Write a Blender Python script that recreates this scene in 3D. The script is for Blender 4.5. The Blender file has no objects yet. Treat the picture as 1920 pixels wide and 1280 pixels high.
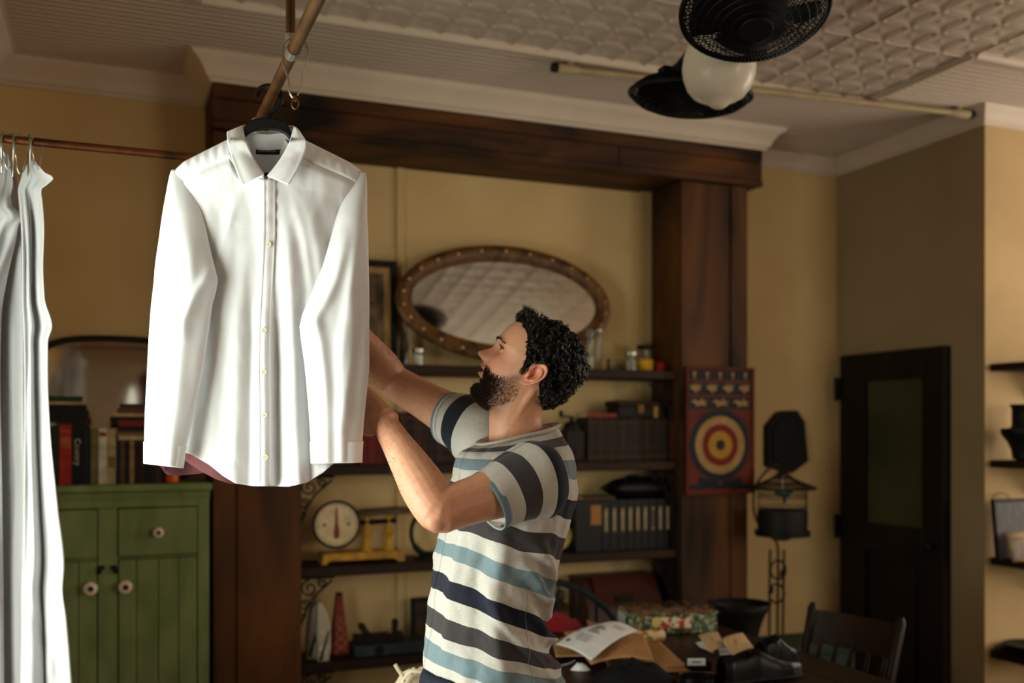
import bpy, bmesh, math, random
import numpy as np
from mathutils import Vector, Matrix, noise
R = math.radians
rnd = random.Random(7)
SC = bpy.context.scene
COL = SC.collection

# ------------------------------------------------------------------ camera, world, lights, exposure
FPX, CX, HY = 1867.0, 960.0, 805.0          # focal length in pixels, principal column, horizon row
CAMZ, YAW = 1.52, R(21.9)
cd = bpy.data.cameras.new('camera')
cam = bpy.data.objects.new('camera', cd); COL.objects.link(cam)
cam.location = (0, 0, CAMZ); cam.rotation_euler = (R(90), 0, -YAW)
cd.sensor_width = 36.0; cd.lens = FPX / 1920 * 36; cd.shift_y = (HY - 640) / 1920
cd.clip_start = .05
cd.dof.use_dof = True; cd.dof.focus_distance = 2.03; cd.dof.aperture_fstop = 2.3
SC.camera = cam

wd = bpy.data.worlds.new('world'); SC.world = wd; wd.use_nodes = True
wb = wd.node_tree.nodes['Background']
wb.inputs[0].default_value = (.62, .72, .9, 1); wb.inputs[1].default_value = .6

def area(name, loc, rot, sx, sy, watts, col):
    l = bpy.data.lights.new(name, 'AREA'); l.shape = 'RECTANGLE'; l.size = sx; l.size_y = sy
    l.energy = watts; l.color = col
    o = bpy.data.objects.new(name, l); COL.objects.link(o); o.location = loc; o.rotation_euler = rot
    return o
# daylight standing in the window openings: left wall (key), right wall; front wall is an added fill
area('daylight_left', (-.60, 1.95, 1.32), (R(90), 0, R(-90)), 1.05, 1.45, 68, (1.0, .985, .96))
area('daylight_right', (5.22, 2.4, 1.8), (R(90), 0, R(90)), 1.4, 1.9, 42, (1.0, .88, .76))
area('front_fill', (4.45, -2.52, 1.8), (R(90), 0, 0), 1.5, 1.9, 64, (1.0, .90, .76))

vs = SC.view_settings
SC.display_settings.display_device = 'sRGB'
vs.view_transform = 'Standard'; vs.look = 'None'; vs.exposure = 0.0; vs.gamma = 1.0; vs.use_curve_mapping = False

# ------------------------------------------------------------------ pixel -> place helpers (photo frame 1920 x 1280)
FW = Vector((math.sin(YAW), math.cos(YAW), 0)); RT = Vector((math.cos(YAW), -math.sin(YAW), 0)); UP = Vector((0, 0, 1))
CAM = Vector((0, 0, CAMZ))
def ray(px, py): return FW + RT * ((px - CX) / FPX) + UP * ((HY - py) / FPX)
def W(px, py, t): return CAM + ray(px, py) * t
def onY(px, py, Y): d = ray(px, py); return CAM + d * (Y / d.y)
def onX(px, py, X): d = ray(px, py); return CAM + d * (X / d.x)
def onZ(px, py, Z): d = ray(px, py); return CAM + d * ((Z - CAMZ) / d.z)
def XY(px, Y): return onY(px, HY, Y).x
def ZY(px, py, Y): return onY(px, py, Y).z

def lerp(a, b, t): return a + (b - a) * t
def pl(x, pts):
    """piecewise linear"""
    if x <= pts[0][0]: return pts[0][1]
    for (a, b), (c, d) in zip(pts, pts[1:]):
        if x <= c: return b + (d - b) * (x - a) / (c - a)
    return pts[-1][1]
def ps(x, pts):
    """piecewise smooth (monotone cosine-free Catmull-Rom on scalars)"""
    n = len(pts)
    if x <= pts[0][0]: return pts[0][1]
    if x >= pts[-1][0]: return pts[-1][1]
    for i in range(n - 1):
        if x <= pts[i + 1][0]: break
    x0, y0 = pts[i]; x1, y1 = pts[i + 1]; h = x1 - x0
    def m(j):
        if j == 0: return (pts[1][1] - pts[0][1]) / (pts[1][0] - pts[0][0])
        if j == n - 1: return (pts[-1][1] - pts[-2][1]) / (pts[-1][0] - pts[-2][0])
        a = (pts[j][1] - pts[j - 1][1]) / (pts[j][0] - pts[j - 1][0]); b = (pts[j + 1][1] - pts[j][1]) / (pts[j + 1][0] - pts[j][0])
        return 0 if a * b <= 0 else 2 * a * b / (a + b)
    t = (x - x0) / h
    return (2*t**3 - 3*t*t + 1)*y0 + (t**3 - 2*t*t + t)*h*m(i) + (-2*t**3 + 3*t*t)*y1 + (t**3 - t*t)*h*m(i + 1)
def g(x, s): return math.exp(-(x / s) ** 2)
def sm(a, b, x):
    t = min(1, max(0, (x - a) / (b - a))); return t * t * (3 - 2 * t)
def spline(pts, n):
    """Catmull-Rom through vectors (any length lists)"""
    P = [Vector(p) for p in pts]; out = []
    m = len(P) - 1
    for k in range(n + 1):
        s = k / n * m; i = min(int(s), m - 1); t = s - i
        p0 = P[max(i - 1, 0)]; p1 = P[i]; p2 = P[i + 1]; p3 = P[min(i + 2, m)]
        out.append(.5 * ((2 * p1) + (p2 - p0) * t + (2 * p0 - 5 * p1 + 4 * p2 - p3) * t * t + (3 * p1 - p0 - 3 * p2 + p3) * t ** 3))
    return out

# ------------------------------------------------------------------ mesh collector
class MB:
    def __init__(s): s.v = []; s.f = []; s.uv = None
    def add(s, vs_, fs):
        o = len(s.v); s.v += [Vector(v) for v in vs_]; s.f += [tuple(i + o for i in f) for f in fs]; return s
    def box(s, lo, hi, M=None):
        x0, y0, z0 = lo; x1, y1, z1 = hi
        vs_ = [Vector(p) for p in ((x0,y0,z0),(x1,y0,z0),(x1,y1,z0),(x0,y1,z0),(x0,y0,z1),(x1,y0,z1),(x1,y1,z1),(x0,y1,z1))]
        if M: vs_ = [M @ v for v in vs_]
        return s.add(vs_, [(0,3,2,1),(4,5,6,7),(0,1,5,4),(1,2,6,5),(2,3,7,6),(3,0,4,7)])
    def tube(s, path, rad, n=10, cap=True, closed=False, flat=None):
        P = [Vector(p) for p in path]; m = len(P)
        if not hasattr(rad, '__len__'): rad = [rad] * m
        T = []
        for i in range(m):
            a = P[(i - 1) % m] if (i > 0 or closed) else P[0]; b = P[(i + 1) % m] if (i < m - 1 or closed) else P[-1]
            T.append((b - a).normalized())
        ref = Vector((0, 0, 1)) if abs(T[0].z) < .9 else Vector((1, 0, 0))
        u = T[0].cross(ref).normalized(); o = len(s.v)
        for i in range(m):
            u = (u - T[i] * u.dot(T[i])).normalized(); w = T[i].cross(u)
            for k in range(n):
                a = 2 * math.pi * k / n
                s.v.append(P[i] + u * (math.cos(a) * rad[i]) + w * (math.sin(a) * rad[i] * (flat or 1)))
        for i in range(m if closed else m - 1):
            j = (i + 1) % m
            for k in range(n):
                l = (k + 1) % n
                s.f.append((o + i*n + k, o + i*n + l, o + j*n + l, o + j*n + k))
        if cap and not closed:
            s.f.append(tuple(o + k for k in range(n))[::-1]); s.f.append(tuple(o + (m-1)*n + k for k in range(n)))
        return s
    def lathe(s, prof, c=(0,0,0), n=20, M=None, sq=1.0):
        """prof: (radius, height) from bottom to top, about z"""
        c = Vector(c); o = len(s.v); m = len(prof)
        for r, z in prof:
            for k in range(n):
                a = 2 * math.pi * k / n; p = Vector((r * math.cos(a), r * math.sin(a) * sq, z))
                if M: p = M @ p
                s.v.append(p + c)
        for i in range(m - 1):
            for k in range(n):
                l = (k + 1) % n
                s.f.append((o + i*n + k, o + i*n + l, o + (i+1)*n + l, o + (i+1)*n + k))
        if prof[0][0] > 1e-5: s.f.append(tuple(o + k for k in range(n))[::-1])
        if prof[-1][0] > 1e-5: s.f.append(tuple(o + (m-1)*n + k for k in range(n)))
        return s
    def prism(s, poly, off):
        """closed polygon of 3-D points extruded by vector off"""
        P = [Vector(p) for p in poly]; off = Vector(off); n = len(P); o = len(s.v)
        s.v += P + [p + off for p in P]
        s.f.append(tuple(o + i for i in range(n))[::-1]); s.f.append(tuple(o + n + i for i in range(n)))
        for i in range(n):
            j = (i + 1) % n; s.f.append((o + i, o + j, o + n + j, o + n + i))
        return s
    def grid(s, fn, nu, nv, close_u=False, uvfn=None):
        o = len(s.v); cu = nu if close_u else nu + 1
        for j in range(nv + 1):
            for i in range(cu): s.v.append(Vector(fn(i / nu, j / nv)))
        for j in range(nv):
            for i in range(nu):
                k = (i + 1) % cu
                s.f.append((o + j*cu + i, o + j*cu + k, o + (j+1)*cu + k, o + (j+1)*cu + i))
        return s
    def ball(s, c, r, n=14, m=9, M=None):
        rr = (r, r, r) if not hasattr(r, '__len__') else r; c = Vector(c); prof = []
        o = len(s.v)
        for j in range(m + 1):
            th = -math.pi / 2 + math.pi * j / m
            for k in range(n):
                a = 2 * math.pi * k / n
                p = Vector((rr[0] * math.cos(th) * math.cos(a), rr[1] * math.cos(th) * math.sin(a), rr[2] * math.sin(th)))
                s.v.append((M @ p if M else p) + c)
        for j in range(m):
            for k in range(n):
                l = (k + 1) % n; s.f.append((o + j*n + k, o + j*n + l, o + (j+1)*n + l, o + (j+1)*n + k))
        return s
    def move(s, M):
        s.v = [M @ v for v in s.v]; return s

def mesh_of(name, mb, org=Vector((0, 0, 0)), sharp=40, merge=True):
    me = bpy.data.meshes.new(name)
    me.from_pydata([tuple(v - org) for v in mb.v], [], mb.f)
    if mb.uv:
        uvl = me.uv_layers.new(name='UVMap')
        for lp in me.loops: uvl.data[lp.index].uv = mb.uv[lp.vertex_index]
    bm = bmesh.new(); bm.from_mesh(me)
    if merge: bmesh.ops.remove_doubles(bm, verts=bm.verts, dist=1e-6)
    bmesh.ops.recalc_face_normals(bm, faces=bm.faces)
    bm.to_mesh(me); bm.free()
    me.polygons.foreach_set('use_smooth', [True] * len(me.polygons))
    if sharp: me.set_sharp_from_angle(angle=R(sharp))
    return me

def thing(name, label, cat, loc=(0, 0, 0), rotz=0, group=None):
    o = bpy.data.objects.new(name, None); COL.objects.link(o); o.location = loc; o.rotation_euler = (0, 0, rotz)
    o.empty_display_size = .05
    o['label'] = label; o['category'] = cat
    if group: o['group'] = group
    return o
def wloc(p):
    l = Vector(p.location)
    while p.parent: p = p.parent; l += Vector(p.location)
    return l
def obj(name, mb, mat, parent=None, local=False, bevel=0, sharp=40, kind=None, label=None):
    """link collected geometry (world coordinates, or the parent's own when local) as ONE mesh object"""
    org = Vector((0, 0, 0)) if (local or parent is None) else wloc(parent)
    me = mb if isinstance(mb, bpy.types.Mesh) else mesh_of(name, mb, org, sharp)
    if mat and not me.materials: me.materials.append(mat)
    o = bpy.data.objects.new(name, me); COL.objects.link(o)
    if parent: o.parent = parent
    if bevel:
        b = o.modifiers.new('bevel', 'BEVEL'); b.width = bevel; b.segments = 2; b.limit_method = 'ANGLE'; b.angle_limit = R(40)
    if kind: o['kind'] = kind
    if label: o['label'] = label
    return o
def tag(o, label, cat, group=None):
    o['label'] = label; o['category'] = cat
    if group: o['group'] = group
    return o
def single(name, label, cat, mb, mat, base, group=None, bevel=0, sharp=40):
    """a thing that is one mesh, its origin at its base"""
    base = Vector(base); me = mesh_of(name, mb, base, sharp); me.materials.append(mat)
    o = bpy.data.objects.new(name, me); COL.objects.link(o); o.location = base
    if bevel:
        b = o.modifiers.new('bevel', 'BEVEL'); b.width = bevel; b.segments = 2; b.limit_method = 'ANGLE'; b.angle_limit = R(40)
    return tag(o, label, cat, group)
def struct(name, mb, mat, parent=None, bevel=0, sharp=40):
    o = obj(name, mb, mat, parent, bevel=bevel, sharp=sharp)
    if not parent: o['kind'] = 'structure'
    return o
def dup(root, loc, label=None, group=None, rotz=None):
    r = root.copy(); COL.objects.link(r); r.location = loc
    if rotz is not None: r.rotation_euler = (0, 0, rotz)
    if label: r['label'] = label
    if group: r['group'] = group
    for ch in list(root.children):
        c = ch.copy(); COL.objects.link(c); c.parent = r
        for gch in list(ch.children):
            d = gch.copy(); COL.objects.link(d); d.parent = c
    return r
def solid(o, th, off=0):
    m = o.modifiers.new('solid', 'SOLIDIFY'); m.thickness = th; m.offset = off; return o
def subsurf(o, n=1):
    m = o.modifiers.new('sub', 'SUBSURF'); m.levels = n; m.render_levels = n; return o
def text_mesh(s, size, depth=.0004, align='CENTER'):
    c = bpy.data.curves.new('lettering', 'FONT'); c.body = s; c.size = size; c.extrude = depth; c.align_x = align; c.align_y = 'CENTER'
    t = bpy.data.objects.new('lettering', c); COL.objects.link(t)
    me = bpy.data.meshes.new_from_object(t.evaluated_get(bpy.context.evaluated_depsgraph_get()))
    bpy.data.objects.remove(t); bpy.data.curves.remove(c)
    return me

# ------------------------------------------------------------------ materials
def srgb(r, g_, b):
    f = lambda c: (c / 255 / 12.92) if c / 255 <= .04045 else ((c / 255 + .055) / 1.055) ** 2.4
    return (f(r), f(g_), f(b), 1)
MATS = {}
def newmat(name):
    m = bpy.data.materials.new(name); m.use_nodes = True; nt = m.node_tree
    return m, nt, nt.nodes['Principled BSDF']
def mat(name, c1, c2=None, rough=.6, scale=8, stretch=(1, 1, 1), detail=6, bump=.0, bscale=60, metal=0, spec=.22, lo=.35, hi=.65, dist=0, sheen=0, sss=0):
    """two-tone noise material in object space, with optional fine relief"""
    if name in MATS: return MATS[name]
    m, nt, b = newmat(name); N = nt.nodes; L = nt.links
    c1 = srgb(*c1); c2 = srgb(*c2) if c2 else c1
    tc = N.new('ShaderNodeTexCoord'); mp = N.new('ShaderNodeMapping'); mp.inputs['Scale'].default_value = stretch
    L.new(tc.outputs['Object'], mp.inputs['Vector'])
    nz = N.new('ShaderNodeTexNoise'); nz.inputs['Scale'].default_value = scale; nz.inputs['Detail'].default_value = detail; nz.inputs['Distortion'].default_value = dist
    L.new(mp.outputs[0], nz.inputs['Vector'])
    cr = N.new('ShaderNodeValToRGB'); e = cr.color_ramp.elements
    e[0].position = lo; e[0].color = c1; e[1].position = hi; e[1].color = c2
    L.new(nz.outputs['Fac'], cr.inputs['Fac']); L.new(cr.outputs['Color'], b.inputs['Base Color'])
    b.inputs['Roughness'].default_value = rough; b.inputs['Metallic'].default_value = metal
    b.inputs['Specular IOR Level'].default_value = spec
    if sheen: b.inputs['Sheen Weight'].default_value = sheen
    if bump:
        n2 = N.new('ShaderNodeTexNoise'); n2.inputs['Scale'].default_value = bscale; n2.inputs['Detail'].default_value = 4
        L.new(mp.outputs[0], n2.inputs['Vector'])
        bp = N.new('ShaderNodeBump'); bp.inputs['Strength'].default_value = bump; bp.inputs['Distance'].default_value = .004
        L.new(n2.outputs['Fac'], bp.inputs['Height']); L.new(bp.outputs['Normal'], b.inputs['Normal'])
    MATS[name] = m
    return m
def glassmat(name, tint=(240, 245, 240), rough=.05, alpha=.25):
    """thin clear glass: mostly see-through, with a gloss"""
    if name in MATS: return MATS[name]
    m, nt, b = newmat(name); N = nt.nodes; L = nt.links
    t = N.new('ShaderNodeBsdfTransparent'); t.inputs[0].default_value = srgb(*tint)
    gl = N.new('ShaderNodeBsdfGlossy'); gl.inputs['Roughness'].default_value = rough
    fr = N.new('ShaderNodeLayerWeight'); fr.inputs['Blend'].default_value = .5
    pw = N.new('ShaderNodeMath'); pw.operation = 'POWER'; pw.inputs[1].default_value = 4; L.new(fr.outputs['Facing'], pw.inputs[0])
    ad = N.new('ShaderNodeMath'); ad.operation = 'MULTIPLY_ADD'; ad.inputs[1].default_value = .7; ad.inputs[2].default_value = .03 + alpha * .15; L.new(pw.outputs[0], ad.inputs[0])
    mx = N.new('ShaderNodeMixShader'); L.new(ad.outputs[0], mx.inputs[0]); L.new(t.outputs[0], mx.inputs[1]); L.new(gl.outputs[0], mx.inputs[2])
    L.new(mx.outputs[0], N['Material Output'].inputs[0]); N.remove(b)
    MATS[name] = m
    return m
def clothmat(name, c, c2=None, trans=.2, rough=.85, weave=.15, wscale=900, sheen=.12):
    """woven cloth that lets some light through"""
    if name in MATS: return MATS[name]
    m, nt, b = newmat(name); N = nt.nodes; L = nt.links
    tc = N.new('ShaderNodeTexCoord'); nz = N.new('ShaderNodeTexNoise'); nz.inputs['Scale'].default_value = 40; L.new(tc.outputs['Object'], nz.inputs['Vector'])
    cr = N.new('ShaderNodeValToRGB'); cr.color_ramp.elements[0].color = srgb(*c); cr.color_ramp.elements[1].color = srgb(*(c2 or c))
    L.new(nz.outputs['Fac'], cr.inputs['Fac']); L.new(cr.outputs[0], b.inputs['Base Color'])
    b.inputs['Roughness'].default_value = rough; b.inputs['Specular IOR Level'].default_value = .2; b.inputs['Sheen Weight'].default_value = sheen
    n2 = N.new('ShaderNodeTexNoise'); n2.inputs['Scale'].default_value = wscale; n2.inputs['Detail'].default_value = 2
    L.new(tc.outputs['Object'], n2.inputs['Vector'])
    n3 = N.new('ShaderNodeTexNoise'); n3.inputs['Scale'].default_value = 14; n3.inputs['Detail'].default_value = 3; n3.inputs['Distortion'].default_value = .8
    L.new(tc.outputs['Object'], n3.inputs['Vector'])
    ad = N.new('ShaderNodeMath'); ad.operation = 'MULTIPLY_ADD'; ad.inputs[1].default_value = .08
    L.new(n2.outputs['Fac'], ad.inputs[0]); L.new(n3.outputs['Fac'], ad.inputs[2])
    bp = N.new('ShaderNodeBump'); bp.inputs['Strength'].default_value = weave; bp.inputs['Distance'].default_value = .01
    L.new(ad.outputs[0], bp.inputs['Height']); L.new(bp.outputs[0], b.inputs['Normal'])
    t = N.new('ShaderNodeBsdfTranslucent'); L.new(cr.outputs[0], t.inputs[0]); L.new(bp.outputs[0], t.inputs['Normal'])
    mx = N.new('ShaderNodeMixShader'); mx.inputs[0].default_value = trans
    L.new(b.outputs[0], mx.inputs[1]); L.new(t.outputs[0], mx.inputs[2]); L.new(mx.outputs[0], N['Material Output'].inputs[0])
    MATS[name] = m
    return m

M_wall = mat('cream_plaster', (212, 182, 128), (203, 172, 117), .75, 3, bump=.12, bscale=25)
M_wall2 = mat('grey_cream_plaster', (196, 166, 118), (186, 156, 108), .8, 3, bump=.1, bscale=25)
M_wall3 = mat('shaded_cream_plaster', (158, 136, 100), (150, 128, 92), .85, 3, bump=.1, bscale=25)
M_ceil = mat('painted_ceiling', (200, 182, 162), (186, 168, 148), .6, 5, bump=.05)
M_tin = mat('painted_tin', (200, 182, 162), (188, 170, 150), .42, 5, spec=.4)
M_crown = mat('painted_moulding', (214, 196, 174), (204, 186, 164), .5, 4)
M_wood = mat('dark_stained_wood', (20, 11, 3), (112, 66, 22), .6, 3.4, (1, 1, .22), 8, .25, 30, lo=.36, hi=.78, dist=1.2, spec=.25)
M_woodx = mat('dark_stained_wood_lying', (20, 11, 3), (116, 68, 22), .6, 3.6, (.34, 1, 1), 8, .25, 30, lo=.36, hi=.78, dist=1.2, spec=.25)
M_shelf = mat('old_shelf_wood', (24, 13, 5), (50, 28, 12), .6, 4, (.2, 1, 1), 8, .3, 40)
M_floor = mat('floor_wood', (70, 44, 22), (104, 70, 38), .4, 3, (1, .12, 1), 6, .1)
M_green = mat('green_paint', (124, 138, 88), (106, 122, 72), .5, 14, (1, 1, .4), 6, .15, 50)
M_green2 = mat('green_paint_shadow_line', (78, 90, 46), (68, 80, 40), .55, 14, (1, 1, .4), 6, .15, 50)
M_porc = mat('porcelain_knob', (226, 206, 186), (214, 190, 168), .2, 20)
M_black = mat('black_iron', (11, 10, 9), (18, 16, 14), .55, 30, bump=.1)
M_blackp = mat('black_plastic', (8, 8, 9), (11, 12, 12), .45, 30, spec=.25)
M_dark = mat('near_black_wood', (16, 10, 6), (29, 18, 10), .55, 6, (1, 1, .3))
M_copper = mat('aged_copper', (120, 70, 40), (70, 44, 28), .35, 18, (1, 1, 1), metal=.85, spec=.5)
M_brass = mat('aged_brass_pipe', (104, 72, 40), (80, 54, 30), .42, 14, metal=.8)
M_wire = mat('steel_wire', (190, 188, 178), (150, 146, 136), .28, 30, metal=.9)
M_paper = mat('book_paper', (214, 196, 160), (196, 178, 142), .85, 60, (1, 1, 8))
M_white = mat('white_paper', (232, 230, 226), (222, 220, 216), .8, 30)
M_kraft = mat('kraft_paper', (176, 132, 84), (160, 118, 74), .8, 40)
M_cream = mat('cream_enamel', (216, 196, 156), (196, 172, 128), .4, 20)
M_yellow = mat('worn_yellow_enamel', (196, 146, 44), (140, 100, 40), .5, 16, lo=.4, hi=.7)
M_glass = glassmat('clear_glass')
def mirrormat():
    m, nt, b = newmat('mirror_glass'); N = nt.nodes; L = nt.links
    b.inputs['Metallic'].default_value = 1; b.inputs['Roughness'].default_value = .06
    nz = N.new('ShaderNodeTexNoise'); nz.inputs['Scale'].default_value = 5; cr = N.new('ShaderNodeValToRGB')
    cr.color_ramp.elements[0].color = srgb(196, 188, 172); cr.color_ramp.elements[1].color = srgb(224, 218, 204)
    L.new(nz.outputs[0], cr.inputs[0]); L.new(cr.outputs[0], b.inputs['Base Color'])
    return m
M_mirror = mirrormat()
# ------------------------------------------------------------------ the room
YB, XL, XR, YN, ZC, YF, XF = 4.5, -.45, 3.77, 3.48, 3.03, -2.6, 5.3
T = .12
struct('floor', MB().box((XL - T, YF - T, -.1), (XF + T, YB + T, 0)), M_floor)
struct('wall_back', MB().box((XL - T, YB, 0), (XR + .2, YB + T, ZC)), M_wall)
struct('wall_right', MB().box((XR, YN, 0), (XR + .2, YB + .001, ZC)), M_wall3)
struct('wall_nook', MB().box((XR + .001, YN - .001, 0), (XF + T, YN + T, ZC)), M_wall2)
WL = (1.40, 2.50, .55, 2.10)        # left window opening: y0, y1, z0, z1
mb = MB()
mb.box((XL - T, YF, 0), (XL, WL[0], ZC)); mb.box((XL - T, WL[1], 0), (XL, YB, ZC))
mb.box((XL - T, WL[0], 0), (XL, WL[1], WL[2])); mb.box((XL - T, WL[0], WL[3]), (XL, WL[1], ZC))
struct('wall_left', mb, M_wall)
def window(name, axis, at, a0, a1, z0, z1):
    def B(a, b, c, d, e0=-.02, e1=.03):
        return ((at + e0, a, c), (at + e1, b, d)) if axis == 'x' else ((a, at + e0, c), (b, at + e1, d))
    fr = MB()
    for q in ((a0, a0 + .06, z0, z1), (a1 - .06, a1, z0, z1), (a0, a1, z0, z0 + .06), (a0, a1, z1 - .06, z1)): fr.box(*B(*q))
    w = struct(name, fr, M_crown)
    m_ = (z0 + z1) / 2
    obj('sash_bar', MB().box(*B(a0 + .06, a1 - .06, m_ - .02, m_ + .02)), M_crown, w)
    for q in ((z0 + .06, m_ - .02), (m_ + .02, z1 - .06)):
        obj('pane', MB().box(*B(a0 + .06, a1 - .06, q[0], q[1], .0, .004)), M_glass, w)
window('window_1', 'x', XL - .08, *WL)
mb = MB()
mb.box((XF, YF, 0), (XF + T, 1.65, ZC)); mb.box((XF, 3.15, 0), (XF + T, YN, ZC)); mb.box((XF, 1.65, 0), (XF + T, 3.15, .85)); mb.box((XF, 1.65, 2.75), (XF + T, 3.15, ZC))
struct('wall_right_far', mb, M_wall2)
window('window_2', 'x', XF + .06, 1.65, 3.15, .85, 2.75)
mb = MB()
mb.box((XL - T, YF - T, 0), (3.65, YF, ZC)); mb.box((5.25, YF - T, 0), (XF + T, YF, ZC)); mb.box((3.65, YF - T, 0), (5.25, YF, .85)); mb.box((3.65, YF - T, 2.75), (5.25, YF, ZC))
struct('wall_front', mb, mat('white_painted_boards', (226, 220, 208), (214, 208, 196), .7, 4))
window('fill_window', 'y', YF - .06, 3.65, 5.25, .85, 2.75)  # unseen window, put in to carry the front fill

# ceiling: slab, beaded boards one by one, pressed tin sheets one by one
ceil = struct('ceiling', MB().box((XL - T, YF - T, ZC), (XF + T, YB + T, ZC + .1)), M_ceil)
BW = .08
def bead_profile():
    prof = []                                           # (y, z down from the ceiling)
    for k in range(2):
        o = k * BW / 2
        prof += [(o, .000), (o + .0015, .013), (o + .0255, .013), (o + .0275, .001), (o + .0295, .001), (o + .0310, .013), (o + .0335, .016), (o + .0360, .013), (o + .0375, .001), (o + .040, .000)]
    return prof
mb = MB(); pr = bead_profile(); n_ = len(pr)
mb.v = [Vector((0, y, -z)) for y, z in pr] + [Vector((1, y, -z)) for y, z in pr]
mb.f = [(i, i + 1, n_ + i + 1, n_ + i) for i in range(n_ - 1)]
bead_me = mesh_of('beaded_board', mb); bead_me.materials.append(M_ceil)
def board(x0, x1, y):
    o = bpy.data.objects.new('beaded_board', bead_me); COL.objects.link(o); o.parent = ceil
    o.location = (x0, y, ZC); o.scale = (x1 - x0, 1, 1)
YT, XT0, XT1, YT2 = 3.62, .28, 3.20, 3.0               # edges of the tin field
y = YB - BW
while y > YT - BW:
    if y + BW > YN + .02: board(XL, XR, y)
    else: board(XL, XF, y)
    y -= BW
while y > YT2 - .02:
    board(XL, XT0, y); board(XT1, XF, y); y -= BW
while y > .6:
    board(XL, XT0, y); y -= BW
# tin sheet: leaf-and-square embossing
MO = .146
def tin_h(x, y):
    u = (x / MO) % 1.0; v = (y / MO) % 1.0
    def leaf(a, b):                                     # a along, b signed across
        w = .5 * (math.sqrt(max(0, .5 - (a - .5) ** 2)) - .5) * 2
        if w <= 1e-4: return 0
        q = abs(b) / w
        return 0 if q > 1 else (1 - q * q) ** .7 * (.62 + .38 * math.cos(q * 9.5))
    h = max(leaf(u, v if v < .5 else v - 1), leaf(v, u if u < .5 else u - 1))
    d = math.hypot(u - .5, v - .5)
    h = max(h, .8 * max(0, 1 - (d / .07) ** 2)) if d < .07 else h
    return h * .0095
PS = 4 * MO
mb = MB(); NT = 72
mb.grid(lambda a, b: (a * PS, b * PS, -.006 - tin_h(a * PS, b * PS)), NT, NT)
tin_me = mesh_of('tin_sheet', mb, sharp=0); tin_me.materials.append(M_tin)
def sheet(x, y):
    o = bpy.data.objects.new('tin_sheet', tin_me); COL.objects.link(o); o.parent = ceil; o.location = (x, y, ZC)
for j in range(5):
    for i in range(5): sheet(XT0 + i * PS, YT - (j + 1) * PS)
for j in range(3):
    for i in range(3): sheet(XT0 + 5 * PS + i * PS, YT2 - (j + 1) * PS)
# small moulding around the tin field
def bar(x0, y0, x1, y1, wd=.045):
    d = Vector((x1 - x0, y1 - y0, 0)); L_ = d.length; d.normalize(); n = Vector((-d.y, d.x, 0))
    pts = [(-wd/2, 0), (-wd/2, -.018), (-wd*.2, -.03), (wd*.2, -.03), (wd/2, -.018), (wd/2, 0)]
    return MB().prism([Vector((x0, y0, ZC)) + n * a + UP * b for a, b in pts], d * L_)
struct('trim_1', bar(XT0, YT, XT1 + .02, YT), M_crown)
struct('trim_2', bar(XT1, YT + .02, XT1, YT2), M_crown)
struct('trim_3', bar(XT1, YT2, XF, YT2), M_crown)
struct('trim_4', bar(XT0, YT, XT0, .6), M_crown)

# crown moulding runs along the walls and around the beam
PX0, PX1, PX2, PX3 = XY(399, 4.18), XY(565, 4.18), XY(1278, 4.18), XY(1400, 4.18)
BX0, BX1, YBM = XY(399, 4.15), XY(1430, 4.15), 4.15
CP = [(0, -.118), (.012, -.118), (.014, -.108), (.028, -.100), (.034, -.080), (.060, -.045), (.082, -.030), (.086, -.018), (.100, -.014), (.100, 0), (0, 0)]
CPS = [(a * .8, b * .8) for a, b in CP]
def sweep(path, prof, z):
    P = [Vector((x, y)) for x, y in path]; N_ = []
    for a, b in zip(P, P[1:]):
        d = (b - a).normalized(); N_.append(Vector((d.y, -d.x)))
    mb = MB(); n = len(prof)
    for i, p in enumerate(P):
        if i == 0: off = N_[0]
        elif i == len(P) - 1: off = N_[-1]
        else:
            s_ = N_[i-1] + N_[i]; off = s_ / (1 + N_[i-1].dot(N_[i]))
        for o_, dz in prof: mb.v.append(Vector((p.x + off.x * o_, p.y + off.y * o_, z + dz)))
    for i in range(len(P) - 1):
        for k in range(n):
            l = (k + 1) % n; mb.f.append((i*n + k, i*n + l, (i+1)*n + l, (i+1)*n + k))
    mb.f.append(tuple(range(n))); mb.f.append(tuple(range((len(P)-1)*n, len(P)*n)))
    return mb
struct('trim_5', sweep([(XL, .6), (XL, YB), (BX0, YB)], CP, ZC), M_crown)
struct('trim_6', sweep([(BX0, YB), (BX0, YBM), (BX1, YBM), (BX1, YB)], CP, ZC), M_crown)
struct('trim_7', sweep([(BX1, YB), (XR, YB), (XR, YN), (XF, YN)], CPS, ZC), M_crown)

# dark timber surround of the alcove: two posts and a beam, plank by plank
def planks(name, boards, mats=None):
    o = bpy.data.objects.new(name, None); COL.objects.link(o); o['kind'] = 'structure'
    for lo, hi, m in boards: obj('plank', MB().box(lo, hi), m, o, bevel=.004)
    return o
c1 = XY(443, 4.18)
planks('trim_8', [((PX0, 4.18, 0), (c1 - .002, 4.21, 2.73), M_wood), ((c1 + .002, 4.178, 0), (PX1, 4.21, 2.73), M_wood),
                  ((PX0, 4.212, 0), (PX0 + .03, YB, 2.73), M_wood), ((PX1 - .03, 4.212, 0), (PX1, YB, 2.73), M_wood)])
c2 = XY(1369, 4.18)
planks('trim_9', [((PX2, 4.18, 0), (c2 - .002, 4.21, 2.73), M_wood), ((c2 + .002, 4.172, 0), (PX3, 4.21, 2.73), M_wood),
                  ((PX2, 4.212, 0), (PX2 + .03, YB, 2.73), M_wood), ((PX3 - .03, 4.212, 0), (PX3, YB, 2.73), M_wood)])
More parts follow.
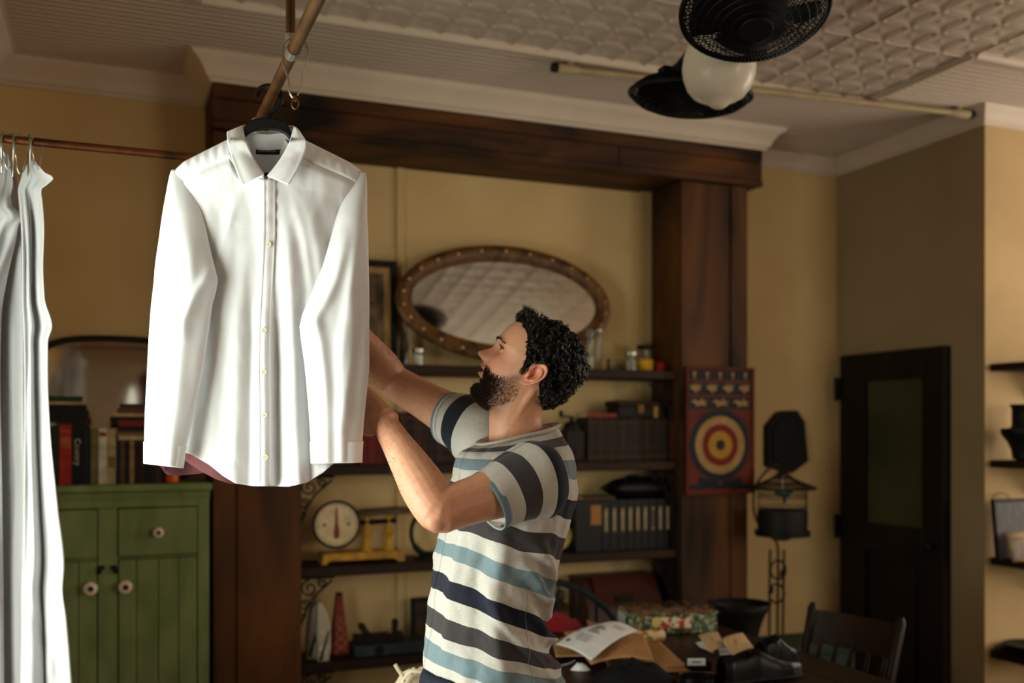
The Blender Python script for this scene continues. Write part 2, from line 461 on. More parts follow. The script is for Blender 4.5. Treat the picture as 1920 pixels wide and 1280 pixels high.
planks('trim_10', [((BX0, YBM, 2.855), (BX1, YBM + .03, 2.91), M_woodx), ((BX0, YBM + .004, 2.765), (XY(1161, YBM), YBM + .03, 2.853), M_woodx),
                   ((XY(1162, YBM), YBM + .004, 2.765), (BX1, YBM + .03, 2.853), M_woodx),
                   ((BX0, YBM - .004, 2.732), (BX1, YBM + .03, 2.763), M_woodx), ((BX0, YBM + .032, 2.735), (BX1, YB, 2.765), M_woodx),
                   ((BX0, YBM + .032, 2.767), (BX0 + .03, YB, 2.91), M_woodx), ((BX1 - .03, YBM + .032, 2.767), (BX1, YB, 2.91), M_woodx)])
# batten on the alcove wall
xb = XY(751, YB)
struct('trim_11', MB().box((xb - .02, YB - .014, .0), (xb + .018, YB, 2.735)), M_wall)
struct('post_shadow_strip', MB().box((PX2 - .055, YB - .03, .0), (PX2, YB, 2.735)), M_wall2)  # no board: greyer strip standing in for the right post's shadow

# the dark door on the right wall
y0, y1 = onX(1588, 805, XR).y, onX(1784, 805, XR).y      # hinge edge (far), lock edge (near)
zt = onX(1588, 668, XR).z; xd = XR - .05
door = struct('door_1', MB().box((xd + .006, y1 + .13, .75 + .0), (xd + .03, y0 - .13, .76)), M_dark)
def dbox(n, ya, yb, za, zb, e=0, m=M_dark): return obj(n, MB().box((xd - e, ya, za), (XR, yb, zb)), m, door, bevel=.004)
M_dglass = glassmat('door_glass', (225, 228, 215), .3, 0)
pz0, pz1 = onX(1690, 985, XR).z, onX(1690, 712, XR).z
py0, py1 = onX(1742, 805, XR).y, onX(1634, 805, XR).y
dbox('stile', py1, y0, 0, zt); dbox('stile', y1, py0, 0, zt)
dbox('rail', py0, py1, pz1, zt); dbox('rail', py0, py1, pz0 - .14, pz0); dbox('rail', py0, py1, 0, .2)
dbox('panel', py0, py1, .2, pz0 - .14, -.02); dbox('panel_bead', py0 + .05, py1 - .05, .26, pz0 - .2, -.008)
obj('pane', MB().box((xd + .012, py0, pz0), (xd + .016, py1, pz1)), M_dglass, door)
M_sage = clothmat('sage_gauze', (116, 114, 92), (92, 92, 74), .2)
obj('curtain', MB().grid(lambda u, v: (xd + .035 + .008 * math.sin(u * 62) + .003 * math.sin(u * 23 + 1), lerp(py0, py1, u), lerp(pz0, pz1, v)), 120, 2), M_sage, door)
for yy in (730, 985):
    z_ = onX(1585, yy, XR).z
    obj('hinge', MB().box((xd - .016, y0 - .012, z_ - .06), (xd + .02, y0 + .028, z_ + .06)).tube([(xd - .014, y0 + .012, z_ - .066), (xd - .014, y0 + .012, z_ + .066)], .011, 8), M_black, door)
obj('door_knob', MB().lathe([(.012, 0), (.012, .03), (.026, .04), (.028, .055), (.018, .066), (0, .068)], (0, 0, 0), 14, Matrix.Rotation(R(-90), 3, 'Y')).move(Matrix.Translation((xd, y1 + .06, .95))), M_black, door)
# pale casing strip behind the hinges
struct('baseboard_back', MB().box((PX3, YB - .02, 0), (XR, YB, .16)), M_crown)
struct('baseboard_right', MB().box((XR - .02, YN, 0), (XR, y1, .16)), M_crown)

# ceiling-mounted curtain pole beside the tin edge
a, b = onZ(1043, 127, 2.985), onZ(1850, 218, 2.985)
b = a + (b - a) * ((3.70 - a.x) / (b.x - a.x))
cp = thing('curtain_pole', 'long cream curtain pole mounted on the ceiling beside the tin panel', 'pole', a)
M_pole = mat('cream_pole', (176, 156, 116), (162, 142, 104), .4, 10)
obj('pole', MB().tube([a, b], .013, 12), M_pole, cp)
d_ = (b - a).normalized()
for p_, s_ in ((a, 1), (b, -1)):
    obj('end_cap', MB().tube([p_ - d_ * s_ * .02, p_ + d_ * s_ * .004], .019, 10), M_black, cp)
    q = p_ + d_ * s_ * .06
    obj('bracket', MB().tube([p_ + d_ * s_ * .006, p_ + d_ * s_ * .07, p_ + d_ * s_ * .10], [.021, .021, .014], 12).box(q - Vector((.012, .012, 0)), (q.x + .012, q.y + .012, ZC - .012)), M_pole, cp)
# ------------------------------------------------------------------ alcove shelves
SX0, SX1 = PX1 + .002, PX2 - .002
SYF, SYB = 4.22, YB - .03
SH = [(1.806, 'top shelf of the alcove, under the oval mirror'), (1.366, 'second shelf of the alcove, holding the long row of old books'),
      (.936, 'third shelf of the alcove, holding the yellow scale'), (.529, 'lowest shelf of the alcove, holding the red pyramid box')]
def scroll(mb, x, z, s):
    """ornate iron bracket in a plane across the shelf"""
    y = SYF + .03
    for (cx_, cz, r0, r1, turns, a0) in ((.045, -.05, .038, .008, 1.4, 1.6), (.10, -.028, .022, .005, 1.3, 1.6), (.025, -.12, .024, .005, 1.4, 0.), (.015, -.17, .014, .004, 1.2, 0.)):
        pts = []
        for k in range(22):
            q = k / 21; a = a0 + q * turns * 2 * math.pi; r = lerp(r0, r1, q)
            pts.append((x + s * (cx_ + r * math.cos(a)), y, z + cz + r * math.sin(a)))
        mb.tube(pts, .0045, 6)
    mb.tube([(x + s * .006, y, z - .21), (x + s * .006, y, z - .006), (x + s * .15, y, z - .006)], .006, 6)
    mb.tube([(x + s * q[0], y, z + q[1]) for q in ((.01, -.2), (.03, -.14), (.07, -.08), (.14, -.02))], .005, 6)
    return mb
shelves = []
for i, (z, lb) in enumerate(SH):
    s = thing('wall_shelf', 'dark wooden shelf, ' + lb, 'shelf', (SX0, SYF, z - .042), group='alcove shelves')
    obj('board', MB().box((SX0, SYF, z - .042), (SX1, YB - .002 if False else YB - .031, z)), M_shelf, s, bevel=.004)
    for sx, sg in ((SX0, 1), (SX1, -1)):
        obj('bracket', scroll(MB(), sx, z - .042, sg), M_black, s)
    shelves.append(s)
Z1, Z2, Z3, Z4 = [s[0] for s in SH]

# ------------------------------------------------------------------ green cupboard
CYF = 4.10; CX1 = XY(392, CYF); CXM = XY(202, CYF); CX0 = 2 * CXM - CX1; CTOP = 1.309
def cz_(py): return ZY(202, py, CYF)
cup = thing('cupboard', 'green painted cupboard with two drawers, two plank doors and white knobs', 'cupboard', (CXM, 4.3, 0))
def cb(n, x0, x1, z0, z1, yf=CYF, yb=CYF + .022, m=M_green, bv=.003, par=cup): return obj(n, MB().box((x0, yf, z0), (x1, yb, z1)), m, par, bevel=bv)
dx0, dx1 = XY(222, CYF), XY(369, CYF)
zd0, zd1 = ZY(297, 1040, CYF), ZY(297, 952, CYF); zk0 = .12
mir = lambda x: 2 * CXM - x
obj('top_board', MB().box((CX0 - .012, CYF - .018, CTOP - .028), (CX1 + .012, YB - .06, CTOP)), M_green, cup, bevel=.006)
obj('cornice', MB().prism([(CX0 - .003, CYF, CTOP - .06), (CX0 - .003, CYF - .003, CTOP - .06), (CX0 - .003, CYF - .013, CTOP - .03), (CX0 - .003, CYF, CTOP - .03)], (CX1 - CX0 + .006, 0, 0)), M_green, cup)
for xa in (CX0, CX1 - .02): obj('side_panel', MB().box((xa, CYF + .023, 0), (xa + .02, YB - .06, CTOP - .03)), M_green, cup)
obj('back_panel', MB().box((CX0 + .02, YB - .075, .08), (CX1 - .02, YB - .061, CTOP - .03)), M_green, cup)
cb('stile', CX0, mir(dx1) - .003, 0, CTOP - .03); cb('stile', dx1 + .003, CX1, 0, CTOP - .03); cb('stile', mir(dx0) + .003, dx0 - .003, zk0, zd1 + .003)
cb('rail', mir(dx1) - .003, dx1 + .003, zd1 + .004, CTOP - .03)
for a_, b_ in ((dx0, dx1), (mir(dx1), mir(dx0))):
    cb('rail', a_ - .003, b_ + .003, zd0 - .012, zd0 - .003, CYF + .004); cb('rail', a_ - .003, b_ + .003, 0, zk0 - .004)
knob_prof = [(.009, 0), (.009, .014), (.019, .018), (.023, .026), (.021, .034), (.010, .038), (.009, .036), (0, .036)]
M_kc = mat('knob_screw', (48, 38, 30), None, .5)
def knob(x, z, par, yf=CYF, s=1.0):
    k = obj('knob', MB().lathe([(r * s, h * s) for r, h in knob_prof], (0, 0, 0), 18, Matrix.Rotation(R(90), 3, 'X')).move(Matrix.Translation((x, yf, z))), M_porc, par)
    k.data.materials.append(M_kc); o_ = Vector((x, yf, z)) - wloc(par)
    for p in k.data.polygons:
        if p.center.y < o_.y - .030 * s and math.hypot(p.center.x - o_.x, p.center.z - o_.z) < .0085 * s: p.material_index = 1
    return k
for a_, b_ in ((dx0, dx1), (mir(dx1), mir(dx0))):
    d = cb('drawer', a_, b_, zd0, zd1, CYF - .004, CYF + .3, bv=.003); knob((a_ + b_) / 2, (zd0 + zd1) / 2 - .002, d, CYF - .004, .9)
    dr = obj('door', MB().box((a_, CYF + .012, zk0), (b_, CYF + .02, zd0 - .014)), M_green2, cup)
    ex = [a_ + (b_ - a_) * q for q in (0, .225, .5, .76, 1)] if a_ == dx0 else [b_ - (b_ - a_) * q for q in (1, .76, .5, .225, 0)]
    for q0, q1 in zip(ex, ex[1:]): obj('plank', MB().box((q0 + .0012, CYF - .002, zk0), (q1 - .0012, CYF + .0115, zd0 - .014)), M_green, dr, bevel=.0025)
    kx, kz = (XY(235, CYF), ZY(235, 1098, CYF)) if a_ == dx0 else (XY(170, CYF), ZY(170, 1101, CYF))
    knob(kx, kz, dr, CYF - .002, 1.15)
    lx = a_ if a_ == dx0 else b_; sg = 1 if a_ == dx0 else -1
    obj('catch', MB().box((lx - sg * .026, CYF - .010, kz + .065), (lx - sg * .006, CYF - .0045, kz + .082)).box((lx - sg * .016, CYF - .012, kz + .05), (lx - sg * .002, CYF - .0045, kz + .072)), M_black, dr)

# ------------------------------------------------------------------ books
def bookmat(c):
    return mat('book_cloth_%d_%d_%d' % c, c, tuple(int(v * .8) for v in c), .6, 30, bump=.1)
def book(x0, x1, yf, z0, d, h, c, label, group, lay=False, band=None, tilt=0):
    """a hardback; standing (spine to the front) or lying with its spine to the front"""
    t = thing('book', label, 'book', ((x0 + x1) / 2, yf + d / 2, z0), 0, group)
    b = .0025; m = bookmat(c)
    cv = MB()
    if not lay:
        cv.box((x0, yf, z0), (x1, yf + b, z0 + h)); cv.box((x0, yf + b, z0), (x0 + b, yf + d, z0 + h)); cv.box((x1 - b, yf + b, z0), (x1, yf + d, z0 + h))
        pg = MB().box((x0 + b, yf + b, z0 + .003), (x1 - b, yf + d - .004, z0 + h - .003))
        if band:
            bds = [MB().box((x0 + .002, yf - .0008, z0 + h * q0), (x1 - .002, yf, z0 + h * q1)) for q0, q1 in band[1]]
    else:
        cv.box((x0, yf, z0), (x1, yf + b, z0 + h)); cv.box((x0, yf + b, z0), (x1, yf + d, z0 + b)); cv.box((x0, yf + b, z0 + h - b), (x1, yf + d, z0 + h))
        pg = MB().box((x0 + .003, yf + b, z0 + b), (x1 - .003, yf + d - .004, z0 + h - b))
        if band:
            bds = [MB().box((lerp(x0, x1, q0), yf - .0008, z0 + .003), (lerp(x0, x1, q1), yf, z0 + h - .003)) for q0, q1 in band[1]]
    obj('cover', cv, m, t); obj('page_block', pg, M_paper, t)
    if band:
        for b_ in bds: obj('spine_band', b_, bookmat(band[0]), t)
    return t
BOOKY = 4.16
def cbook(p0, p1, ptop, c, label, band=None, d=.15):
    x0, x1 = XY(p0, BOOKY) + .0006, XY(p1, BOOKY) - .0006
    return book(x0, x1, BOOKY, CTOP, d, ZY((p0 + p1) / 2, ptop, BOOKY) - CTOP, c, label, 'books standing on the green cupboard', band=band)
gold = (190, 150, 80)
cbook(84, 96, 800, (30, 42, 34), 'dark green book half behind the white cloth, left of the red book')
cbook(97, 110, 797, (34, 48, 36), 'slim dark green book just left of the red spine')
cbook(111, 134, 797, (168, 44, 26), 'bright red book with gold lines, standing on the green cupboard', (gold, ((.62, .63), (.66, .67), (.70, .71), (.74, .75), (.78, .79), (.9, .91))))
ctry = cbook(134, 156, 793, (16, 16, 18), 'thick black book with pale lettering on its spine, right of the red one')
me = text_mesh('Country', .030); me.transform(Matrix.Translation((XY(145, BOOKY), BOOKY - .001, CTOP + .125)) @ Matrix.Rotation(R(90), 4, 'X') @ Matrix.Rotation(R(-90), 4, 'Z'))
me.transform(Matrix.Translation(-Vector(ctry.location))); obj('spine_lettering', me, bookmat((196, 186, 160)), ctry)
cbook(156, 169, 801, (24, 28, 40), 'navy black book between the black book and the olive book')
cbook(170, 185, 803, (112, 100, 58), 'olive tan book with a plain spine, left of the white book')
cbook(185, 201, 803, (206, 196, 174), 'white book with a red mark near the top of its spine', ((150, 40, 30), ((.86, .93),)))
cbook(201, 217, 805, (176, 156, 106), 'sand coloured book standing right of the white book', ((120, 96, 60), ((.3, .5),)))
cols = [(28, 30, 44), (96, 70, 40), (34, 24, 20), (150, 118, 74), (30, 26, 24), (60, 30, 22), (24, 22, 22), (40, 32, 40), (70, 52, 34), (28, 24, 20)]
nms = ['navy', 'tan brown', 'dark brown', 'buff', 'black', 'maroon', 'jet black', 'plum grey', 'mid brown', 'blackish brown']
p = 218
for i, (c, nm) in enumerate(zip(cols, nms)):
    w_ = [8, 8, 9, 9, 10, 9, 11, 10, 11, 12][i]
    cbook(p, p + w_, 826 + (i % 3) * 2, c, nm + ' thin book under the right-hand stack, %s from the sand book' % ('first second third fourth fifth sixth seventh eighth ninth tenth'.split()[i]))
    p += w_
# flat stacks on top of the standing rows
def stack(p0, p1, items, zbase, grp, where):
    z = zbase
    for k, (a, b, th, c, nm) in enumerate(items):
        x0, x1 = XY(a, BOOKY), XY(b, BOOKY)
        book(x0, x1, BOOKY - .004, z + .0006, .17, th, c, nm + ' book lying ' + where, grp, lay=True); z += th + .0008
zl = ZY(100, 793, BOOKY)
stack(0, 0, [(92, 163, .022, (22, 20, 20), 'black lowest'), (92, 166, .020, (26, 24, 26), 'charcoal second'), (90, 162, .024, (20, 22, 24), 'jet third'), (90, 160, .011, (186, 158, 112), 'thin cream'), (88, 155, .020, (40, 66, 46), 'green top')],
      zl + .002, 'books lying in the left stack', 'in the left stack beside the white cloth')
zr = ZY(250, 826, BOOKY)
stack(0, 0, [(222, 300, .018, (178, 160, 124), 'pale bottom'), (218, 300, .014, (120, 84, 50), 'brown second'), (220, 298, .020, (26, 24, 24), 'black third'), (222, 300, .022, (130, 36, 30), 'dark red'),
              (206, 300, .014, (34, 30, 28), 'broad dark'), (208, 300, .012, (188, 160, 116), 'tan'), (220, 300, .020, (92, 66, 48), 'brown upper'), (224, 292, .016, (74, 52, 38), 'small umber topmost')],
      zr + .002, 'books lying in the right stack', 'in the stack behind the white shirt sleeve')
# orange jar low on the cupboard, glimpsed under the maroon hem
x_ = XY(322, 4.16)
single('orange_jar', 'small orange jar on the green cupboard under the maroon shirt hem', 'jar', MB().lathe([(.018, 0), (.026, .004), (.027, .03), (.022, .04), (.022, .05), (0, .05)], (x_, 4.16, CTOP), 16), mat('orange_glaze', (206, 92, 30), None, .3), (x_, 4.16, CTOP))

# arched mirror at the back of the cupboard
mx0, mx1 = XY(74, 4.45), XY(352, 4.45); mc = (mx0 + mx1) / 2; hw = (mx1 - mx0) / 2
zt_ = ZY(205, 628, 4.45); zs_ = ZY(90, 652, 4.45) - .03
def arch(o):
    pts = [(mc - hw + o, CTOP + .012 + o)]
    for k in range(25):
        a = math.pi - math.pi * k / 24; pts.append((mc + (hw - o) * math.copysign(abs(math.cos(a)) ** .72, math.cos(a)), zs_ + (zt_ - o - zs_) * math.sin(a) ** .8))
    pts.append((mc + hw - o, CTOP + .012 + o)); return pts
tl = lambda x, z, e=0: (x, 4.445 - e + (z - CTOP) * .055, z)
mr = thing('arched_mirror', 'wide mirror with a low arched dark frame behind the books on the cupboard', 'mirror', (mc, 4.44, CTOP))
A, B = arch(0), arch(.026); mb = MB()
for i in range(len(A)):
    j = (i + 1) % len(A)
    for e0, e1, P_, Q_ in ((.018, .022, A, B),):
        a0, a1, b0, b1 = A[i], A[j], B[i], B[j]
        mb.add([tl(*a0, .016), tl(*a1, .016), tl(*b1, .012), tl(*b0, .012), tl(*a0, 0), tl(*a1, 0), tl(*b1, 0), tl(*b0, 0)],
               [(0, 1, 2, 3), (4, 7, 6, 5), (0, 4, 5, 1), (3, 2, 6, 7)])
obj('frame', mb, M_dark, mr); obj('glass', MB().prism([tl(*q, .006) for q in arch(.02)], (0, .003, 0)), M_mirror, mr)

# ------------------------------------------------------------------ top shelf
fx0, fx1 = XY(640, 4.46), XY(741, 4.46); fz = ZY(715, 490, 4.46)
pf = thing('framed_picture', 'dark framed picture standing left of the oval mirror, half behind the shirt', 'picture', ((fx0 + fx1) / 2, 4.43, Z1))
tf = lambda x, z, e: (x, 4.425 - e + (z - Z1) * .04, z)
def pframe(par, x0, x1, z0, z1, w, y0_, lean, m, pic, matc=None, th=.02):
    f = lambda x, z, e: (x, y0_ - e + (z - z0) * lean, z)
    for (a, b, c, d) in ((x0, x0 + w, z0, z1), (x1 - w, x1, z0, z1), (x0 + w, x1 - w, z1 - w, z1), (x0 + w, x1 - w, z0, z0 + w)):
        obj('frame_bar', MB().add([f(a, c, th), f(b, c, th), f(b, d, th), f(a, d, th), f(a, c, 0), f(b, c, 0), f(b, d, 0), f(a, d, 0)], [(0,1,2,3),(4,7,6,5),(0,4,5,1),(1,5,6,2),(2,6,7,3),(3,7,4,0)]), m, par, bevel=.002)
    def quad(n, i, e, mm): obj(n, MB().prism([f(x0 + i, z0 + i, e), f(x1 - i, z0 + i, e), f(x1 - i, z1 - i, e), f(x0 + i, z1 - i, e)], (0, .002, 0)), mm, par)
    if matc: quad('mount', w * .8, .006, matc); quad('print', w + .03, .0075, pic)
    else: quad('print', w * .8, .006, pic)
M_print = mat('old_print', (60, 46, 30), (122, 96, 62), .5, 14, lo=.4, hi=.62)
M_mount = mat('tan_mount', (178, 138, 84), (164, 126, 76), .7, 20)
pframe(pf, fx0, fx1, Z1, fz, .030, 4.43, .04, M_black, M_print, M_mount)

# oval mirror, leaning back on the shelf
ox, oz, = XY(944, 4.40), ZY(944, 572, 4.40)
ra, rb_ = (XY(1143, 4.40) - XY(746, 4.40)) / 2, (ZY(944, 464, 4.40) - ZY(944, 680, 4.40)) / 2
rb_ *= 1.02
om = thing('oval_mirror', 'large oval mirror in a dark studded wooden frame, leaning on the top shelf', 'mirror', (ox, 4.38, Z1))
LM = Matrix.Translation((ox, 4.365, oz)) @ Matrix.Rotation(R(-7.5), 4, 'X')
def ov(a, k, e): return LM @ Vector((k[0] * math.cos(a), -e, k[1] * math.sin(a)))
prof = [(0, 0), (0, .018), (.012, .028), (.035, .03), (.058, .022), (.064, .026), (.074, .022), (.080, .008), (.080, 0)]
mb = MB(); NO = 96
for i in range(NO):
    a = 2 * math.pi * i / NO
    for q, e in prof: mb.v.append(ov(a, (ra - q, rb_ - q), e))
n = len(prof)
for i in range(NO):
    j = (i + 1) % NO
    for k in range(n):
        l = (k + 1) % n; mb.f.append((i*n + k, j*n + k, j*n + l, i*n + l))
M_oval = mat('carved_dark_oak', (62, 38, 16), (112, 74, 34), .4, 16, dist=1, bump=.3, bscale=50)
obj('frame', mb, M_oval, om)
obj('glass', MB().prism([ov(2 * math.pi * i / 64, (ra - .076, rb_ - .076), .010) for i in range(64)], (0, .003, 0)), M_mirror, om)
for k in range(26):
    a = 2 * math.pi * (k + .5) / 26
    obj('stud', MB().ball(ov(a, (ra - .030, rb_ - .030), .030), .0085, 8, 6), mat('brass_stud', (196, 160, 104), None, .3, metal=.7), om)

# jars and bottles on the top shelf
def jar(name, px, Y, z, prof, m, label, cat, parts=(), n=20, grp=None):
    x = XY(px, Y); t = thing(name, label, cat, (x, Y, z), 0, grp)
    obj('body', MB().lathe(prof, (x, Y, z), n), m, t)
    for pn, pp, pm in parts: obj(pn, MB().lathe(pp, (x, Y, z), n), pm, t)
    return t
def hz(px, py, Y, z): return ZY(px, py, Y) - z
def glassprof(r, h, neck=None, nh=None):
    if neck: return [(r * .8, 0), (r, .004), (r, h * .55), (neck, h * .72), (neck, h - .006), (neck * 1.2, h - .004), (neck * 1.2, h)]
    return [(r * .85, 0), (r, .004), (r, h - .004), (r * .96, h)]
M_salt = mat('white_powder', (226, 220, 208), None, .9)
M_smoke = glassmat('smoky_glass', (150, 140, 120))
jar('glass_bottle', 757, 4.33, Z1, glassprof(.022, .17, .014), M_smoke, 'tall dim glass bottle between the framed picture and the white jar', 'bottle', [('contents', [(.018, .006), (.018, .075), (0, .076)], mat('dim_liquid', (52, 42, 32), None, .2))])
jar('glass_jar', 784, 4.32, Z1, glassprof(.026, .066), M_glass, 'small clear jar with white contents under the oval mirror', 'jar', [('contents', [(.022, .005), (.022, .048), (0, .05)], M_salt), ('lid', [(.024, .060), (.027, .061), (.027, .076), (0, .077)], M_wire)])
M_tall = glassmat('pale_tall_glass', (226, 226, 214))
jar('tall_glass', 1106, 4.265, Z1, glassprof(.021, .20), M_tall, 'tall clear glass just right of the man\'s hair, nearest the oval mirror', 'glass', [('contents', [(.017, .006), (.017, .06), (0, .061)], M_salt)])
jar('tall_glass', 1122, 4.262, Z1, glassprof(.017, .19), M_tall, 'slim clear glass standing second from the man\'s hair on the top shelf', 'glass', [('rim_band', [(.0172, .178), (.0182, .179), (.0182, .190), (.0172, .191)], M_wire)])
jar('small_bottle', 1141, 4.33, Z1, glassprof(.013, .045, .007), M_smoke, 'tiny dark bottle between the tall glasses and the capped jars', 'bottle', [('stopper', [(.007, .045), (.008, .056), (0, .057)], M_black)])
jar('glass_dish', 1160, 4.31, Z1, [(.03, 0), (.036, .006), (.04, .022), (.037, .022), (.033, .008), (0, .006)], M_glass, 'low clear glass dish left of the capped jars', 'dish')
jar('glass_jar', 1182, 4.33, Z1, glassprof(.034, .08), M_glass, 'squat clear jar left of the jar with a yellow label', 'jar', [('lid', [(.033, .078), (.036, .079), (.036, .092), (0, .094)], M_wire)])
tj = jar('glass_jar', 1210, 4.34, Z1, glassprof(.038, .115), M_glass, 'black lidded jar with a yellow label on the top shelf', 'jar', [('label_band', [(.0385, .008), (.039, .009), (.039, .058), (.0385, .059)], mat('yellow_label', (222, 164, 30), None, .6)), ('lid', [(.039, .112), (.043, .113), (.043, .130), (.030, .134), (0, .134)], M_black)])
jar('red_tin', 1239, 4.34, Z1, [(.028, 0), (.03, .003), (.03, .045), (.026, .05), (0, .05)], mat('red_tin', (160, 34, 26), None, .4), 'small red tin at the right end of the top shelf', 'tin')

# ------------------------------------------------------------------ second shelf: old books, grinder, boxes
ORD = 'first second third fourth fifth sixth seventh eighth ninth tenth eleventh twelfth thirteenth fourteenth fifteenth'.split()
def row(p0, p1, ptop, n, cols, z, Y, label, grp, bandc=None, jit=.006, d=.14, bq=((.1, .12), (.3, .31), (.7, .71), (.88, .9))):
    x0, x1 = XY(p0, Y), XY(p1, Y); ws = [1 + .35 * rnd.random() for _ in range(n)]; s = sum(ws); x = x0
    for k in range(n):
        w = (x1 - x0) * ws[k] / s; pm = CX
        h = ZY((p0 + p1) / 2, ptop, Y) - z - rnd.random() * jit
        book(x + .0005, x + w - .0005, Y + rnd.random() * .006, z + .0005, d, h, cols[k % len(cols)], label if isinstance(label, str) else label[k], grp, band=(bandc, bq) if bandc else None); x += w
row(676, 720, 792, 3, [(104, 26, 20), (112, 30, 24), (92, 24, 20)], Z2, 4.27, ['dark red book by the shirt cuff, leftmost in the row on the second shelf', 'dark red book second from the shirt cuff', 'dark red book third from the shirt cuff, beside the brown volumes'], 'red books by the shirt cuff')
brown = [(46, 28, 20), (38, 24, 18), (54, 34, 22), (34, 22, 18), (60, 36, 24)]
row(721, 862, 772, 10, brown, Z2, 4.28, [ORD[k] + ' dark brown volume from the left, behind the man\'s forearms' for k in range(10)], 'brown volumes behind the forearms', (92, 62, 36))
row(1103, 1258, 783, 15, [(44, 30, 14), (36, 24, 12), (52, 36, 16), (40, 26, 12)], Z2, 4.28, [ORD[k] + ' brown bound volume from the left, right of the coffee grinder' for k in range(15)], 'bound volumes right of the grinder', (88, 66, 36))
# coffee grinder
gx = XY(1072, 4.33); gz = Z2; gd = thing('coffee_grinder', 'dark box coffee grinder with a crank handle on the second shelf', 'grinder', (gx, 4.33, gz))
obj('base', MB().box((gx - .055, 4.275, gz), (gx + .055, 4.385, gz + .012)), M_dark, gd, bevel=.003)
obj('body', MB().box((gx - .046, 4.284, gz + .012), (gx + .046, 4.376, gz + .15)), M_dark, gd, bevel=.003)
dw = obj('drawer', MB().box((gx - .032, 4.279, gz + .03), (gx + .032, 4.284, gz + .075)), M_shelf, gd, bevel=.001)
obj('knob', MB().ball((gx, 4.272, gz + .052), .007, 10, 7), M_brass, dw)
obj('hopper', MB().lathe([(.045, .15), (.046, .158), (.034, .185), (.012, .195), (.010, .215), (0, .216)], (gx, 4.33, gz), 18), M_black, gd)
cr_ = obj('crank', MB().tube([(gx + .005, 4.33, gz + .2), (gx + .005, 4.33, gz + .214), (gx - .045, 4.32, gz + .216), (gx - .062, 4.318, gz + .216)], .004, 8), M_black, gd)
obj('crank_knob', MB().lathe([(.006, .212), (.010, .222), (.010, .24), (.004, .246), (0, .247)], (gx - .062, 4.318, gz), 12), M_black, cr_)
zt2 = ZY(1180, 783, 4.28) + .002
book(XY(1100, 4.29), XY(1156, 4.29), 4.285, zt2, .13, .02, (138, 52, 26), 'orange red book lying flat on the bound volumes', None, lay=True)
bx = thing('cash_box', 'dark wooden box with a brass latch on top of the bound volumes', 'box', (XY(1205, 4.34), 4.34, zt2))
x0, x1 = XY(1160, 4.29), XY(1248, 4.29)
obj('body', MB().box((x0, 4.288, zt2), (x1, 4.42, zt2 + .055)), M_dark, bx, bevel=.003)
obj('lid', MB().box((x0 - .008, 4.282, zt2 + .056), (x1 + .008, 4.425, zt2 + .082)), M_shelf, bx, bevel=.004)
obj('latch', MB().box((x0 + .10, 4.279, zt2 + .02), (x0 + .135, 4.288, zt2 + .064)), M_brass, bx, bevel=.002)
obj('strap', MB().box((x1 - .07, 4.2795, zt2 + .0), (x1 - .05, 4.2875, zt2 + .055)), M_kraft, bx)

# ------------------------------------------------------------------ third shelf: scale, hoop, ball, box files
sx = XY(627, 4.32); sc_ = thing('kitchen_scale', 'worn yellow counter scale with a round cream dial on the third shelf', 'scale', (XY(680, 4.32), 4.32, Z3))
bx0, bx1 = XY(600, 4.3), XY(757, 4.3)
obj('base', MB().prism([(bx0, 4.27, Z3), (bx0 + .022, 4.27, Z3), (bx0 + .035, 4.27, Z3 + .015), (bx1 - .05, 4.27, Z3 + .015), (bx1 - .03, 4.27, Z3), (bx1, 4.27, Z3), (bx1 - .006, 4.27, Z3 + .048), (bx0 + .01, 4.27, Z3 + .048)], (0, .13, 0)), M_yellow, sc_, bevel=.005)
zc = ZY(627, 982, 4.30); rr = .099
RX = Matrix.Rotation(R(90), 3, 'X')
dl = obj('dial', MB().lathe([(rr * .9, -.05), (rr, -.04), (rr, 0), (rr * .96, .006), (rr * .93, .002), (0, .002)], (0, 0, 0), 40, RX).move(Matrix.Translation((sx, 4.275, zc))), M_cream, sc_)
obj('dial_rim', MB().tube([(sx + rr * math.cos(2*math.pi*k/40), 4.272, zc + rr * math.sin(2*math.pi*k/40)) for k in range(40)], .006, 8, closed=True), M_black, dl)
M_rust = mat('rust_red', (140, 62, 34), (110, 46, 26), .6, 30)
obj('pointer', MB().prism([(sx - .003, 4.2715, zc + .07), (sx + .003, 4.2715, zc + .07), (sx + .006, 4.2715, zc), (sx + .012, 4.2715, zc - .03), (sx + .01, 4.2715, zc - .06), (sx - .01, 4.2715, zc - .06), (sx - .012, 4.2715, zc - .03), (sx - .006, 4.2715, zc)], (0, -.002, 0)), M_rust, dl)
for k in range(40):
    a = 2 * math.pi * k / 40; r0 = .078 if k % 5 == 0 else .083
    c_, s_ = math.cos(a), math.sin(a); u = Vector((c_, 0, s_)); v = Vector((-s_, 0, c_)) * .0012; o_ = Vector((sx, 4.272, zc))
    obj('tick', MB().prism([o_ + u * r0 - v, o_ + u * .089 - v, o_ + u * .089 + v, o_ + u * r0 + v], (0, -.0008, 0)), M_black, dl)
for s_ in (-1, 1): obj('screw', MB().ball((sx + s_ * .052, 4.272, zc), .006, 8, 6), M_black, dl)
px0, px1 = XY(666, 4.32), XY(784, 4.32); zp = ZY(725, 957, 4.32)
obj('platform', MB().prism([(px0, 4.24, zp - .004), (px0 + .06, 4.24, zp + .006), (px1 - .07, 4.24, zp + .012), (px1, 4.24, zp + .004), (px1 - .03, 4.24, zp - .008), (px0 + .02, 4.24, zp - .014)], (0, .17, 0)), mat('tarnished_tray', (86, 70, 44), (60, 46, 30), .5, 20), sc_, bevel=.003)
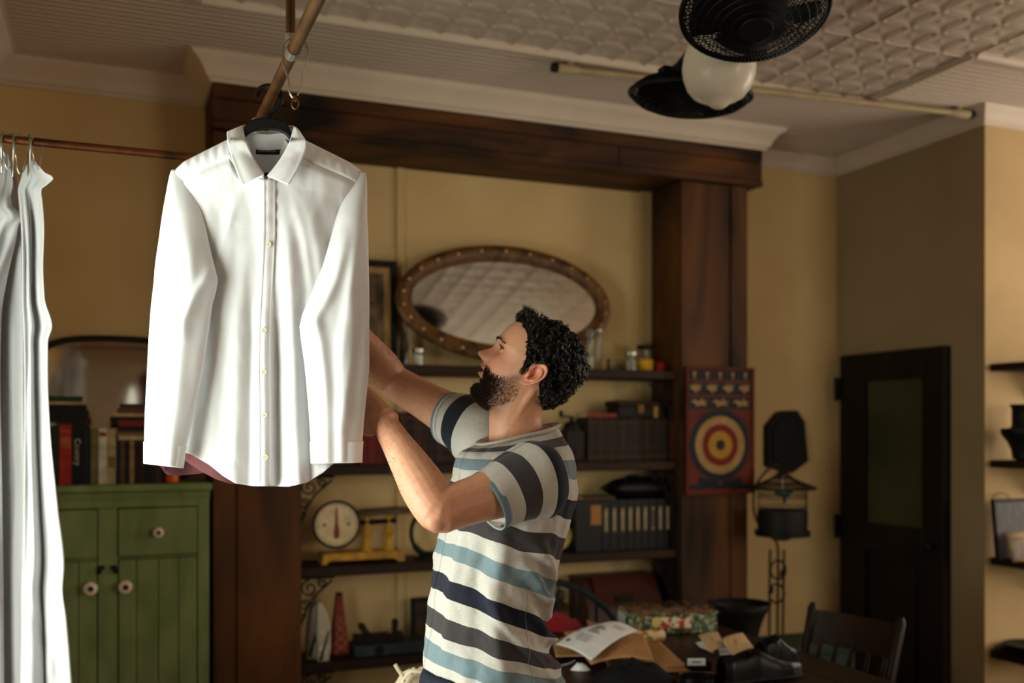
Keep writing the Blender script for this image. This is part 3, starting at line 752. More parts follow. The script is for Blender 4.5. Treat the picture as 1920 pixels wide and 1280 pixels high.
for q in (688, 729):
    xq = XY(q, 4.32); obj('column', MB().lathe([(.03, .048), (.022, .058), (.014, .075), (.016, .1), (.026, .125), (.018, .14), (.012, zp - Z3 - .012)], (xq, 4.325, Z3), 16), M_yellow, sc_)
obj('beam', MB().tube([(XY(672, 4.3), 4.32, zp - .05), (XY(745, 4.3), 4.32, zp - .045)], .011, 8), M_dark, sc_)
# iron hoop standing on a foot
hx, hzc = XY(806, 4.33), Z3 + .118
hp = thing('iron_hoop', 'black iron hoop on a flared foot behind the man\'s elbow', 'hoop', (hx, 4.33, Z3))
obj('hoop', MB().tube([(hx + .088 * math.cos(2*math.pi*k/36), 4.33, hzc + .10 * math.sin(2*math.pi*k/36)) for k in range(36)], [.010 if math.sin(2*math.pi*k/36) > -.6 else .015 for k in range(36)], 8, closed=True), M_black, hp)
obj('foot', MB().lathe([(.085, 0), (.08, .008), (.03, .016), (.02, .03), (0, .032)], (hx, 4.33, Z3), 20), M_black, hp)
# round cream clock behind the man
kx, kz = XY(1043, 4.34), ZY(1043, 1003, 4.34)
ck = thing('round_clock', 'round cream clock on the third shelf just behind the man\'s back', 'clock', (kx, 4.34, Z3))
rk = kz - Z3 - .004
obj('case', MB().lathe([(rk * .8, -.05), (rk, -.03), (rk, 0), (rk * .93, .012), (rk * .9, .006), (0, .006)], (0, 0, 0), 32, RX).move(Matrix.Translation((kx, 4.33, kz))), mat('aged_cream_case', (210, 178, 108), (190, 156, 86), .45, 10), ck)
obj('hand', MB().box((kx - .002, 4.3225, kz), (kx + .002, 4.324, kz + rk * .6)).box((kx, 4.3225, kz - .002), (kx + rk * .45, 4.324, kz + .002)), M_black, ck)
obj('foot', MB().box((kx - .03, 4.33, Z3), (kx + .03, 4.37, Z3 + .012)), M_dark, ck)
# row of black box files with pale spine strips
y_ = 4.27; fz1 = ZY(1170, 936, y_)
tan = thing('tan_box', 'black box with a tan spine label left of the row of black box files', 'box file', (XY(1113, y_), y_ + .08, Z3))
a_, b_ = XY(1080, y_), XY(1129, y_)
obj('case', MB().box((a_, y_, Z3), (b_ - .001, y_ + .19, fz1)), M_blackp, tan, bevel=.002)
obj('spine_label', MB().box((XY(1108, y_), y_ - .0015, ZY(1113, 984, y_)), (XY(1127, y_), y_, ZY(1113, 947, y_))), mat('tan_label', (158, 108, 56), None, .7), tan)
ords = 'first second third fourth fifth sixth seventh eighth ninth tenth'.split()
M_strip = mat('pale_spine_strip', (172, 150, 112), (150, 130, 96), .6, 30); M_strip2 = mat('dull_spine_strip', (92, 82, 62), None, .6)
e_ = [1129, 1144, 1160, 1175, 1189, 1203, 1217, 1231, 1245, 1259, 1271]
for k in range(10):
    a_, b_ = XY(e_[k], y_), XY(e_[k + 1], y_)
    f = thing('box_file', 'black box file with a pale spine strip, %s from the tan label in the row' % ords[k], 'box file', ((a_ + b_) / 2, y_ + .09, Z3), 0, 'row of black box files')
    obj('case', MB().box((a_ + .0008, y_, Z3), (b_ - .0008, y_ + .19, fz1)), M_blackp, f, bevel=.002)
    m_ = (a_ + b_) / 2; z0, z1 = ZY(1180, 995, y_), ZY(1180, 951, y_)
    st = obj('spine_strip', MB().box((m_ - .007, y_ - .0015, z0), (m_ + .007, y_, z1)), M_strip2 if k in (6, 9) else M_strip, f)
    for zz in (z0 + .008, z1 - .008): obj('stud', MB().ball((m_, y_ - .002, zz), .008, 8, 5), M_strip2 if k == 9 else M_strip, st)
c_ = (XY(1131, 4.33), 4.33, fz1 + .0005)
book(XY(1092, 4.29), XY(1152, 4.29), 4.28, fz1 + .001, .14, .014, (84, 62, 34), 'thin brown book lying on the black box files', None, lay=True)
bx0, bx1 = XY(1140, 4.31), XY(1262, 4.31); zz = fz1 + .016
case = thing('leather_case', 'black humped leather case lying on top of the box files', 'case', ((bx0 + bx1) / 2, 4.36, fz1))
obj('body', MB().grid(lambda u, v: (lerp(bx0, bx1, u) , 4.345 - .07 * math.cos(v * math.pi * 2) , fz1 + .05 + (.035 + .022 * math.sin(u * math.pi)) * math.sin(v * math.pi * 2) * min(1, 6 * u, 6 * (1 - u)) ** .5), 20, 16), M_blackp, case)
obj('handle', MB().tube(spline([(bx0 + .08, 4.29, fz1 + .092), (bx0 + .09, 4.285, fz1 + .112), (bx0 + .15, 4.285, fz1 + .114), (bx0 + .16, 4.29, fz1 + .096)], 12), .006, 8), M_black, case)

# ------------------------------------------------------------------ lowest shelf
def traced(pts, Y): return [onY(a, b, Y) for a, b in pts]
# pair of pale pointed boots/lasts
M_last = mat('chipped_white_paint', (228, 222, 206), (176, 168, 148), .6, 22, lo=.3, hi=.45)
for k, (pts, lb) in enumerate(([[(575, 1238), (577, 1180), (584, 1138), (597, 1127), (606, 1150), (609, 1190), (607, 1238)], 'chipped white pointed wooden shape beside the post, left one of the pair'],
                               [[(596, 1241), (594, 1180), (595, 1130), (603, 1128), (613, 1146), (621, 1175), (621, 1215), (617, 1239)], 'chipped white pointed wooden shape with dark stripe, right one of the pair'])):
    Y = 4.30 - k * .06; P_ = traced(pts, Y); P_ = [Vector((v.x, v.y, max(v.z, Z4))) for v in P_]
    b0 = min(v.z for v in P_); P_ = [Vector((v.x, v.y, Z4 + (v.z - b0) * 1.0)) for v in P_]
    c = sum(P_, Vector()) / len(P_)
    t = thing('wooden_last', lb, 'shoe last', (c.x, Y + .02, Z4), 0, 'white wooden lasts')
    obj('body', MB().prism(P_, (0, .04, 0)), M_last, t, bevel=.006)
    q = [(577, 1230), (591, 1185), (595, 1187), (583, 1233)] if k == 0 else [(598, 1238), (614, 1186), (619, 1180), (604, 1238)]
    obj('stripe', MB().prism([v - Vector((0, .0015, 0)) for v in traced(q, Y)], (0, .003, 0)), M_black, t)
# red four-sided pyramid box
x0, x1 = XY(622, 4.30), XY(656, 4.30); zt_ = ZY(640, 1113, 4.3); xc, yc = (x0 + x1) / 2, 4.34; w = (x1 - x0) / 2
py_ = thing('pyramid_box', 'tall tapering red pyramid box with lattice marks on the lowest shelf', 'metronome', (xc, yc, Z4))
def frust(w0, w1, z0, z1): return MB().add([(xc-w0,yc-w0,z0),(xc+w0,yc-w0,z0),(xc+w0,yc+w0,z0),(xc-w0,yc+w0,z0),(xc-w1,yc-w1,z1),(xc+w1,yc-w1,z1),(xc+w1,yc+w1,z1),(xc-w1,yc+w1,z1)], [(0,3,2,1),(4,5,6,7),(0,1,5,4),(1,2,6,5),(2,3,7,6),(3,0,4,7)])
M_redw = mat('dull_red_wood', (132, 48, 36), (100, 34, 26), .5, 20)
obj('body', frust(w, w * .36, Z4 + .012, zt_ - .012), M_redw, py_, bevel=.003)
obj('base', frust(w * 1.08, w * 1.08, Z4, Z4 + .011), M_dark, py_, bevel=.003); obj('cap', frust(w * .40, w * .3, zt_ - .011, zt_), M_dark, py_)
mbx = MB()
for k in range(4):
    z0 = Z4 + .02 + k * .04; z1 = z0 + .04
    for s_ in (-1, 1):
        f0, f1 = lerp(w, w * .36, (z0 - Z4) / (zt_ - Z4)), lerp(w, w * .36, (z1 - Z4) / (zt_ - Z4))
        mbx.tube([(xc - s_ * f0 * .8, yc - f0 - .001, z0), (xc + s_ * f1 * .8, yc - f1 - .001, z1)], .0018, 5)
obj('lattice', mbx, M_kraft, py_)
# block plane on a long teal-grey box
tx0, tx1 = XY(664, 4.28), XY(800, 4.28)
tb = thing('tool_box', 'long low blue grey wooden tray carrying the old hand plane', 'tray', ((tx0 + tx1) / 2, 4.33, Z4))
M_teal = mat('blue_grey_paint', (52, 62, 62), (38, 44, 42), .6, 14)
zb_ = ZY(720, 1207, 4.28)
obj('body', MB().box((tx0, 4.27, Z4), (tx1, 4.41, zb_)), M_teal, tb, bevel=.003)
obj('knot', MB().lathe([(.02, 0), (.018, .004), (0, .004)], (0, 0, 0), 16, RX).move(Matrix.Translation((XY(712, 4.27), 4.27, (Z4 + zb_) / 2))), M_black, tb)
hpn = thing('hand_plane', 'old dark wooden hand plane with horn handle and knob', 'tool', (XY(712, 4.3), 4.33, zb_))
a_, b_ = XY(667, 4.3), XY(757, 4.3); zz = ZY(700, 1190, 4.3)
obj('body', MB().box((a_, 4.30, zb_ + .0005), (b_, 4.365, zz)), M_dark, hpn, bevel=.004)
def TR(q, Y=4.315): return traced(q, Y)
obj('horn', MB().prism(TR([(672, 1172), (677, 1168), (684, 1169), (690, 1180), (699, 1190), (699, 1196), (682, 1194), (682, 1186), (676, 1182)]), (0, .025, 0)), M_shelf, hpn, bevel=.004)
obj('handle', MB().prism(TR([(731, 1195), (737, 1178), (736, 1166), (739, 1160), (746, 1160), (748, 1168), (746, 1178), (748, 1195)]), (0, .025, 0)), M_shelf, hpn, bevel=.004)
obj('iron', MB().prism(TR([(726, 1195), (733, 1178), (736, 1180), (731, 1196)]), (0, .03, 0)), M_wire, hpn)
# small dark framed picture
q0, q1 = XY(770, 4.43), XY(826, 4.43)
p2_ = thing('framed_picture', 'small dark framed picture on the lowest shelf, partly behind the striped shirt', 'picture', ((q0 + q1) / 2, 4.43, Z4))
pframe(p2_, q0, q1, Z4, ZY(800, 1119, 4.43), .018, 4.43, .05, M_black, mat('dark_landscape_print', (42, 34, 22), (84, 66, 40), .5, 10, lo=.4, hi=.7))
# figurine by the windsor chair
fx = XY(1047, 4.30); fg = thing('figurine', 'small dark figurine on the lowest shelf seen through the spindle chair', 'figurine', (fx, 4.3, Z4))
fh = ZY(1047, 1105, 4.3) - Z4
obj('base', MB().lathe([(.07, 0), (.07, .012), (.06, .02), (0, .02)], (fx, 4.3, Z4), 16), M_dark, fg)
obj('body', MB().lathe([(.05, .02), (.055, fh * .25), (.038, fh * .5), (.05, fh * .68), (.02, fh * .78)], (fx, 4.3, Z4), 14), mat('dull_bronze', (70, 54, 30), (44, 34, 20), .4, 20), fg)
obj('head', MB().ball((fx + .006, 4.295, Z4 + fh * .88), (.026, .026, .03), 12, 9), mat('dull_bronze', (70, 54, 30)), fg)
# red slant-front desk box
ry = 4.10; x0, x1 = XY(1128, ry), XY(1272, ry); zt_ = ZY(1190, 1092, ry)
rb = thing('slant_box', 'reddish brown slant-front desk box on the lowest shelf by the right post', 'desk box', ((x0 + x1) / 2, 4.28, Z4))
pr_ = [(4.24, Z4), (4.46, Z4), (4.46, zt_), (4.33, zt_), (4.235, zt_ - .14)]
obj('body', MB().prism([(x0, a, b) for a, b in pr_], (x1 - x0, 0, 0)), mat('red_mahogany', (54, 21, 12), (42, 16, 9), .4, 6, (.3, 1, 1)), rb, bevel=.003)
obj('lid', MB().prism([(x0 + .05, 4.2335, zt_ - .131), (x0 + .05, 4.3235, zt_ + .0), (x0 + .05, 4.318, zt_ + .006), (x0 + .05, 4.228, zt_ - .126)], (x1 - x0 - .06, 0, 0)), mat('red_mahogany_lid', (64, 25, 14), (50, 19, 11), .4, 6, (.3, 1, 1)), rb, bevel=.002)
obj('lock_plate', MB().prism([(x0 + .15, 4.233, zt_ - .11), (x0 + .24, 4.233, zt_ - .11), (x0 + .24, 4.252, zt_ - .082), (x0 + .15, 4.252, zt_ - .082)], (0, -.004, .002)), M_black, rb)
# ------------------------------------------------------------------ target board on the right post
ty = 4.166; x0, x1 = XY(1285, ty), XY(1412, ty); zt_, zb_ = ZY(1348, 688, ty), ZY(1348, 926, ty)
tg = thing('target_board', 'printed target game board with bird rows hung on the right timber post', 'dartboard', ((x0 + x1) / 2, ty, zb_))
M_tred = mat('board_orange_red', (104, 38, 14), (84, 28, 11), .6, 8); M_navy = mat('board_navy', (13, 17, 25), (17, 22, 30), .55, 20)
M_bird = mat('board_cream', (166, 132, 76), (148, 114, 62), .6, 20); M_yel = mat('board_yellow', (166, 122, 22), None, .6); M_ringr = mat('board_ring_red', (108, 19, 13), None, .6)
fw = .012
for lo, hi in (((x0, zb_), (x0 + fw, zt_)), ((x1 - fw, zb_), (x1, zt_)), ((x0 + fw, zt_ - fw), (x1 - fw, zt_)), ((x0 + fw, zb_), (x1 - fw, zb_ + fw * 1.6))):
    obj('frame_bar', MB().box((lo[0], ty - .014, lo[1]), (hi[0], ty + .005, hi[1])), M_tred, tg, bevel=.002)
obj('board', MB().box((x0 + fw, ty - .004, zb_ + fw), (x1 - fw, ty + .004, zt_ - fw)), M_tred, tg)
def zz_(py): return ZY(1348, py, ty)
def band(pa, pb, m=M_navy): return obj('printed_band', MB().box((x0 + fw + .004, ty - .0048, zz_(pb)), (x1 - fw - .004, ty - .004, zz_(pa))), m, tg)
b1 = band(694, 712); b2 = band(717, 740); b3 = band(745, 766)
def flat(par, pts, y, m, n='figure'):
    P_ = [Vector((a, y, b)) for a, b in pts]; return obj(n, MB().prism(P_, (0, -.0006, 0)), m, par)
W_ = x1 - x0 - 2 * fw
for k in range(5):                                     # pale pins in the first row
    cx_ = x0 + fw + W_ * (.1 + .2 * k); zm = zz_(698)
    flat(b1, [(cx_ - .010, zm), (cx_ + .010, zm), (cx_ + .006, zm - .016), (cx_ + .003, zm - .02), (cx_ + .003, zz_(711)), (cx_ - .003, zz_(711)), (cx_ - .003, zm - .02), (cx_ - .006, zm - .016)], ty - .0048, M_bird)
bird = [(-.5, .35), (-.3, .1), (-.15, .45), (-.02, .12), (.12, .5), (.2, .15), (.48, .42), (.3, -.05), (.36, -.25), (.1, -.2), (.02, -.5), (-.12, -.2), (-.35, -.1)]
for k in range(4):
    cx_ = x0 + fw + W_ * (.12 + .255 * k); zm = zz_(728)
    flat(b2, [(cx_ + a * .075, zm + b * .055) for a, b in bird], ty - .0048, M_bird)
bird2 = [(-.5, .1), (-.25, .3), (-.05, .1), (.15, .45), (.2, .15), (.5, .2), (.25, 0), (.4, -.3), (0, -.25), (-.2, -.4), (-.25, -.05)]
for k in range(3):
    cx_ = x0 + fw + W_ * (.18 + .33 * k); zm = zz_(755)
    flat(b3, [(cx_ + a * .105, zm + b * .05) for a, b in bird2], ty - .0048, M_bird)
tcx, tcz = XY(1349, ty), zz_(834); RXm = Matrix.Rotation(R(90), 3, 'X')
for r_, m_, e_ in ((.174, M_navy, .001), (.142, M_bird, .0018), (.103, M_ringr, .0026), (.068, M_yel, .0034), (.026, M_navy, .0042)):
    obj('target_ring', MB().lathe([(r_, 0), (r_, .0012), (0, .0012)], (0, 0, 0), 48, RXm).move(Matrix.Translation((tcx, ty - .0045 - e_ + .0006, tcz))), m_, tg)
for s_ in (-1, 1):
    flat(tg, [(tcx + s_ * .125, zz_(893)), (tcx + s_ * .125, zz_(910)), (tcx + s_ * .01, zz_(910)), (tcx + s_ * .01, zz_(901))][::s_], ty - .0044, M_navy, 'printed_patch')
obj('printed_patch', MB().box((x0 + fw + .002, ty - .005, zz_(916)), (x1 - fw - .002, ty - .004, zz_(908))), M_navy, tg)

# dark elongated octagon plaque on the back wall
oy = YB - .002
po = [onY(a, b, oy) for a, b in ((1432, 798), (1452, 773), (1460, 770), (1488, 769), (1502, 790), (1509, 864), (1480, 886), (1472, 886), (1432, 873))]
oc = sum(po, Vector()) / len(po)
og = thing('wall_plaque', 'black faceted plaque with a pointed foot hung on the wall above the birdcage', 'plaque', (oc.x, oy, min(p.z for p in po)))
obj('body', MB().prism(po, (0, -.035, 0)), M_dark, og, bevel=.004)
pi_ = [oc + (p - oc) * .78 + Vector((0, -.035, 0)) for p in po]
obj('raised_panel', MB().prism(pi_, (0, -.010, 0)), M_black, og, bevel=.004)

# birdcage on its iron stand
Tb = 4.82
cgx = W(1467, 950, Tb); cx_, cy_ = cgx.x, cgx.y
def zt(py): return W(1467, py, Tb).z
bc = thing('birdcage', 'old wire birdcage with a flared pagoda roof beside the dark door', 'birdcage', (cx_, cy_, zt(1010)))
S = Tb / FPX
M_cage = mat('cage_wire', (46, 36, 24), (30, 24, 16), .5, 20, metal=.3)
roof = [(60*S, zt(916)), (61*S, zt(913)), (40*S, zt(905)), (20*S, zt(896)), (8*S, zt(886)), (5*S, zt(880)), (0, zt(876))]
rf = MB()
for k in range(36):
    a = 2 * math.pi * k / 36
    rf.tube([(cx_ + r_ * math.cos(a), cy_ + r_ * math.sin(a), z) for r_, z in roof], .0018, 4)
for r_, z in roof[:5]: rf.tube([(cx_ + r_ * math.cos(2*math.pi*k/32), cy_ + r_ * math.sin(2*math.pi*k/32), z) for k in range(32)], .0035, 5, closed=True)
obj('roof', rf, M_cage, bc)
rc = 45 * S
for k in range(40):
    a = 2 * math.pi * k / 40
    obj('bar', MB().tube([(cx_ + rc * math.cos(a), cy_ + rc * math.sin(a), zt(998)), (cx_ + rc * math.cos(a), cy_ + rc * math.sin(a), zt(914))], .0013, 4), M_cage, bc)
for py in (926, 932, 950, 975): obj('ring', MB().tube([(cx_ + rc * math.cos(2*math.pi*k/32), cy_ + rc * math.sin(2*math.pi*k/32), zt(py)) for k in range(32)], .0022, 5, closed=True), M_cage, bc)
obj('seed_guard', MB().lathe([(rc * 1.01, zt(996)), (rc * 1.03, zt(962)), (rc * 1.0, zt(955)), (rc * .99, zt(962)), (rc * .97, zt(996))], (cx_, cy_, 0), 32), mat('amber_glass_guard', (26, 17, 8), (16, 11, 6), .6, 10), bc)
obj('tray', MB().lathe([(.02, zt(1013)), (rc * .6, zt(1006)), (rc * 1.12, zt(1004)), (rc * 1.14, zt(994)), (rc * 1.0, zt(994))], (cx_, cy_, 0), 32), M_black, bc)
bd = thing('bird_figurine', 'small teal bird ornament hanging inside the birdcage', 'bird', (cx_, cy_, zt(938)))
M_tealb = mat('teal_feather', (34, 84, 84), (24, 60, 62), .5, 40)
obj('body', MB().ball((cx_, cy_, zt(926)), (.045, .02, .016), 14, 9, Matrix.Rotation(R(14), 3, 'Y')), M_tealb, bd)
obj('head', MB().ball((cx_ + .042, cy_, zt(922)), .014, 10, 7).tube([(cx_ + .05, cy_, zt(922)), (cx_ + .064, cy_, zt(922.5))], [.005, .001], 6), M_tealb, bd)
obj('tail', MB().prism([(cx_ + .005, cy_ - .004, zt(928)), (cx_ + .02, cy_ - .004, zt(928)), (cx_ + .018, cy_ - .004, zt(944)), (cx_ + .006, cy_ - .004, zt(944))], (0, .006, 0)), M_tealb, bd)
obj('hanging_wire', MB().tube([(cx_, cy_, zt(922)), (cx_, cy_, zt(890))], .0012, 4), M_wire, bd)
# stand: arm sweeping round the cage, three rods with ring ornaments, base on the floor
stn = thing('cage_stand', 'slim dark iron stand with ring ornaments holding the birdcage', 'stand', (cx_ - .05, cy_ + .12, 0))
def ST(q, t=Tb + .12): return [W(a, b, t) for a, b in q]
M_st = mat('stand_iron', (60, 44, 24), (40, 30, 18), .5, 20, metal=.4)
obj('arm', MB().tube(spline(ST([(1468, 872, ), (1452, 872), (1436, 884), (1420, 905), (1413, 930), (1414, 960), (1424, 985), (1442, 1003), (1456, 1016), (1459, 1040)]), 40), .0065, 8), M_st, stn)
zfl = HY + CAMZ / (Tb + .12) * FPX
for a, b in ((1444, 1440), (1459, 1456), (1470, 1465)):
    obj('rod', MB().tube([W(a, 1030, Tb + .12), W(b, zfl - 8, Tb + .12)], .0065, 8), M_st, stn)
for c_, r_ in (((1459, 1068), 20), ((1456, 1112), 20)):
    o_ = W(*c_, Tb + .105); rr = r_ * S * .72
    obj('ring', MB().tube([o_ + RT * (rr * math.cos(2*math.pi*k/24)) + UP * (rr * 1.25 * math.sin(2*math.pi*k/24)) for k in range(24)], .006, 6, closed=True), M_st, stn)
for c_ in ((1467, 1073), (1446, 1107)):
    obj('leaf', MB().ball(W(*c_, Tb + .09), (.014, .006, .022), 10, 7, Matrix.Rotation(R(25), 3, 'Y')), M_black, stn)
o_ = W(1456, zfl, Tb + .12); obj('foot', MB().lathe([(.15, .0), (.15, .012), (.05, .03), (.03, .05), (0, .05)], (o_.x, o_.y, 0), 24), M_black, stn)

# ------------------------------------------------------------------ shelves in the nook on the right
NX0, NX1 = 3.80, 4.95
nl = ['highest', 'second highest', 'third', 'lowest']
NZ = [ZY(1852, p, YN) for p in (682, 862, 1044, 1218)]
for k, z in enumerate(NZ):
    s = thing('nook_shelf', '%s dark shelf on the pale wall at the right edge' % nl[k], 'shelf', (NX0, YN - .12, z - .035), 0, 'shelves on the right')
    obj('board', MB().box((NX0, YN - .26, z - .035), (NX1, YN - .003, z)), M_shelf, s, bevel=.004)
    for xq in (NX0 + .25, NX1 - .2): obj('bracket', MB().prism([(xq, YN - .003, z - .036), (xq, YN - .2, z - .036), (xq, YN - .2, z - .045), (xq, YN - .015, z - .17), (xq, YN - .003, z - .17)], (.012, 0, 0)), M_black, s)
# dark cast pot with stepped neck on the second shelf
ux = XY(1922, YN - .14); uz = NZ[1]
q = (YN - .14); Su = onY(1910, 805, q).dot(FW) / FPX
ur = thing('iron_pot', 'black stepped iron pot on the right wall shelf, cut by the photo edge', 'pot', (ux, q, uz))
obj('body', MB().lathe([(r_ * Su, h * Su) for r_, h in ((12, 0), (22, 4), (24, 20), (30, 34), (40, 48), (42, 54), (42, 60), (26, 62), (23, 66), (23, 98), (26, 102), (26, 106), (20, 106), (18, 70), (0, 66))], (ux, q, uz), 28), M_black, ur)
# picture propped on the third shelf with a wire loop behind
q = YN - .12; x0 = XY(1866, q); x1 = x0 + .25; z0 = NZ[2]
pp = thing('propped_picture', 'dark scratched board propped on the right wall shelf below the iron pot', 'picture', ((x0 + x1) / 2, q, z0))
zt_ = ZY(1880, 936, q)
pframe(pp, x0, x1, z0, zt_, .012, q, .10, M_dark, mat('scratched_slate', (52, 46, 38), (98, 84, 66), .4, 30, (1, 1, .3), lo=.45, hi=.75))
lp = W(1886, 932, onY(1886, 805, q + .06).dot(FW))
pl_ = thing('pale_postcard', 'pale small card leaning in front of the propped picture', 'card', (XY(1903, q - .05), q - .05, z0))
cx_ = XY(1896, q - .05)
obj('card', MB().add([(cx_, q - .06, z0), (cx_ + .10, q - .045, z0), (cx_ + .10, q - .03, z0 + .13), (cx_ - .012, q - .035, z0 + .125)], [(0, 1, 2, 3)]), M_bird, pl_); solid(pl_.children[0], .002)
obj('print', MB().add([(cx_ + .012, q - .0615, z0 + .012), (cx_ + .09, q - .05, z0 + .012), (cx_ + .09, q - .036, z0 + .11), (cx_ + .004, q - .041, z0 + .108)], [(0, 1, 2, 3)]), M_print, pl_)
wl = thing('wire_loop', 'thin wire loop rising behind the propped picture on the right shelf', 'loop', (lp.x, q + .09, z0))
obj('loop', MB().tube([(lp.x + .052 * math.cos(2*math.pi*k/28), q + .09, lp.z - .012 + .03 * math.sin(2*math.pi*k/28)) for k in range(28)], .0022, 6, closed=True), M_black, wl)
obj('stem', MB().tube([(lp.x, q + .09, z0), (lp.x, q + .09, lp.z - .042)], .002, 6), M_black, wl)
# stacked dark plates on the lowest shelf
q = YN - .14; x_ = XY(1935, q)
for k in range(4):
    single('plate', ['lowest', 'second', 'third', 'topmost'][k] + ' dark plate of the stack on the lowest right wall shelf', 'plate', MB().lathe([(.06, 0), (.07, .003), (.15 - k * .012, .014), (.152 - k * .012, .017), (.07, .008), (0, .007)], (x_, q, NZ[3] + k * .0095), 36), M_black, (x_, q, NZ[3] + k * .0095), 'plates on the right shelf')

# ------------------------------------------------------------------ twin caged ceiling fan with a globe light
cg = W(1348, 126, 2.92)
fan = thing('ceiling_fan', 'black twin ceiling fan with two wire cages around a white globe lamp', 'ceiling fan', (cg.x, cg.y, cg.z - .12))
M_fan = mat('fan_black', (8, 8, 8), (12, 12, 11), .6, 30)
obj('ceiling_rose', MB().lathe([(.075, -.05), (.08, -.04), (.08, 0), (0, 0)], (cg.x, cg.y, ZC - .012), 24), M_fan, fan)
obj('down_rod', MB().tube([(cg.x, cg.y, cg.z + .19), (cg.x, cg.y, ZC - .05)], .016, 12), M_fan, fan)
obj('hub', MB().lathe([(.05, .09), (.085, .10), (.09, .15), (.06, .19), (0, .20)], cg, 24), M_fan, fan)
M_globe = mat('opal_globe', (226, 216, 196), None, .25)
obj('globe', MB().lathe([(0, -.122), (.015, -.120), (.026, -.113), (.034, -.105), (.050, -.099), (.074, -.086), (.093, -.062), (.104, -.032), (.1075, -.002), (.103, .03), (.09, .07), (.055, .10), (.05, .105), (0, .105)], cg, 32), M_globe, fan)
def cage(c, axis, rad, dep):
    """wire drum: dish front and back, hub, blades"""
    z_ = Vector(axis).normalized(); x_ = z_.orthogonal().normalized(); y_ = z_.cross(x_)
    Mx = Matrix((x_, y_, z_)).transposed()
    P = lambda r, a, h: c + Mx @ Vector((r * math.cos(a), r * math.sin(a), h))
    prof = [(.18, 1.), (.35, .98), (.6, .85), (.82, .6), (.95, .3), (1., 0), (.95, -.3), (.82, -.6), (.6, -.85), (.35, -.98), (.18, -1.)]
    w = MB()
    for k in range(84):
        a = 2 * math.pi * k / 84
        w.tube([P(rad * r, a + .25 * (1 - r), dep * h) for r, h in prof], .0019, 3, cap=False)
    for r, h in ((.35, .98), (.5, .91), (.6, .85), (.72, .73), (.82, .6), (.89, .45), (.95, .3)):
        for s_ in (1, -1): w.tube([P(rad * r, 2*math.pi*k/40, dep * h * s_) for k in range(40)], .0018, 3, closed=True)
    cg_ = obj('cage', w, M_fan, fan, kind='stuff')
    obj('cage_rim', MB().tube([P(rad * 1.005, 2*math.pi*k/56, 0) for k in range(56)], .008, 8, closed=True), M_fan, fan)
    for s_ in (1, -1): obj('cage_cap', MB().lathe([(rad * .25, dep * .97 * s_), (rad * .23, dep * 1.06 * s_), (0, dep * 1.08 * s_)], c, 24, Mx), M_fan, fan)
    obj('motor', MB().lathe([(.0, -dep * .9), (.07, -dep * .85), (.085, 0), (.07, dep * .8), (0, dep * .85)], c, 20, Mx), M_fan, fan)
    for k in range(4):
        a0 = 2 * math.pi * k / 4 + .4; b = MB()
        b.grid(lambda u, v: P(lerp(.07, rad * .88, v), a0 + (u - .5) * (1.15 - .25 * v), .028 * (u - .5) * 2), 8, 6)
        solid(obj('blade', b, M_fan, fan), .004)
cn, cf = W(1415, 20, 2.60), W(1294, 178, 3.25)
cage(cn, (.14, .27, .9), .188, .062)
cage(cf, (.03, -.12, 1), .195, .06)
for c_ in (cn, cf):
    d = (c_ - (cg + Vector((0, 0, .14)))); e = cg + Vector((0, 0, .14)) + d * .42
    obj('arm', MB().tube(spline([cg + Vector((0, 0, .14)), cg + Vector((0, 0, .14)) + d * .25 + Vector((0, 0, .02)), cg + Vector((0, 0, .14)) + d * .6 + Vector((0, 0, .03)), c_ + Vector((0, 0, .05))], 10), .02, 10), M_fan, fan)
jl = W(1255, 140, 3.15)
obj('yoke', MB().tube([W(1305, 100, 3.02), W(1280, 128, 3.1), W(1250, 146, 3.18)], [.03, .026, .02], 10).box(jl - Vector((.03, .02, .02)), jl + Vector((.03, .02, .02))), M_fan, fan)

# ------------------------------------------------------------------ pipe clothes rack
RZ, RX_, RYB = 2.206, .305, 2.63
rk = thing('pipe_rack', 'hanging clothes rack of aged copper and brass pipe', 'clothes rack', (RX_, 1.7, RZ))
obj('long_pole', MB().tube([(RX_, .55, RZ), (RX_, RYB - .02, RZ)], .0112, 16), M_brass, rk)
obj('drop_pipe', MB().tube([(RX_ - .004, 1.826, RZ + .012), (RX_ - .004, 1.826, ZC - .01)], .0085, 14), M_brass, rk)
obj('drop_pipe', MB().tube([(RX_, .60, RZ + .012), (RX_, .60, ZC - .01)], .0085, 14), M_brass, rk)
obj('cross_rod', MB().tube([(XL + .002, RYB, RZ), (RX_ + .02, RYB, RZ)], .0098, 14), M_copper, rk)
obj('tee_fitting', MB().tube([(RX_, RYB - .05, RZ), (RX_, RYB + .015, RZ)], .0145, 14).tube([(RX_ - .04, RYB, RZ), (RX_ + .03, RYB, RZ)], .0135, 14), M_copper, rk)
obj('solder_collar', MB().tube([(RX_, 1.811, RZ), (RX_, 1.843, RZ)], .0125, 14).tube([(RX_ - .004, 1.826, RZ + .01), (RX_ - .004, 1.826, RZ + .03)], .0105, 12), M_wire, rk)
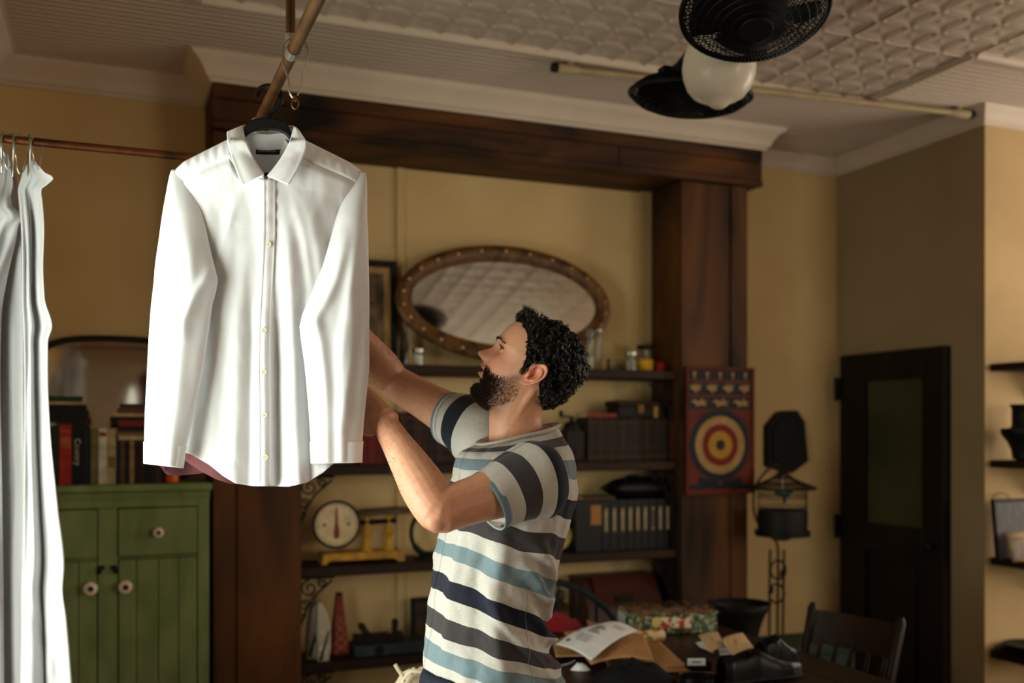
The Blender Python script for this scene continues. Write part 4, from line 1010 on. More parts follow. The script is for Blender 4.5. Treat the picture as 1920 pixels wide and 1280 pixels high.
# pear-shaped wire hook with a swivel ring on the long pole
def pear(o, dx, s=1.0, mat_=M_wire):
    """open pear loop, wide end over the pole, in the plane of dx and up"""
    pts = []
    for a, b in ((-.004, -.086), (-.010, -.075), (-.013, -.05), (-.021, -.025), (-.0225, -.002), (-.017, .012), (-.006, .019), (.007, .019), (.018, .011), (.0225, -.004), (.020, -.022), (.0125, -.048), (.011, -.068), (.004, -.082)):
        pts.append(Vector(o) + dx * a * s + UP * b * s)
    return MB().tube(spline(pts, 50), .0017, 7)
ho = Vector((RX_, 1.80, RZ - .004))
h0 = thing('wire_hook', 'pear shaped steel wire hook hanging on the brass pole above the white shirt', 'hook', ho)
obj('loop', pear(ho, RT, 1.02), M_wire, h0)
obj('swivel', MB().tube([ho + UP * (-.098 + .010 * math.sin(2*math.pi*k/14)) + RT * (.006 * math.cos(2*math.pi*k/14)) for k in range(14)], .0016, 6, closed=True).lathe([(.003, -.094), (.0035, -.090), (.003, -.086)], ho, 8), M_brass, h0)
hooks = (('first', 3, .9), ('second', 16, .8), ('third', 23, 1.0), ('fourth', 39, .9), ('fifth', 54, 1.0), ('sixth', 70, .75))
for k, (nm, px, s_) in enumerate(hooks):
    x = XY(px, RYB); o_ = Vector((x, RYB, RZ - .002))
    hd = (FW * .8 + RT * (.4 if k % 2 else -.5)).normalized() if k else (FW * .9 - RT * .4).normalized()
    hk = thing('wire_hook', '%s wire hook from the left on the copper rod, holding the white sheets' % nm, 'hook', o_, 0, 'wire hooks on the copper rod')
    obj('loop', pear(o_, hd, s_), M_wire, hk)

# ------------------------------------------------------------------ white sheets hanging from the rod
M_sheet = clothmat('white_cotton_sheet', (216, 216, 217), (208, 208, 209), .30, .9, .25, 700)
def sheet_grid(name, label, rows, t0, nu, nv, fold, tops=None, seed=0, bottom=1290):
    """rows: (py, px_left, px_right); fold(u,py) -> depth offset towards the camera"""
    L_ = [(r[0], r[1]) for r in rows]; R_ = [(r[0], r[2]) for r in rows]; y0_, y1_ = rows[0][0], rows[-1][0]
    def f(u, v):
        py = lerp(y0_, y1_, v ** 1.0); px = lerp(ps(py, L_), ps(py, R_), u)
        if tops: 
            w = sm(1, 0, (py - y0_) / 60.0) if py < y0_ + 60 else 0
            py = py + tops(u) * w
        return W(px, py, t0 - fold(u, py))
    mb = MB().grid(f, nu, nv)
    c = W(lerp(rows[-1][1], rows[-1][2], .5), y1_, t0)
    o = single(name, label, 'sheet', mb, M_sheet, c, 'white sheets on the copper rod', sharp=0)
    solid(o, .0015); return o
yb_ = 1500
def nz(x, y, s=0): return noise.noise(Vector((x, y, s)))
def fold_c(u, py):
    k = sm(300, 480, py)
    d = .022 * math.sin(u * 7.5 + .6) * k + .008 * math.sin(u * 19 + 1.1 + py * .0012) * k
    d += .035 * g(py - 327, 26) * sm(.45, 1, u) + .012 * nz(u * 4, py * .006, 3) * k
    d -= .02 * g(u - lerp(.35, .48, sm(380, 900, py)), .035) * k
    d += .012 * g((py - 1215) + (u - .62) * 190, 55) * sm(.3, .6, u) - .006 * g((py - 1215) - (u - .55) * 200, 30)
    return d
sheet_grid('hanging_sheet', 'white cotton sheet hanging rightmost on the copper rod, with a folded top corner', 
    [(297, 44, 74), (312, 42, 84), (326, 40, 101), (345, 36, 88), (356, 34, 77), (380, 36, 80), (430, 40, 83), (500, 42, 81), (560, 42, 84), (612, 44, 98), (640, 45, 90), (700, 46, 90), (800, 46, 94), (950, 44, 109), (1060, 42, 121), (1105, 40, 118), (1160, 40, 125), (1280, 38, 135), (1500, 30, 148)], 2.40, 64, 150, fold_c, lambda u: -14 * g(u - .55, .25) + 14)
def fold_b(u, py):
    k = sm(310, 470, py)
    return .022 * math.sin(u * 6.5 + 2.2) * k + .007 * math.sin(u * 15 + .4) * k + .010 * nz(u * 4, py * .005, 9)
sheet_grid('hanging_sheet', 'narrow white cotton sheet hanging second from the right on the copper rod',
    [(300, 16, 26), (340, 12, 34), (400, 2, 44), (480, -8, 46), (600, -14, 47), (800, -20, 50), (1100, -26, 56), (1500, -34, 66)], 2.50, 40, 110, fold_b)
def fold_a(u, py):
    k = sm(300, 420, py)
    d = .045 * g((py - 402) - (u - .6) * 40, 34) + .03 * g(py - 378, 16) * sm(.4, .9, u)
    d += .016 * math.sin(u * 7 + 4.1) * k + .007 * math.sin(u * 16) * k
    d += .03 * g((py - 470) + (u - .5) * 260, 46) + .02 * g((py - 590) + (u - .5) * 360, 50)
    return d + .01 * nz(u * 4, py * .006, 5)
sheet_grid('hanging_sheet', 'white cotton sheet hanging leftmost on the copper rod with a draped fold near its top',
    [(288, 6, 14), (310, -6, 19), (345, -20, 24), (372, -30, 20), (388, -36, 24), (405, -44, 45), (420, -48, 36), (450, -54, 30), (520, -60, 14), (600, -66, 2), (700, -70, 0), (900, -74, 4), (1280, -80, 8), (1500, -86, 10)], 2.445, 48, 120, fold_a)
# ------------------------------------------------------------------ the white dress shirt on its hanger
TS = 2.05                                              # distance of the shirt's middle plane
def S3(px, py, d): return W(px, py, TS - d)            # d: towards the camera
M_shirt = clothmat('white_shirt_cotton', (238, 238, 239), (232, 232, 233), .22, .85, .22, 1100)
M_seam = clothmat('white_shirt_cotton_doubled', (236, 236, 237), (230, 230, 231), .10, .85, .25, 1100)
XLs = [(300, 345), (330, 330), (420, 345), (600, 350), (860, 338)]
XRs = [(300, 660), (330, 676), (420, 662), (600, 652), (860, 668)]
top_f = [(318, 330), (345, 310), (380, 292), (430, 268), (447, 300), (470, 325), (497, 338), (525, 325), (548, 300), (566, 266), (610, 288), (655, 310), (690, 332)]
hem_f = [(330, 848), (345, 852), (380, 870), (410, 892), (435, 906), (470, 911), (545, 912), (580, 905), (615, 886), (645, 862), (680, 846)]
RIDGES = [  # (centre path (py, px), half width px, height m, (fade in from, to))
    ([(340, 462), (420, 440), (520, 418), (640, 404), (900, 392)], 17, .009, (345, 470)),
    ([(340, 470), (450, 462), (620, 444), (760, 438), (910, 434)], 20, .013, (350, 560)),
    ([(330, 497), (620, 495), (910, 494)], 17, .010, (300, 345)),
    ([(345, 532), (450, 541), (600, 548), (760, 553), (910, 560)], 18, .017, (350, 520)),
    ([(340, 560), (420, 585), (520, 604), (640, 612), (910, 616)], 17, .010, (340, 450)),
    ([(350, 545), (430, 566), (520, 580), (640, 588), (910, 592)], 10, .006, (350, 430)),
    ([(350, 448), (430, 424), (500, 402), (560, 392)], 10, .007, (345, 420)),
    ([(330, 385), (420, 392), (600, 372), (900, 356)], 14, .006, (320, 420)),
    ([(480, 520), (600, 519), (760, 520), (910, 521)], 12, -.018, (520, 680)),
    ([(500, 470), (640, 472), (800, 470), (910, 468)], 10, -.006, (520, 640)),
    ([(600, 575), (760, 578), (910, 584)], 11, -.008, (600, 720)),
]
def front_d(px, py):
    xl, xr = pl(py, XLs), pl(py, XRs); c = (xl + xr) / 2; h = (xr - xl) / 2
    q = min(1, abs((px - c) / h)); d = .052 * max(0, 1 - q ** 2.6) ** .5
    for path, w, a, (f0, f1) in RIDGES:
        if py > path[-1][0] + 60: continue
        k = sm(f0, f1, py) * (1 - sm(path[-1][0], path[-1][0] + 60, py))
        if k: d += a * k * g(px - ps(py, path), w)
    d += .0025 * nz(px * .02, py * .008, 1) + .0012 * nz(px * .06, py * .03, 2)
    # drag lines fanning from the collar and shoulder
    d += .004 * math.sin((px - 497) / (30 + (py - 240) * .09)) * sm(330, 400, py) * (1 - sm(480, 600, py))
    return d
def front_pt(u, v, lift=0, lo=None, hi=None):
    pxt = lerp(322, 683, u)
    t_ = pl(pxt, top_f); b_ = pl(pxt, hem_f)
    py = lerp(t_, b_, v)
    w = sm(0, .25, v); px = lerp(pxt, lerp(pl(py, XLs), pl(py, XRs), u), w)
    d = front_d(px, py)
    ku = sm(.27, .40, u) * (1 - sm(.60, .73, u))
    d *= lerp(sm(-.02, .07, v), 1, ku)                        # falls back to the shoulder seam
    return S3(px, py, d + lift)
ws = thing('dress_shirt', 'white long sleeved dress shirt hanging on a black plastic hanger', 'shirt', W(500, 912, TS))
def part(n, mb, m, par=ws, th=.0012, sharp=0, off=0):
    o = obj(n, mb, m, par, sharp=sharp)
    if th: solid(o, th, off)
    return o
part('front_panel', MB().grid(lambda u, v: front_pt(u, v), 150, 170), M_shirt)
# back panel: yoke over the shoulders, then a plain hanging back
top_b = [(318, 332), (345, 305), (430, 262), (458, 248), (500, 252), (543, 248), (566, 262), (655, 306), (690, 332)]
hem_b = [(330, 842), (352, 850), (400, 876), (450, 888), (540, 888), (600, 880), (645, 858), (680, 842)]
def back_pt(u, v):
    pxt = lerp(322, 683, u); py = lerp(pl(pxt, top_b), pl(pxt, hem_b), v)
    px = lerp(pxt, lerp(pl(py, XLs), pl(py, XRs), u), sm(0, .25, v)); q = abs(u - .5) * 2
    d = -.042 * max(0, 1 - q ** 2.8) ** .5 * sm(-.06, .10, v) + .006 * math.sin(u * 26) * sm(.1, .4, v)
    return S3(px, py, d - .004 * sm(.0, .2, v))
part('back_panel', MB().grid(back_pt, 70, 80), M_shirt)
# yoke: the strip between the shoulder seam in front and the ridge of the shoulder
for sg, a, b in ((0, 330, 438), (1, 560, 680)):
    def yk(u, v, a=a, b=b):
        px = lerp(a, b, u); t_, f_ = pl(px, top_b), pl(px, top_f)
        q = front_pt((px - 322) / 361, .045, .0022); r_ = S3(px, t_ - 2, -.014)
        return r_.lerp(q, v) + (UP * .006 - FW * .010) * math.sin(math.pi * v) - FW * (.0010 * math.sin(u * 40) * math.sin(math.pi * v))
    part('yoke', MB().grid(yk, 40, 8), M_seam)
# placket strip, with its fold at the free edge
PLK = [(338, 505), (420, 505), (458, 504), (560, 499), (620, 496), (700, 495), (780, 496), (912, 496)]
def plk(u, v):
    py = lerp(336, 911, v); px = ps(py, PLK) + (u - .5) * 25
    e = .0016 + .0012 * (1 - abs(u - .5) * 2) + .0012 * math.sin(v * 130 + u * 2) * u * (1 - sm(.05, .3, v)) + (.0025 if u < .12 else 0)
    return S3(px, py, front_d(px, py) + e)
part('placket', MB().grid(plk, 10, 150), M_seam, th=.0014)
def stitch(fx, py0, py1):
    return MB().tube([S3(fx(py), py, front_d(fx(py), py) + .0042) for py in np.linspace(py0, py1, 80)], .00035, 4)
obj('stitching', stitch(lambda py: ps(py, PLK) + 9, 345, 905), M_seam, ws); obj('stitching', stitch(lambda py: ps(py, PLK) - 9, 345, 905), M_seam, ws)
M_btn = mat('shell_button', (230, 222, 196), (214, 204, 176), .25, 60)
M_thr = mat('button_thread', (196, 188, 166), None, .8)
BR = Matrix((RT, UP, -FW)).transposed()
for px, py in ((504, 458), (495, 619), (495, 697), (496, 778), (498, 857)):
    o_ = S3(px, py, front_d(px, py) + .0044)
    bt = obj('button', MB().lathe([(.0052, 0), (.0056, .0008), (.0054, .0018), (.0042, .0022), (.0036, .0016), (0, .0015)], o_, 18, BR), M_btn, ws)
    obj('thread', MB().box((-.0014, -.0014, .0014), (-.0006, .0014, .0022)).box((.0006, -.0014, .0014), (.0014, .0014, .0022)).move(Matrix.Translation(o_) @ BR.to_4x4()), M_thr, bt)
for k in range(4):
    py = 832 + k * 9; o_ = S3(497, py, front_d(497, py) + .0046)
    obj('buttonhole_stitch', MB().box((-.0008, -.0028, 0), (.0008, .0028, .0006)).move(Matrix.Translation(o_) @ BR.to_4x4()), M_thr, ws)

# sleeves: flattened tubes hanging in front of the sides
def sleeve(rows, name='sleeve', thick=.026, dpath=None, creases=(), seed=0, flip=1):
    Ls = [(r[0], r[1]) for r in rows]; Rs = [(r[0], r[2]) for r in rows]; y0_, y1_ = rows[0][0], rows[-1][0]
    def f(u, v):
        py = lerp(y0_, y1_, v); xl, xr = (ps(py, Ls), pl(py, Rs)) if flip > 0 else (pl(py, Ls), ps(py, Rs)); c, h = (xl + xr) / 2, (xr - xl) / 2
        a = 2 * math.pi * u; cs, sn = math.cos(a), math.sin(a)
        px = c + h * math.copysign(abs(cs) ** .92, cs)
        d = ps(py, dpath) + thick * sm(y0_ - 30, y0_ + 90, py) * math.copysign(abs(sn) ** 1.25, sn)
        if sn > 0:
            for path, w, am, (f0, f1) in creases:
                k = sm(f0, f1, py) * (1 - sm(path[-1][0], path[-1][0] + 50, py))
                if k: d += am * k * sn ** .5 * g(px - ps(py, path), w)
            d += .003 * nz(px * .03, py * .012, seed) * sn
        # slant of the cuff end
        return S3(px, py + (px - xl) * slant * sm(.6, 1, v), d)
    slant = .12 * flip if flip > 0 else -.02
    part(name, MB().grid(f, 72, 150, close_u=True), M_shirt)
    # cuff: a slightly wider doubled band
    def fc(u, v):
        py = lerp(y1_ - 40, y1_ + 1, v); a = 2 * math.pi * u; cs, sn = math.cos(a), math.sin(a)
        xl, xr = ps(py, Ls), ps(py, Rs); c, h = (xl + xr) / 2, (xr - xl) / 2 + 1.4
        px = c + h * math.copysign(abs(cs) ** .92, cs)
        return S3(px, py + (px - xl) * slant * sm(.6, 1, lerp((y1_ - 40 - y0_) / (y1_ - y0_), 1, v)), ps(py, dpath) + (thick + .0028) * math.copysign(abs(sn) ** 1.2, sn))
    part('cuff', MB().grid(fc, 72, 10, close_u=True), M_seam, th=.002)
sleeve([(318, 322, 345), (330, 318, 352), (350, 314, 362), (400, 305, 381), (450, 298, 390), (500, 291, 402), (525, 289, 408), (545, 287, 405), (570, 284, 398), (640, 279, 388), (700, 276, 379), (780, 272, 361), (830, 271, 348), (868, 271, 342)],
       thick=.027, dpath=[(318, .0), (350, .012), (420, .040), (520, .072), (700, .076), (868, .066)], seed=3,
       creases=[([(380, 345), (520, 358), (650, 340), (868, 318)], 16, .006, (380, 500)), ([(500, 398), (545, 372), (600, 340)], 12, .008, (490, 530)), ([(700, 300), (868, 296)], 10, .004, (700, 780))], flip=1)
sleeve([(322, 660, 684), (335, 652, 687), (360, 644, 688), (400, 632, 688), (450, 619, 690), (500, 605, 691), (550, 584, 692), (590, 567, 692), (612, 562, 692), (640, 565, 692), (680, 571, 692), (720, 575, 689), (780, 580, 683), (830, 583, 679), (868, 585, 677)],
       thick=.024, dpath=[(322, .0), (350, .010), (420, .036), (520, .058), (620, .070), (700, .070), (868, .060)], seed=8,
       creases=[([(400, 655), (520, 630), (600, 590)], 12, .010, (420, 500)), ([(430, 672), (560, 655), (700, 640), (860, 640)], 11, .008, (420, 520)), ([(560, 588), (640, 600), (740, 610), (860, 612)], 12, .009, (560, 650)), ([(540, 668), (640, 660), (760, 650)], 9, .006, (540, 600))], flip=-1)
# collar: stand and two points, folded over
def collar_leaf(sg):
    mir_ = lambda px: 500 + sg * (px - 500)
    # left leaf (sg=+1), fold line from the back neck to the front, and its outer edge
    fold = [(500, 246, -.046), (474, 240, -.040), (458, 234, -.018), (457, 246, .008), (463, 268, .034), (478, 300, .056), (495, 326, .066)]
    outer = [(500, 268, -.058), (458, 258, -.050), (429, 246, -.004), (426, 262, .034), (433, 292, .056), (446, 328, .074), (453, 346, .080)]
    if sg < 0:
        fold = [(500, 246, -.046), (478, 240, -.040), (452, 236, -.018), (452, 250, .008), (462, 276, .034), (480, 306, .056), (499, 330, .064)]
        outer = [(500, 268, -.058), (456, 260, -.050), (446, 239, -.006), (434, 252, .028), (425, 272, .048), (440, 314, .070), (459, 347, .080)]
    A = spline(fold, 40); B = spline(outer, 40)
    def f(u, v):
        i = u * 40; k = min(int(i), 39); t = i - k
        a = A[k].lerp(A[k + 1], t); b = B[k].lerp(B[k + 1], t); p = a.lerp(b, v)
        roll = .007 * math.sin(math.pi * min(1, v * 1.15)) * (1 - .3 * u)
        px = mir_(p.x); d = p.z + roll
        if p.y > 262 and u > .4: d = lerp(d, max(d, front_d(px, max(p.y, 300)) + .003 + .003 * v), sm(.4, .6, u))
        return S3(px, p.y, d)
    part('collar_leaf', MB().grid(f, 48, 12), M_seam, th=.0018)
    # close the leaf's front edge: from the tip back to the neck button
collar_leaf(1); collar_leaf(-1)
def stand(u, v):                                       # collar stand, inside of the neck
    a = math.pi * (u * 2 - .5)
    x = 500 + 44 * math.sin(a) * (1 - .1 * v); d = .012 - .056 * math.cos(a) * -1
    q = (1 - math.cos(a)) / 2                          # 0 at front(-), 1 at back
    return (x, d, q)
def stand_pt(u, v):
    a = lerp(-math.pi * .97, math.pi * .97, u)         # 0 is the back of the neck
    bk = (1 + math.cos(a)) / 2
    px = 499 + 43 * math.sin(a) * (1 if bk > .3 else .96)
    top = lerp(326, 246, bk ** .8); bot = lerp(337, 285, bk ** .8)
    return S3(px, lerp(top, bot, v), lerp(.062, -.044, bk) - .002 * v)
part('collar_stand', MB().grid(stand_pt, 60, 6), M_seam, th=.0015)
# inner yoke seen through the neck opening, with the maker's label
def inner(u, v):
    px = lerp(448, 552, u); return S3(px, lerp(282, 350, v), -.036 + .018 * (abs(u - .5) * 2) ** 2 - .002 * v)
part('inner_yoke', MB().grid(inner, 20, 8), M_shirt, th=.001)
M_lab = mat('black_woven_label', (13, 14, 16), (18, 18, 20), .7, 200)
lo = S3(502, 283.5, -.036 + .004); LMx = Matrix.Translation(lo) @ BR.to_4x4() @ Matrix.Rotation(R(-1.5), 4, 'Z')
lb = obj('woven_label', MB().box((-.0245, -.0068, 0), (.0235, .0068, .0008)).box((.0235, -.0058, 0), (.031, .0046, .0006)).move(LMx), M_lab, ws)
M_let = mat('pale_label_lettering', (150, 146, 136), None, .7)
me = text_mesh('JACK LONDON', .0052, .0002); me.transform(LMx @ Matrix.Translation((-.001, 0, .0011))); me.transform(Matrix.Translation(-wloc(lb))); obj('lettering', me, M_let, lb)
me = text_mesh('M', .0042, .0002); me.transform(LMx @ Matrix.Translation((.0272, -.0006, .0009))); me.transform(Matrix.Translation(-wloc(lb))); obj('lettering', me, M_let, lb)

# black plastic hanger
hg = thing('clothes_hanger', 'black plastic clothes hanger hooked over the brass pole, inside the white shirt', 'hanger', W(505, 222, TS))
HD = .012
up_ = [(340, 318), (380, 300), (430, 274), (452, 248), (462, 232), (478, 223), (502, 219), (526, 223), (538, 232), (547, 248), (566, 274), (620, 298), (665, 318)]
lo_ = [(345, 330), (390, 314), (440, 286), (462, 256), (474, 248), (488, 245), (502, 244), (516, 245), (528, 249), (540, 258), (560, 288), (612, 312), (660, 330)]
mb = MB(); n = len(up_)
U = spline([(a, b, 0) for a, b in up_], 48); L2 = spline([(a, b, 0) for a, b in lo_], 48)
for i in range(49):
    for q, e in ((U[i], .010), (L2[i], .010), (L2[i], -.010), (U[i], -.010)): mb.v.append(S3(q.x, q.y, -.006 + e))
for i in range(48):
    for k in range(4): mb.f.append((i*4 + k, i*4 + (k+1) % 4, (i+1)*4 + (k+1) % 4, (i+1)*4 + k))
mb.f += [(0, 1, 2, 3), (192, 195, 194, 193)]
obj('shoulder_bar', mb, M_blackp, hg, bevel=.004)
obj('cross_bar', MB().tube([S3(452, 327, -.026), S3(548, 327, -.026)], .004, 8), M_blackp, hg)
hk = spline([(506, 222, 0), (506, 214, 0), (516, 204, 0), (526, 192, 0), (527, 178, 0), (520, 167, 0), (505, 161, 0), (491, 164, 0), (483, 172, 0), (480, 181, 0)], 44)
hooky = [S3(p.x, p.y, lerp(-.006, .0, i / 44)) for i, p in enumerate(hk)]
obj('hook', MB().tube(hooky, .0042, 10, flat=1.3), M_blackp, hg)
obj('neck', MB().tube([S3(506, 226, -.006), S3(506, 213, -.006)], [.012, .006], 12), M_blackp, hg)

# ------------------------------------------------------------------ maroon shirt hanging behind the white one
M_mar = clothmat('maroon_chambray', (100, 54, 55), (80, 40, 43), .12, .85, .4, 500)
T2 = 2.24
def Q3(px, py, d): return W(px, py, T2 - d)
ms = thing('dress_shirt', 'maroon chambray shirt hanging behind the white shirt, only its hem showing', 'shirt', Q3(420, 905, 0))
mtop = [(335, 350), (430, 292), (470, 330), (500, 345), (530, 330), (560, 292), (640, 345)]
mhem_f = [(300, 852), (325, 856), (345, 862), (375, 882), (405, 898), (432, 907), (470, 906), (560, 900), (610, 870), (645, 850)]
mhem_b = [(300, 872), (312, 890), (340, 891), (370, 888), (398, 884), (412, 876), (480, 870), (600, 860), (645, 850)]
for nm, hem, s_ in (('front_panel', mhem_f, 1), ('back_panel', mhem_b, -1)):
    def mp(u, v, hem=hem, s_=s_):
        pxt = lerp(342, 640, u); x_l = lerp(342, 302, sm(.1, 1, v)); x_r = lerp(640, 640, v)
        px = lerp(x_l, x_r, u); py = lerp(pl(pxt, mtop), pl(px, hem), v)
        return Q3(px, py, s_ * .034 * max(0, 1 - (abs(u - .5) * 2) ** 2.5) ** .5 + .008 * math.sin(u * 21 + 1) * sm(.2, .8, v))
    part(nm, MB().grid(mp, 50, 50), M_mar, ms)
for sg, xx in ((-1, (345, 372, 352, 312, 320)), (1, (640, 612, 632, 660, 640))):
    pth = spline([Q3(xx[0] + sg * -14, 372, 0), Q3(xx[1] + sg * 2, 520, .012), Q3(xx[2], 700, .014), Q3(xx[2] + sg * -6, 800, .012)], 20)
    part('sleeve', MB().tube(pth, [lerp(.055, .036, i / 20) for i in range(21)], 20, cap=False, flat=.45), M_mar, ms)
part('collar', MB().tube(spline([Q3(480, 300, .03), Q3(456, 285, .01), Q3(462, 276, -.03), Q3(500, 274, -.045), Q3(540, 276, -.03), Q3(545, 285, .01), Q3(522, 300, .03)], 30), .014, 10, flat=.4), M_mar, ms, th=0)
h2 = thing('wire_hanger', 'bright steel wire hanger hooked on the pole end behind the black hanger', 'hanger', Q3(480, 240, 0))
zr_ = HY - (RZ - CAMZ) / T2 * FPX                       # the pole's row there
hx_ = 960 + FPX * (Vector((RX_, 0, 0)) + Vector((0, 1, 0)) * ((T2 - RX_ * FW.x) / FW.y)).dot(RT) / T2
obj('hook', MB().tube(spline([Q3(490, 262, 0), Q3(490, 246, 0), Q3(hx_ + 10, zr_ + 6, 0), Q3(hx_ + 11, zr_ - 4, 0), Q3(hx_ + 4, zr_ - 13, 0), Q3(hx_ - 8, zr_ - 11, 0), Q3(hx_ - 13, zr_ - 2, 0), Q3(hx_ - 14, zr_ + 8, 0)], 40), .0016, 8), M_wire, h2)
obj('shoulder_wire', MB().tube(spline([Q3(350, 348, 0), Q3(430, 296, 0), Q3(490, 262, 0), Q3(550, 296, 0), Q3(630, 344, 0)], 30), .0016, 8).tube([Q3(350, 348, 0), Q3(630, 344, 0)], .0016, 8), M_wire, h2)

# ------------------------------------------------------------------ the table and what lies on it
TZ = .75; tx0, tx1, ty0, ty1 = 1.22, 2.22, 2.34, 3.46
tb_ = thing('table', 'dark wooden table strewn with papers and shoes behind the man', 'table', ((tx0 + tx1) / 2, (ty0 + ty1) / 2, 0))
M_tab = mat('dark_table_wood', (28, 18, 9), (48, 31, 17), .4, 4, (1, .2, 1), 6, .1)
nb = 6
for k in range(nb):
    a, b = lerp(tx0, tx1, k / nb) + .001, lerp(tx0, tx1, (k + 1) / nb) - .001
    obj('plank', MB().box((a, ty0, TZ - .03), (b, ty1, TZ)), M_tab, tb_, bevel=.002)
for a in (tx0 + .05, tx1 - .11):
    for b in (ty0 + .05, ty1 - .11): obj('leg', MB().box((a, b, 0), (a + .06, b + .06, TZ - .031)), M_tab, tb_, bevel=.004)
for a, b, c, d in ((tx0 + .11, ty0 + .06, tx1 - .11, ty0 + .085), (tx0 + .11, ty1 - .085, tx1 - .11, ty1 - .06)): obj('apron', MB().box((a, b, TZ - .12), (c, d, TZ - .031)), M_tab, tb_)
for a, b, c, d in ((tx0 + .06, ty0 + .11, tx0 + .085, ty1 - .11), (tx1 - .085, ty0 + .11, tx1 - .06, ty1 - .11)): obj('apron', MB().box((a, b, TZ - .12), (c, d, TZ - .031)), M_tab, tb_)
def quadsheet(name, label, cat, corners, m, bend, th=.0008, group=None, n=18, lines=None):
    """corners: A back-left, B back-right, C front-right, D front-left as (px,py,z)"""
    A, B, C, D = [onZ(a, b, z) for a, b, z in corners]
    f = lambda u, v: A.lerp(B, u).lerp(D.lerp(C, u), v) + UP * bend(u, v)
    c = f(.5, .5); base = Vector((c.x, c.y, min(p.z for p in (A, B, C, D))))
    t = thing(name, label, cat, base, 0, group)
    o = obj('sheet', MB().grid(f, n, n), m, t, sharp=0); solid(o, th)
    if lines:
        mb = MB()
        for (u0, u1, v0, v1) in lines:
            mb.grid(lambda a, b: f(lerp(u0, u1, a), lerp(v0, v1, b)) + UP * .0012, 8, 1)
        obj('print', mb, mat('printed_ink', (96, 92, 92), (70, 68, 70), .8, 300), t, sharp=0)
    return t, f
# brown paper bags / envelopes in a fan, bottom up
z = TZ + .001
quadsheet('kraft_envelope', 'kraft paper envelope lowest in the pile, reaching right towards the cards', 'envelope', [(1100, 1178, z), (1225, 1192, z), (1296, 1258, z), (1150, 1268, z)], M_kraft, lambda u, v: .002, .003)
quadsheet('kraft_envelope', 'kraft paper envelope sticking out left of the pile behind the striped shirt', 'envelope', [(1036, 1206, z + .008), (1120, 1176, z + .008), (1160, 1236, z + .012), (1042, 1234, z + .012)], M_kraft, lambda u, v: .004 * math.sin(u * 3) + .006, .003)
quadsheet('kraft_envelope', 'kraft paper bag buckled upwards beneath the printed sheet', 'envelope', [(1056, 1190, z + .02), (1208, 1196, z + .03), (1226, 1246, z + .012), (1108, 1252, z + .012)], M_kraft, lambda u, v: .012 + .035 * math.sin(u * math.pi) * math.sin(v * math.pi * .75 + .3), .003)
quadsheet('kraft_envelope', 'kraft paper flap showing behind the printed sheet', 'envelope', [(1100, 1164, z + .03), (1128, 1172, z + .034), (1130, 1190, z + .034), (1108, 1190, z + .03)], M_kraft, lambda u, v: .004, .002)
tl_ = []
for k in range(6): tl_.append((.34, .52 + .06 * (k % 3), .30 + k * .045, .322 + k * .045))
for k in range(3): tl_.append((.22, .34, .62 + k * .05, .63 + k * .05))
for k in range(4): tl_.append((.30, .60, .64 + k * .045, .652 + k * .045))
for k in range(3): tl_.append((.64, .86, .16 + k * .04, .168 + k * .04))
tl_ += [(.06, .12, .50, .56), (.10, .2, .80, .84), (.12, .22, .85, .88)]
quadsheet('printed_sheet', 'white printed sheet of paper curling on top of the kraft envelopes', 'paper', [(1118, 1172, .836), (1196, 1182, .836), (1108, 1236, .80), (1042, 1206, .81)], M_white, lambda u, v: .022 * math.sin(u * math.pi) * (.4 + .6 * (1 - v)) + .012 * math.sin(v * 3.4), .0006, None, 24, tl_)
# cards with hand lettering, and pale envelopes under them
quadsheet('white_envelope', 'white envelope fanned under the left lettered card', 'envelope', [(1304, 1204, z), (1330, 1200, z), (1338, 1226, z), (1312, 1216, z)], M_white, lambda u, v: .006 * v, .001)
quadsheet('white_envelope', 'white envelope fanned under the right lettered card', 'envelope', [(1344, 1202, z + .006), (1362, 1200, z + .006), (1374, 1228, z + .006), (1350, 1230, z + .006)], M_white, lambda u, v: .004 * v, .001)
M_card = mat('tan_card', (206, 172, 124), (196, 162, 116), .8, 20)
def hand(u0, v0, n):
    return [(u0 + .06 * (k % 3) , u0 + .06 * (k % 3) + .032, v0 + .1 * (k // 3), v0 + .1 * (k // 3) + .05) for k in range(n)]
quadsheet('lettered_card', 'tan folded card with hand lettering, left of the two behind the shoe', 'card', [(1309, 1190, .79), (1345, 1184, .80), (1362, 1214, .775), (1330, 1222, .775)], M_card, lambda u, v: .004 * math.sin(u * 3), .0012, 'lettered cards', 12, hand(.40, .36, 6))
quadsheet('lettered_card', 'tan folded card with hand lettering, right of the two behind the shoe', 'card', [(1355, 1196, .80), (1392, 1186, .81), (1413, 1214, .78), (1374, 1228, .775)], M_card, lambda u, v: .004 * math.sin(u * 3), .0012, 'lettered cards', 12, hand(.34, .34, 8))
# rolled colourful paper tube
def rollmat():
    m, nt, b = newmat('flowered_wrap'); N = nt.nodes; L = nt.links
    tc = N.new('ShaderNodeTexCoord'); vo = N.new('ShaderNodeTexVoronoi'); vo.inputs['Scale'].default_value = 60; L.new(tc.outputs['Object'], vo.inputs['Vector'])
    cr = N.new('ShaderNodeValToRGB'); cr.color_ramp.interpolation = 'CONSTANT'; e = cr.color_ramp.elements
    e[0].color = srgb(224, 200, 150); e[1].position = .4; e[1].color = srgb(206, 108, 60)
    for p_, c_ in ((.58, (120, 130, 60)), (.72, (214, 156, 70)), (.86, (226, 206, 170))): q = e.new(p_); q.color = srgb(*c_)
    sp = N.new('ShaderNodeSeparateColor'); L.new(vo.outputs['Color'], sp.inputs[0]); L.new(sp.outputs[0], cr.inputs[0]); L.new(cr.outputs[0], b.inputs['Base Color']); b.inputs['Roughness'].default_value = .5
    return m
M_roll = rollmat()
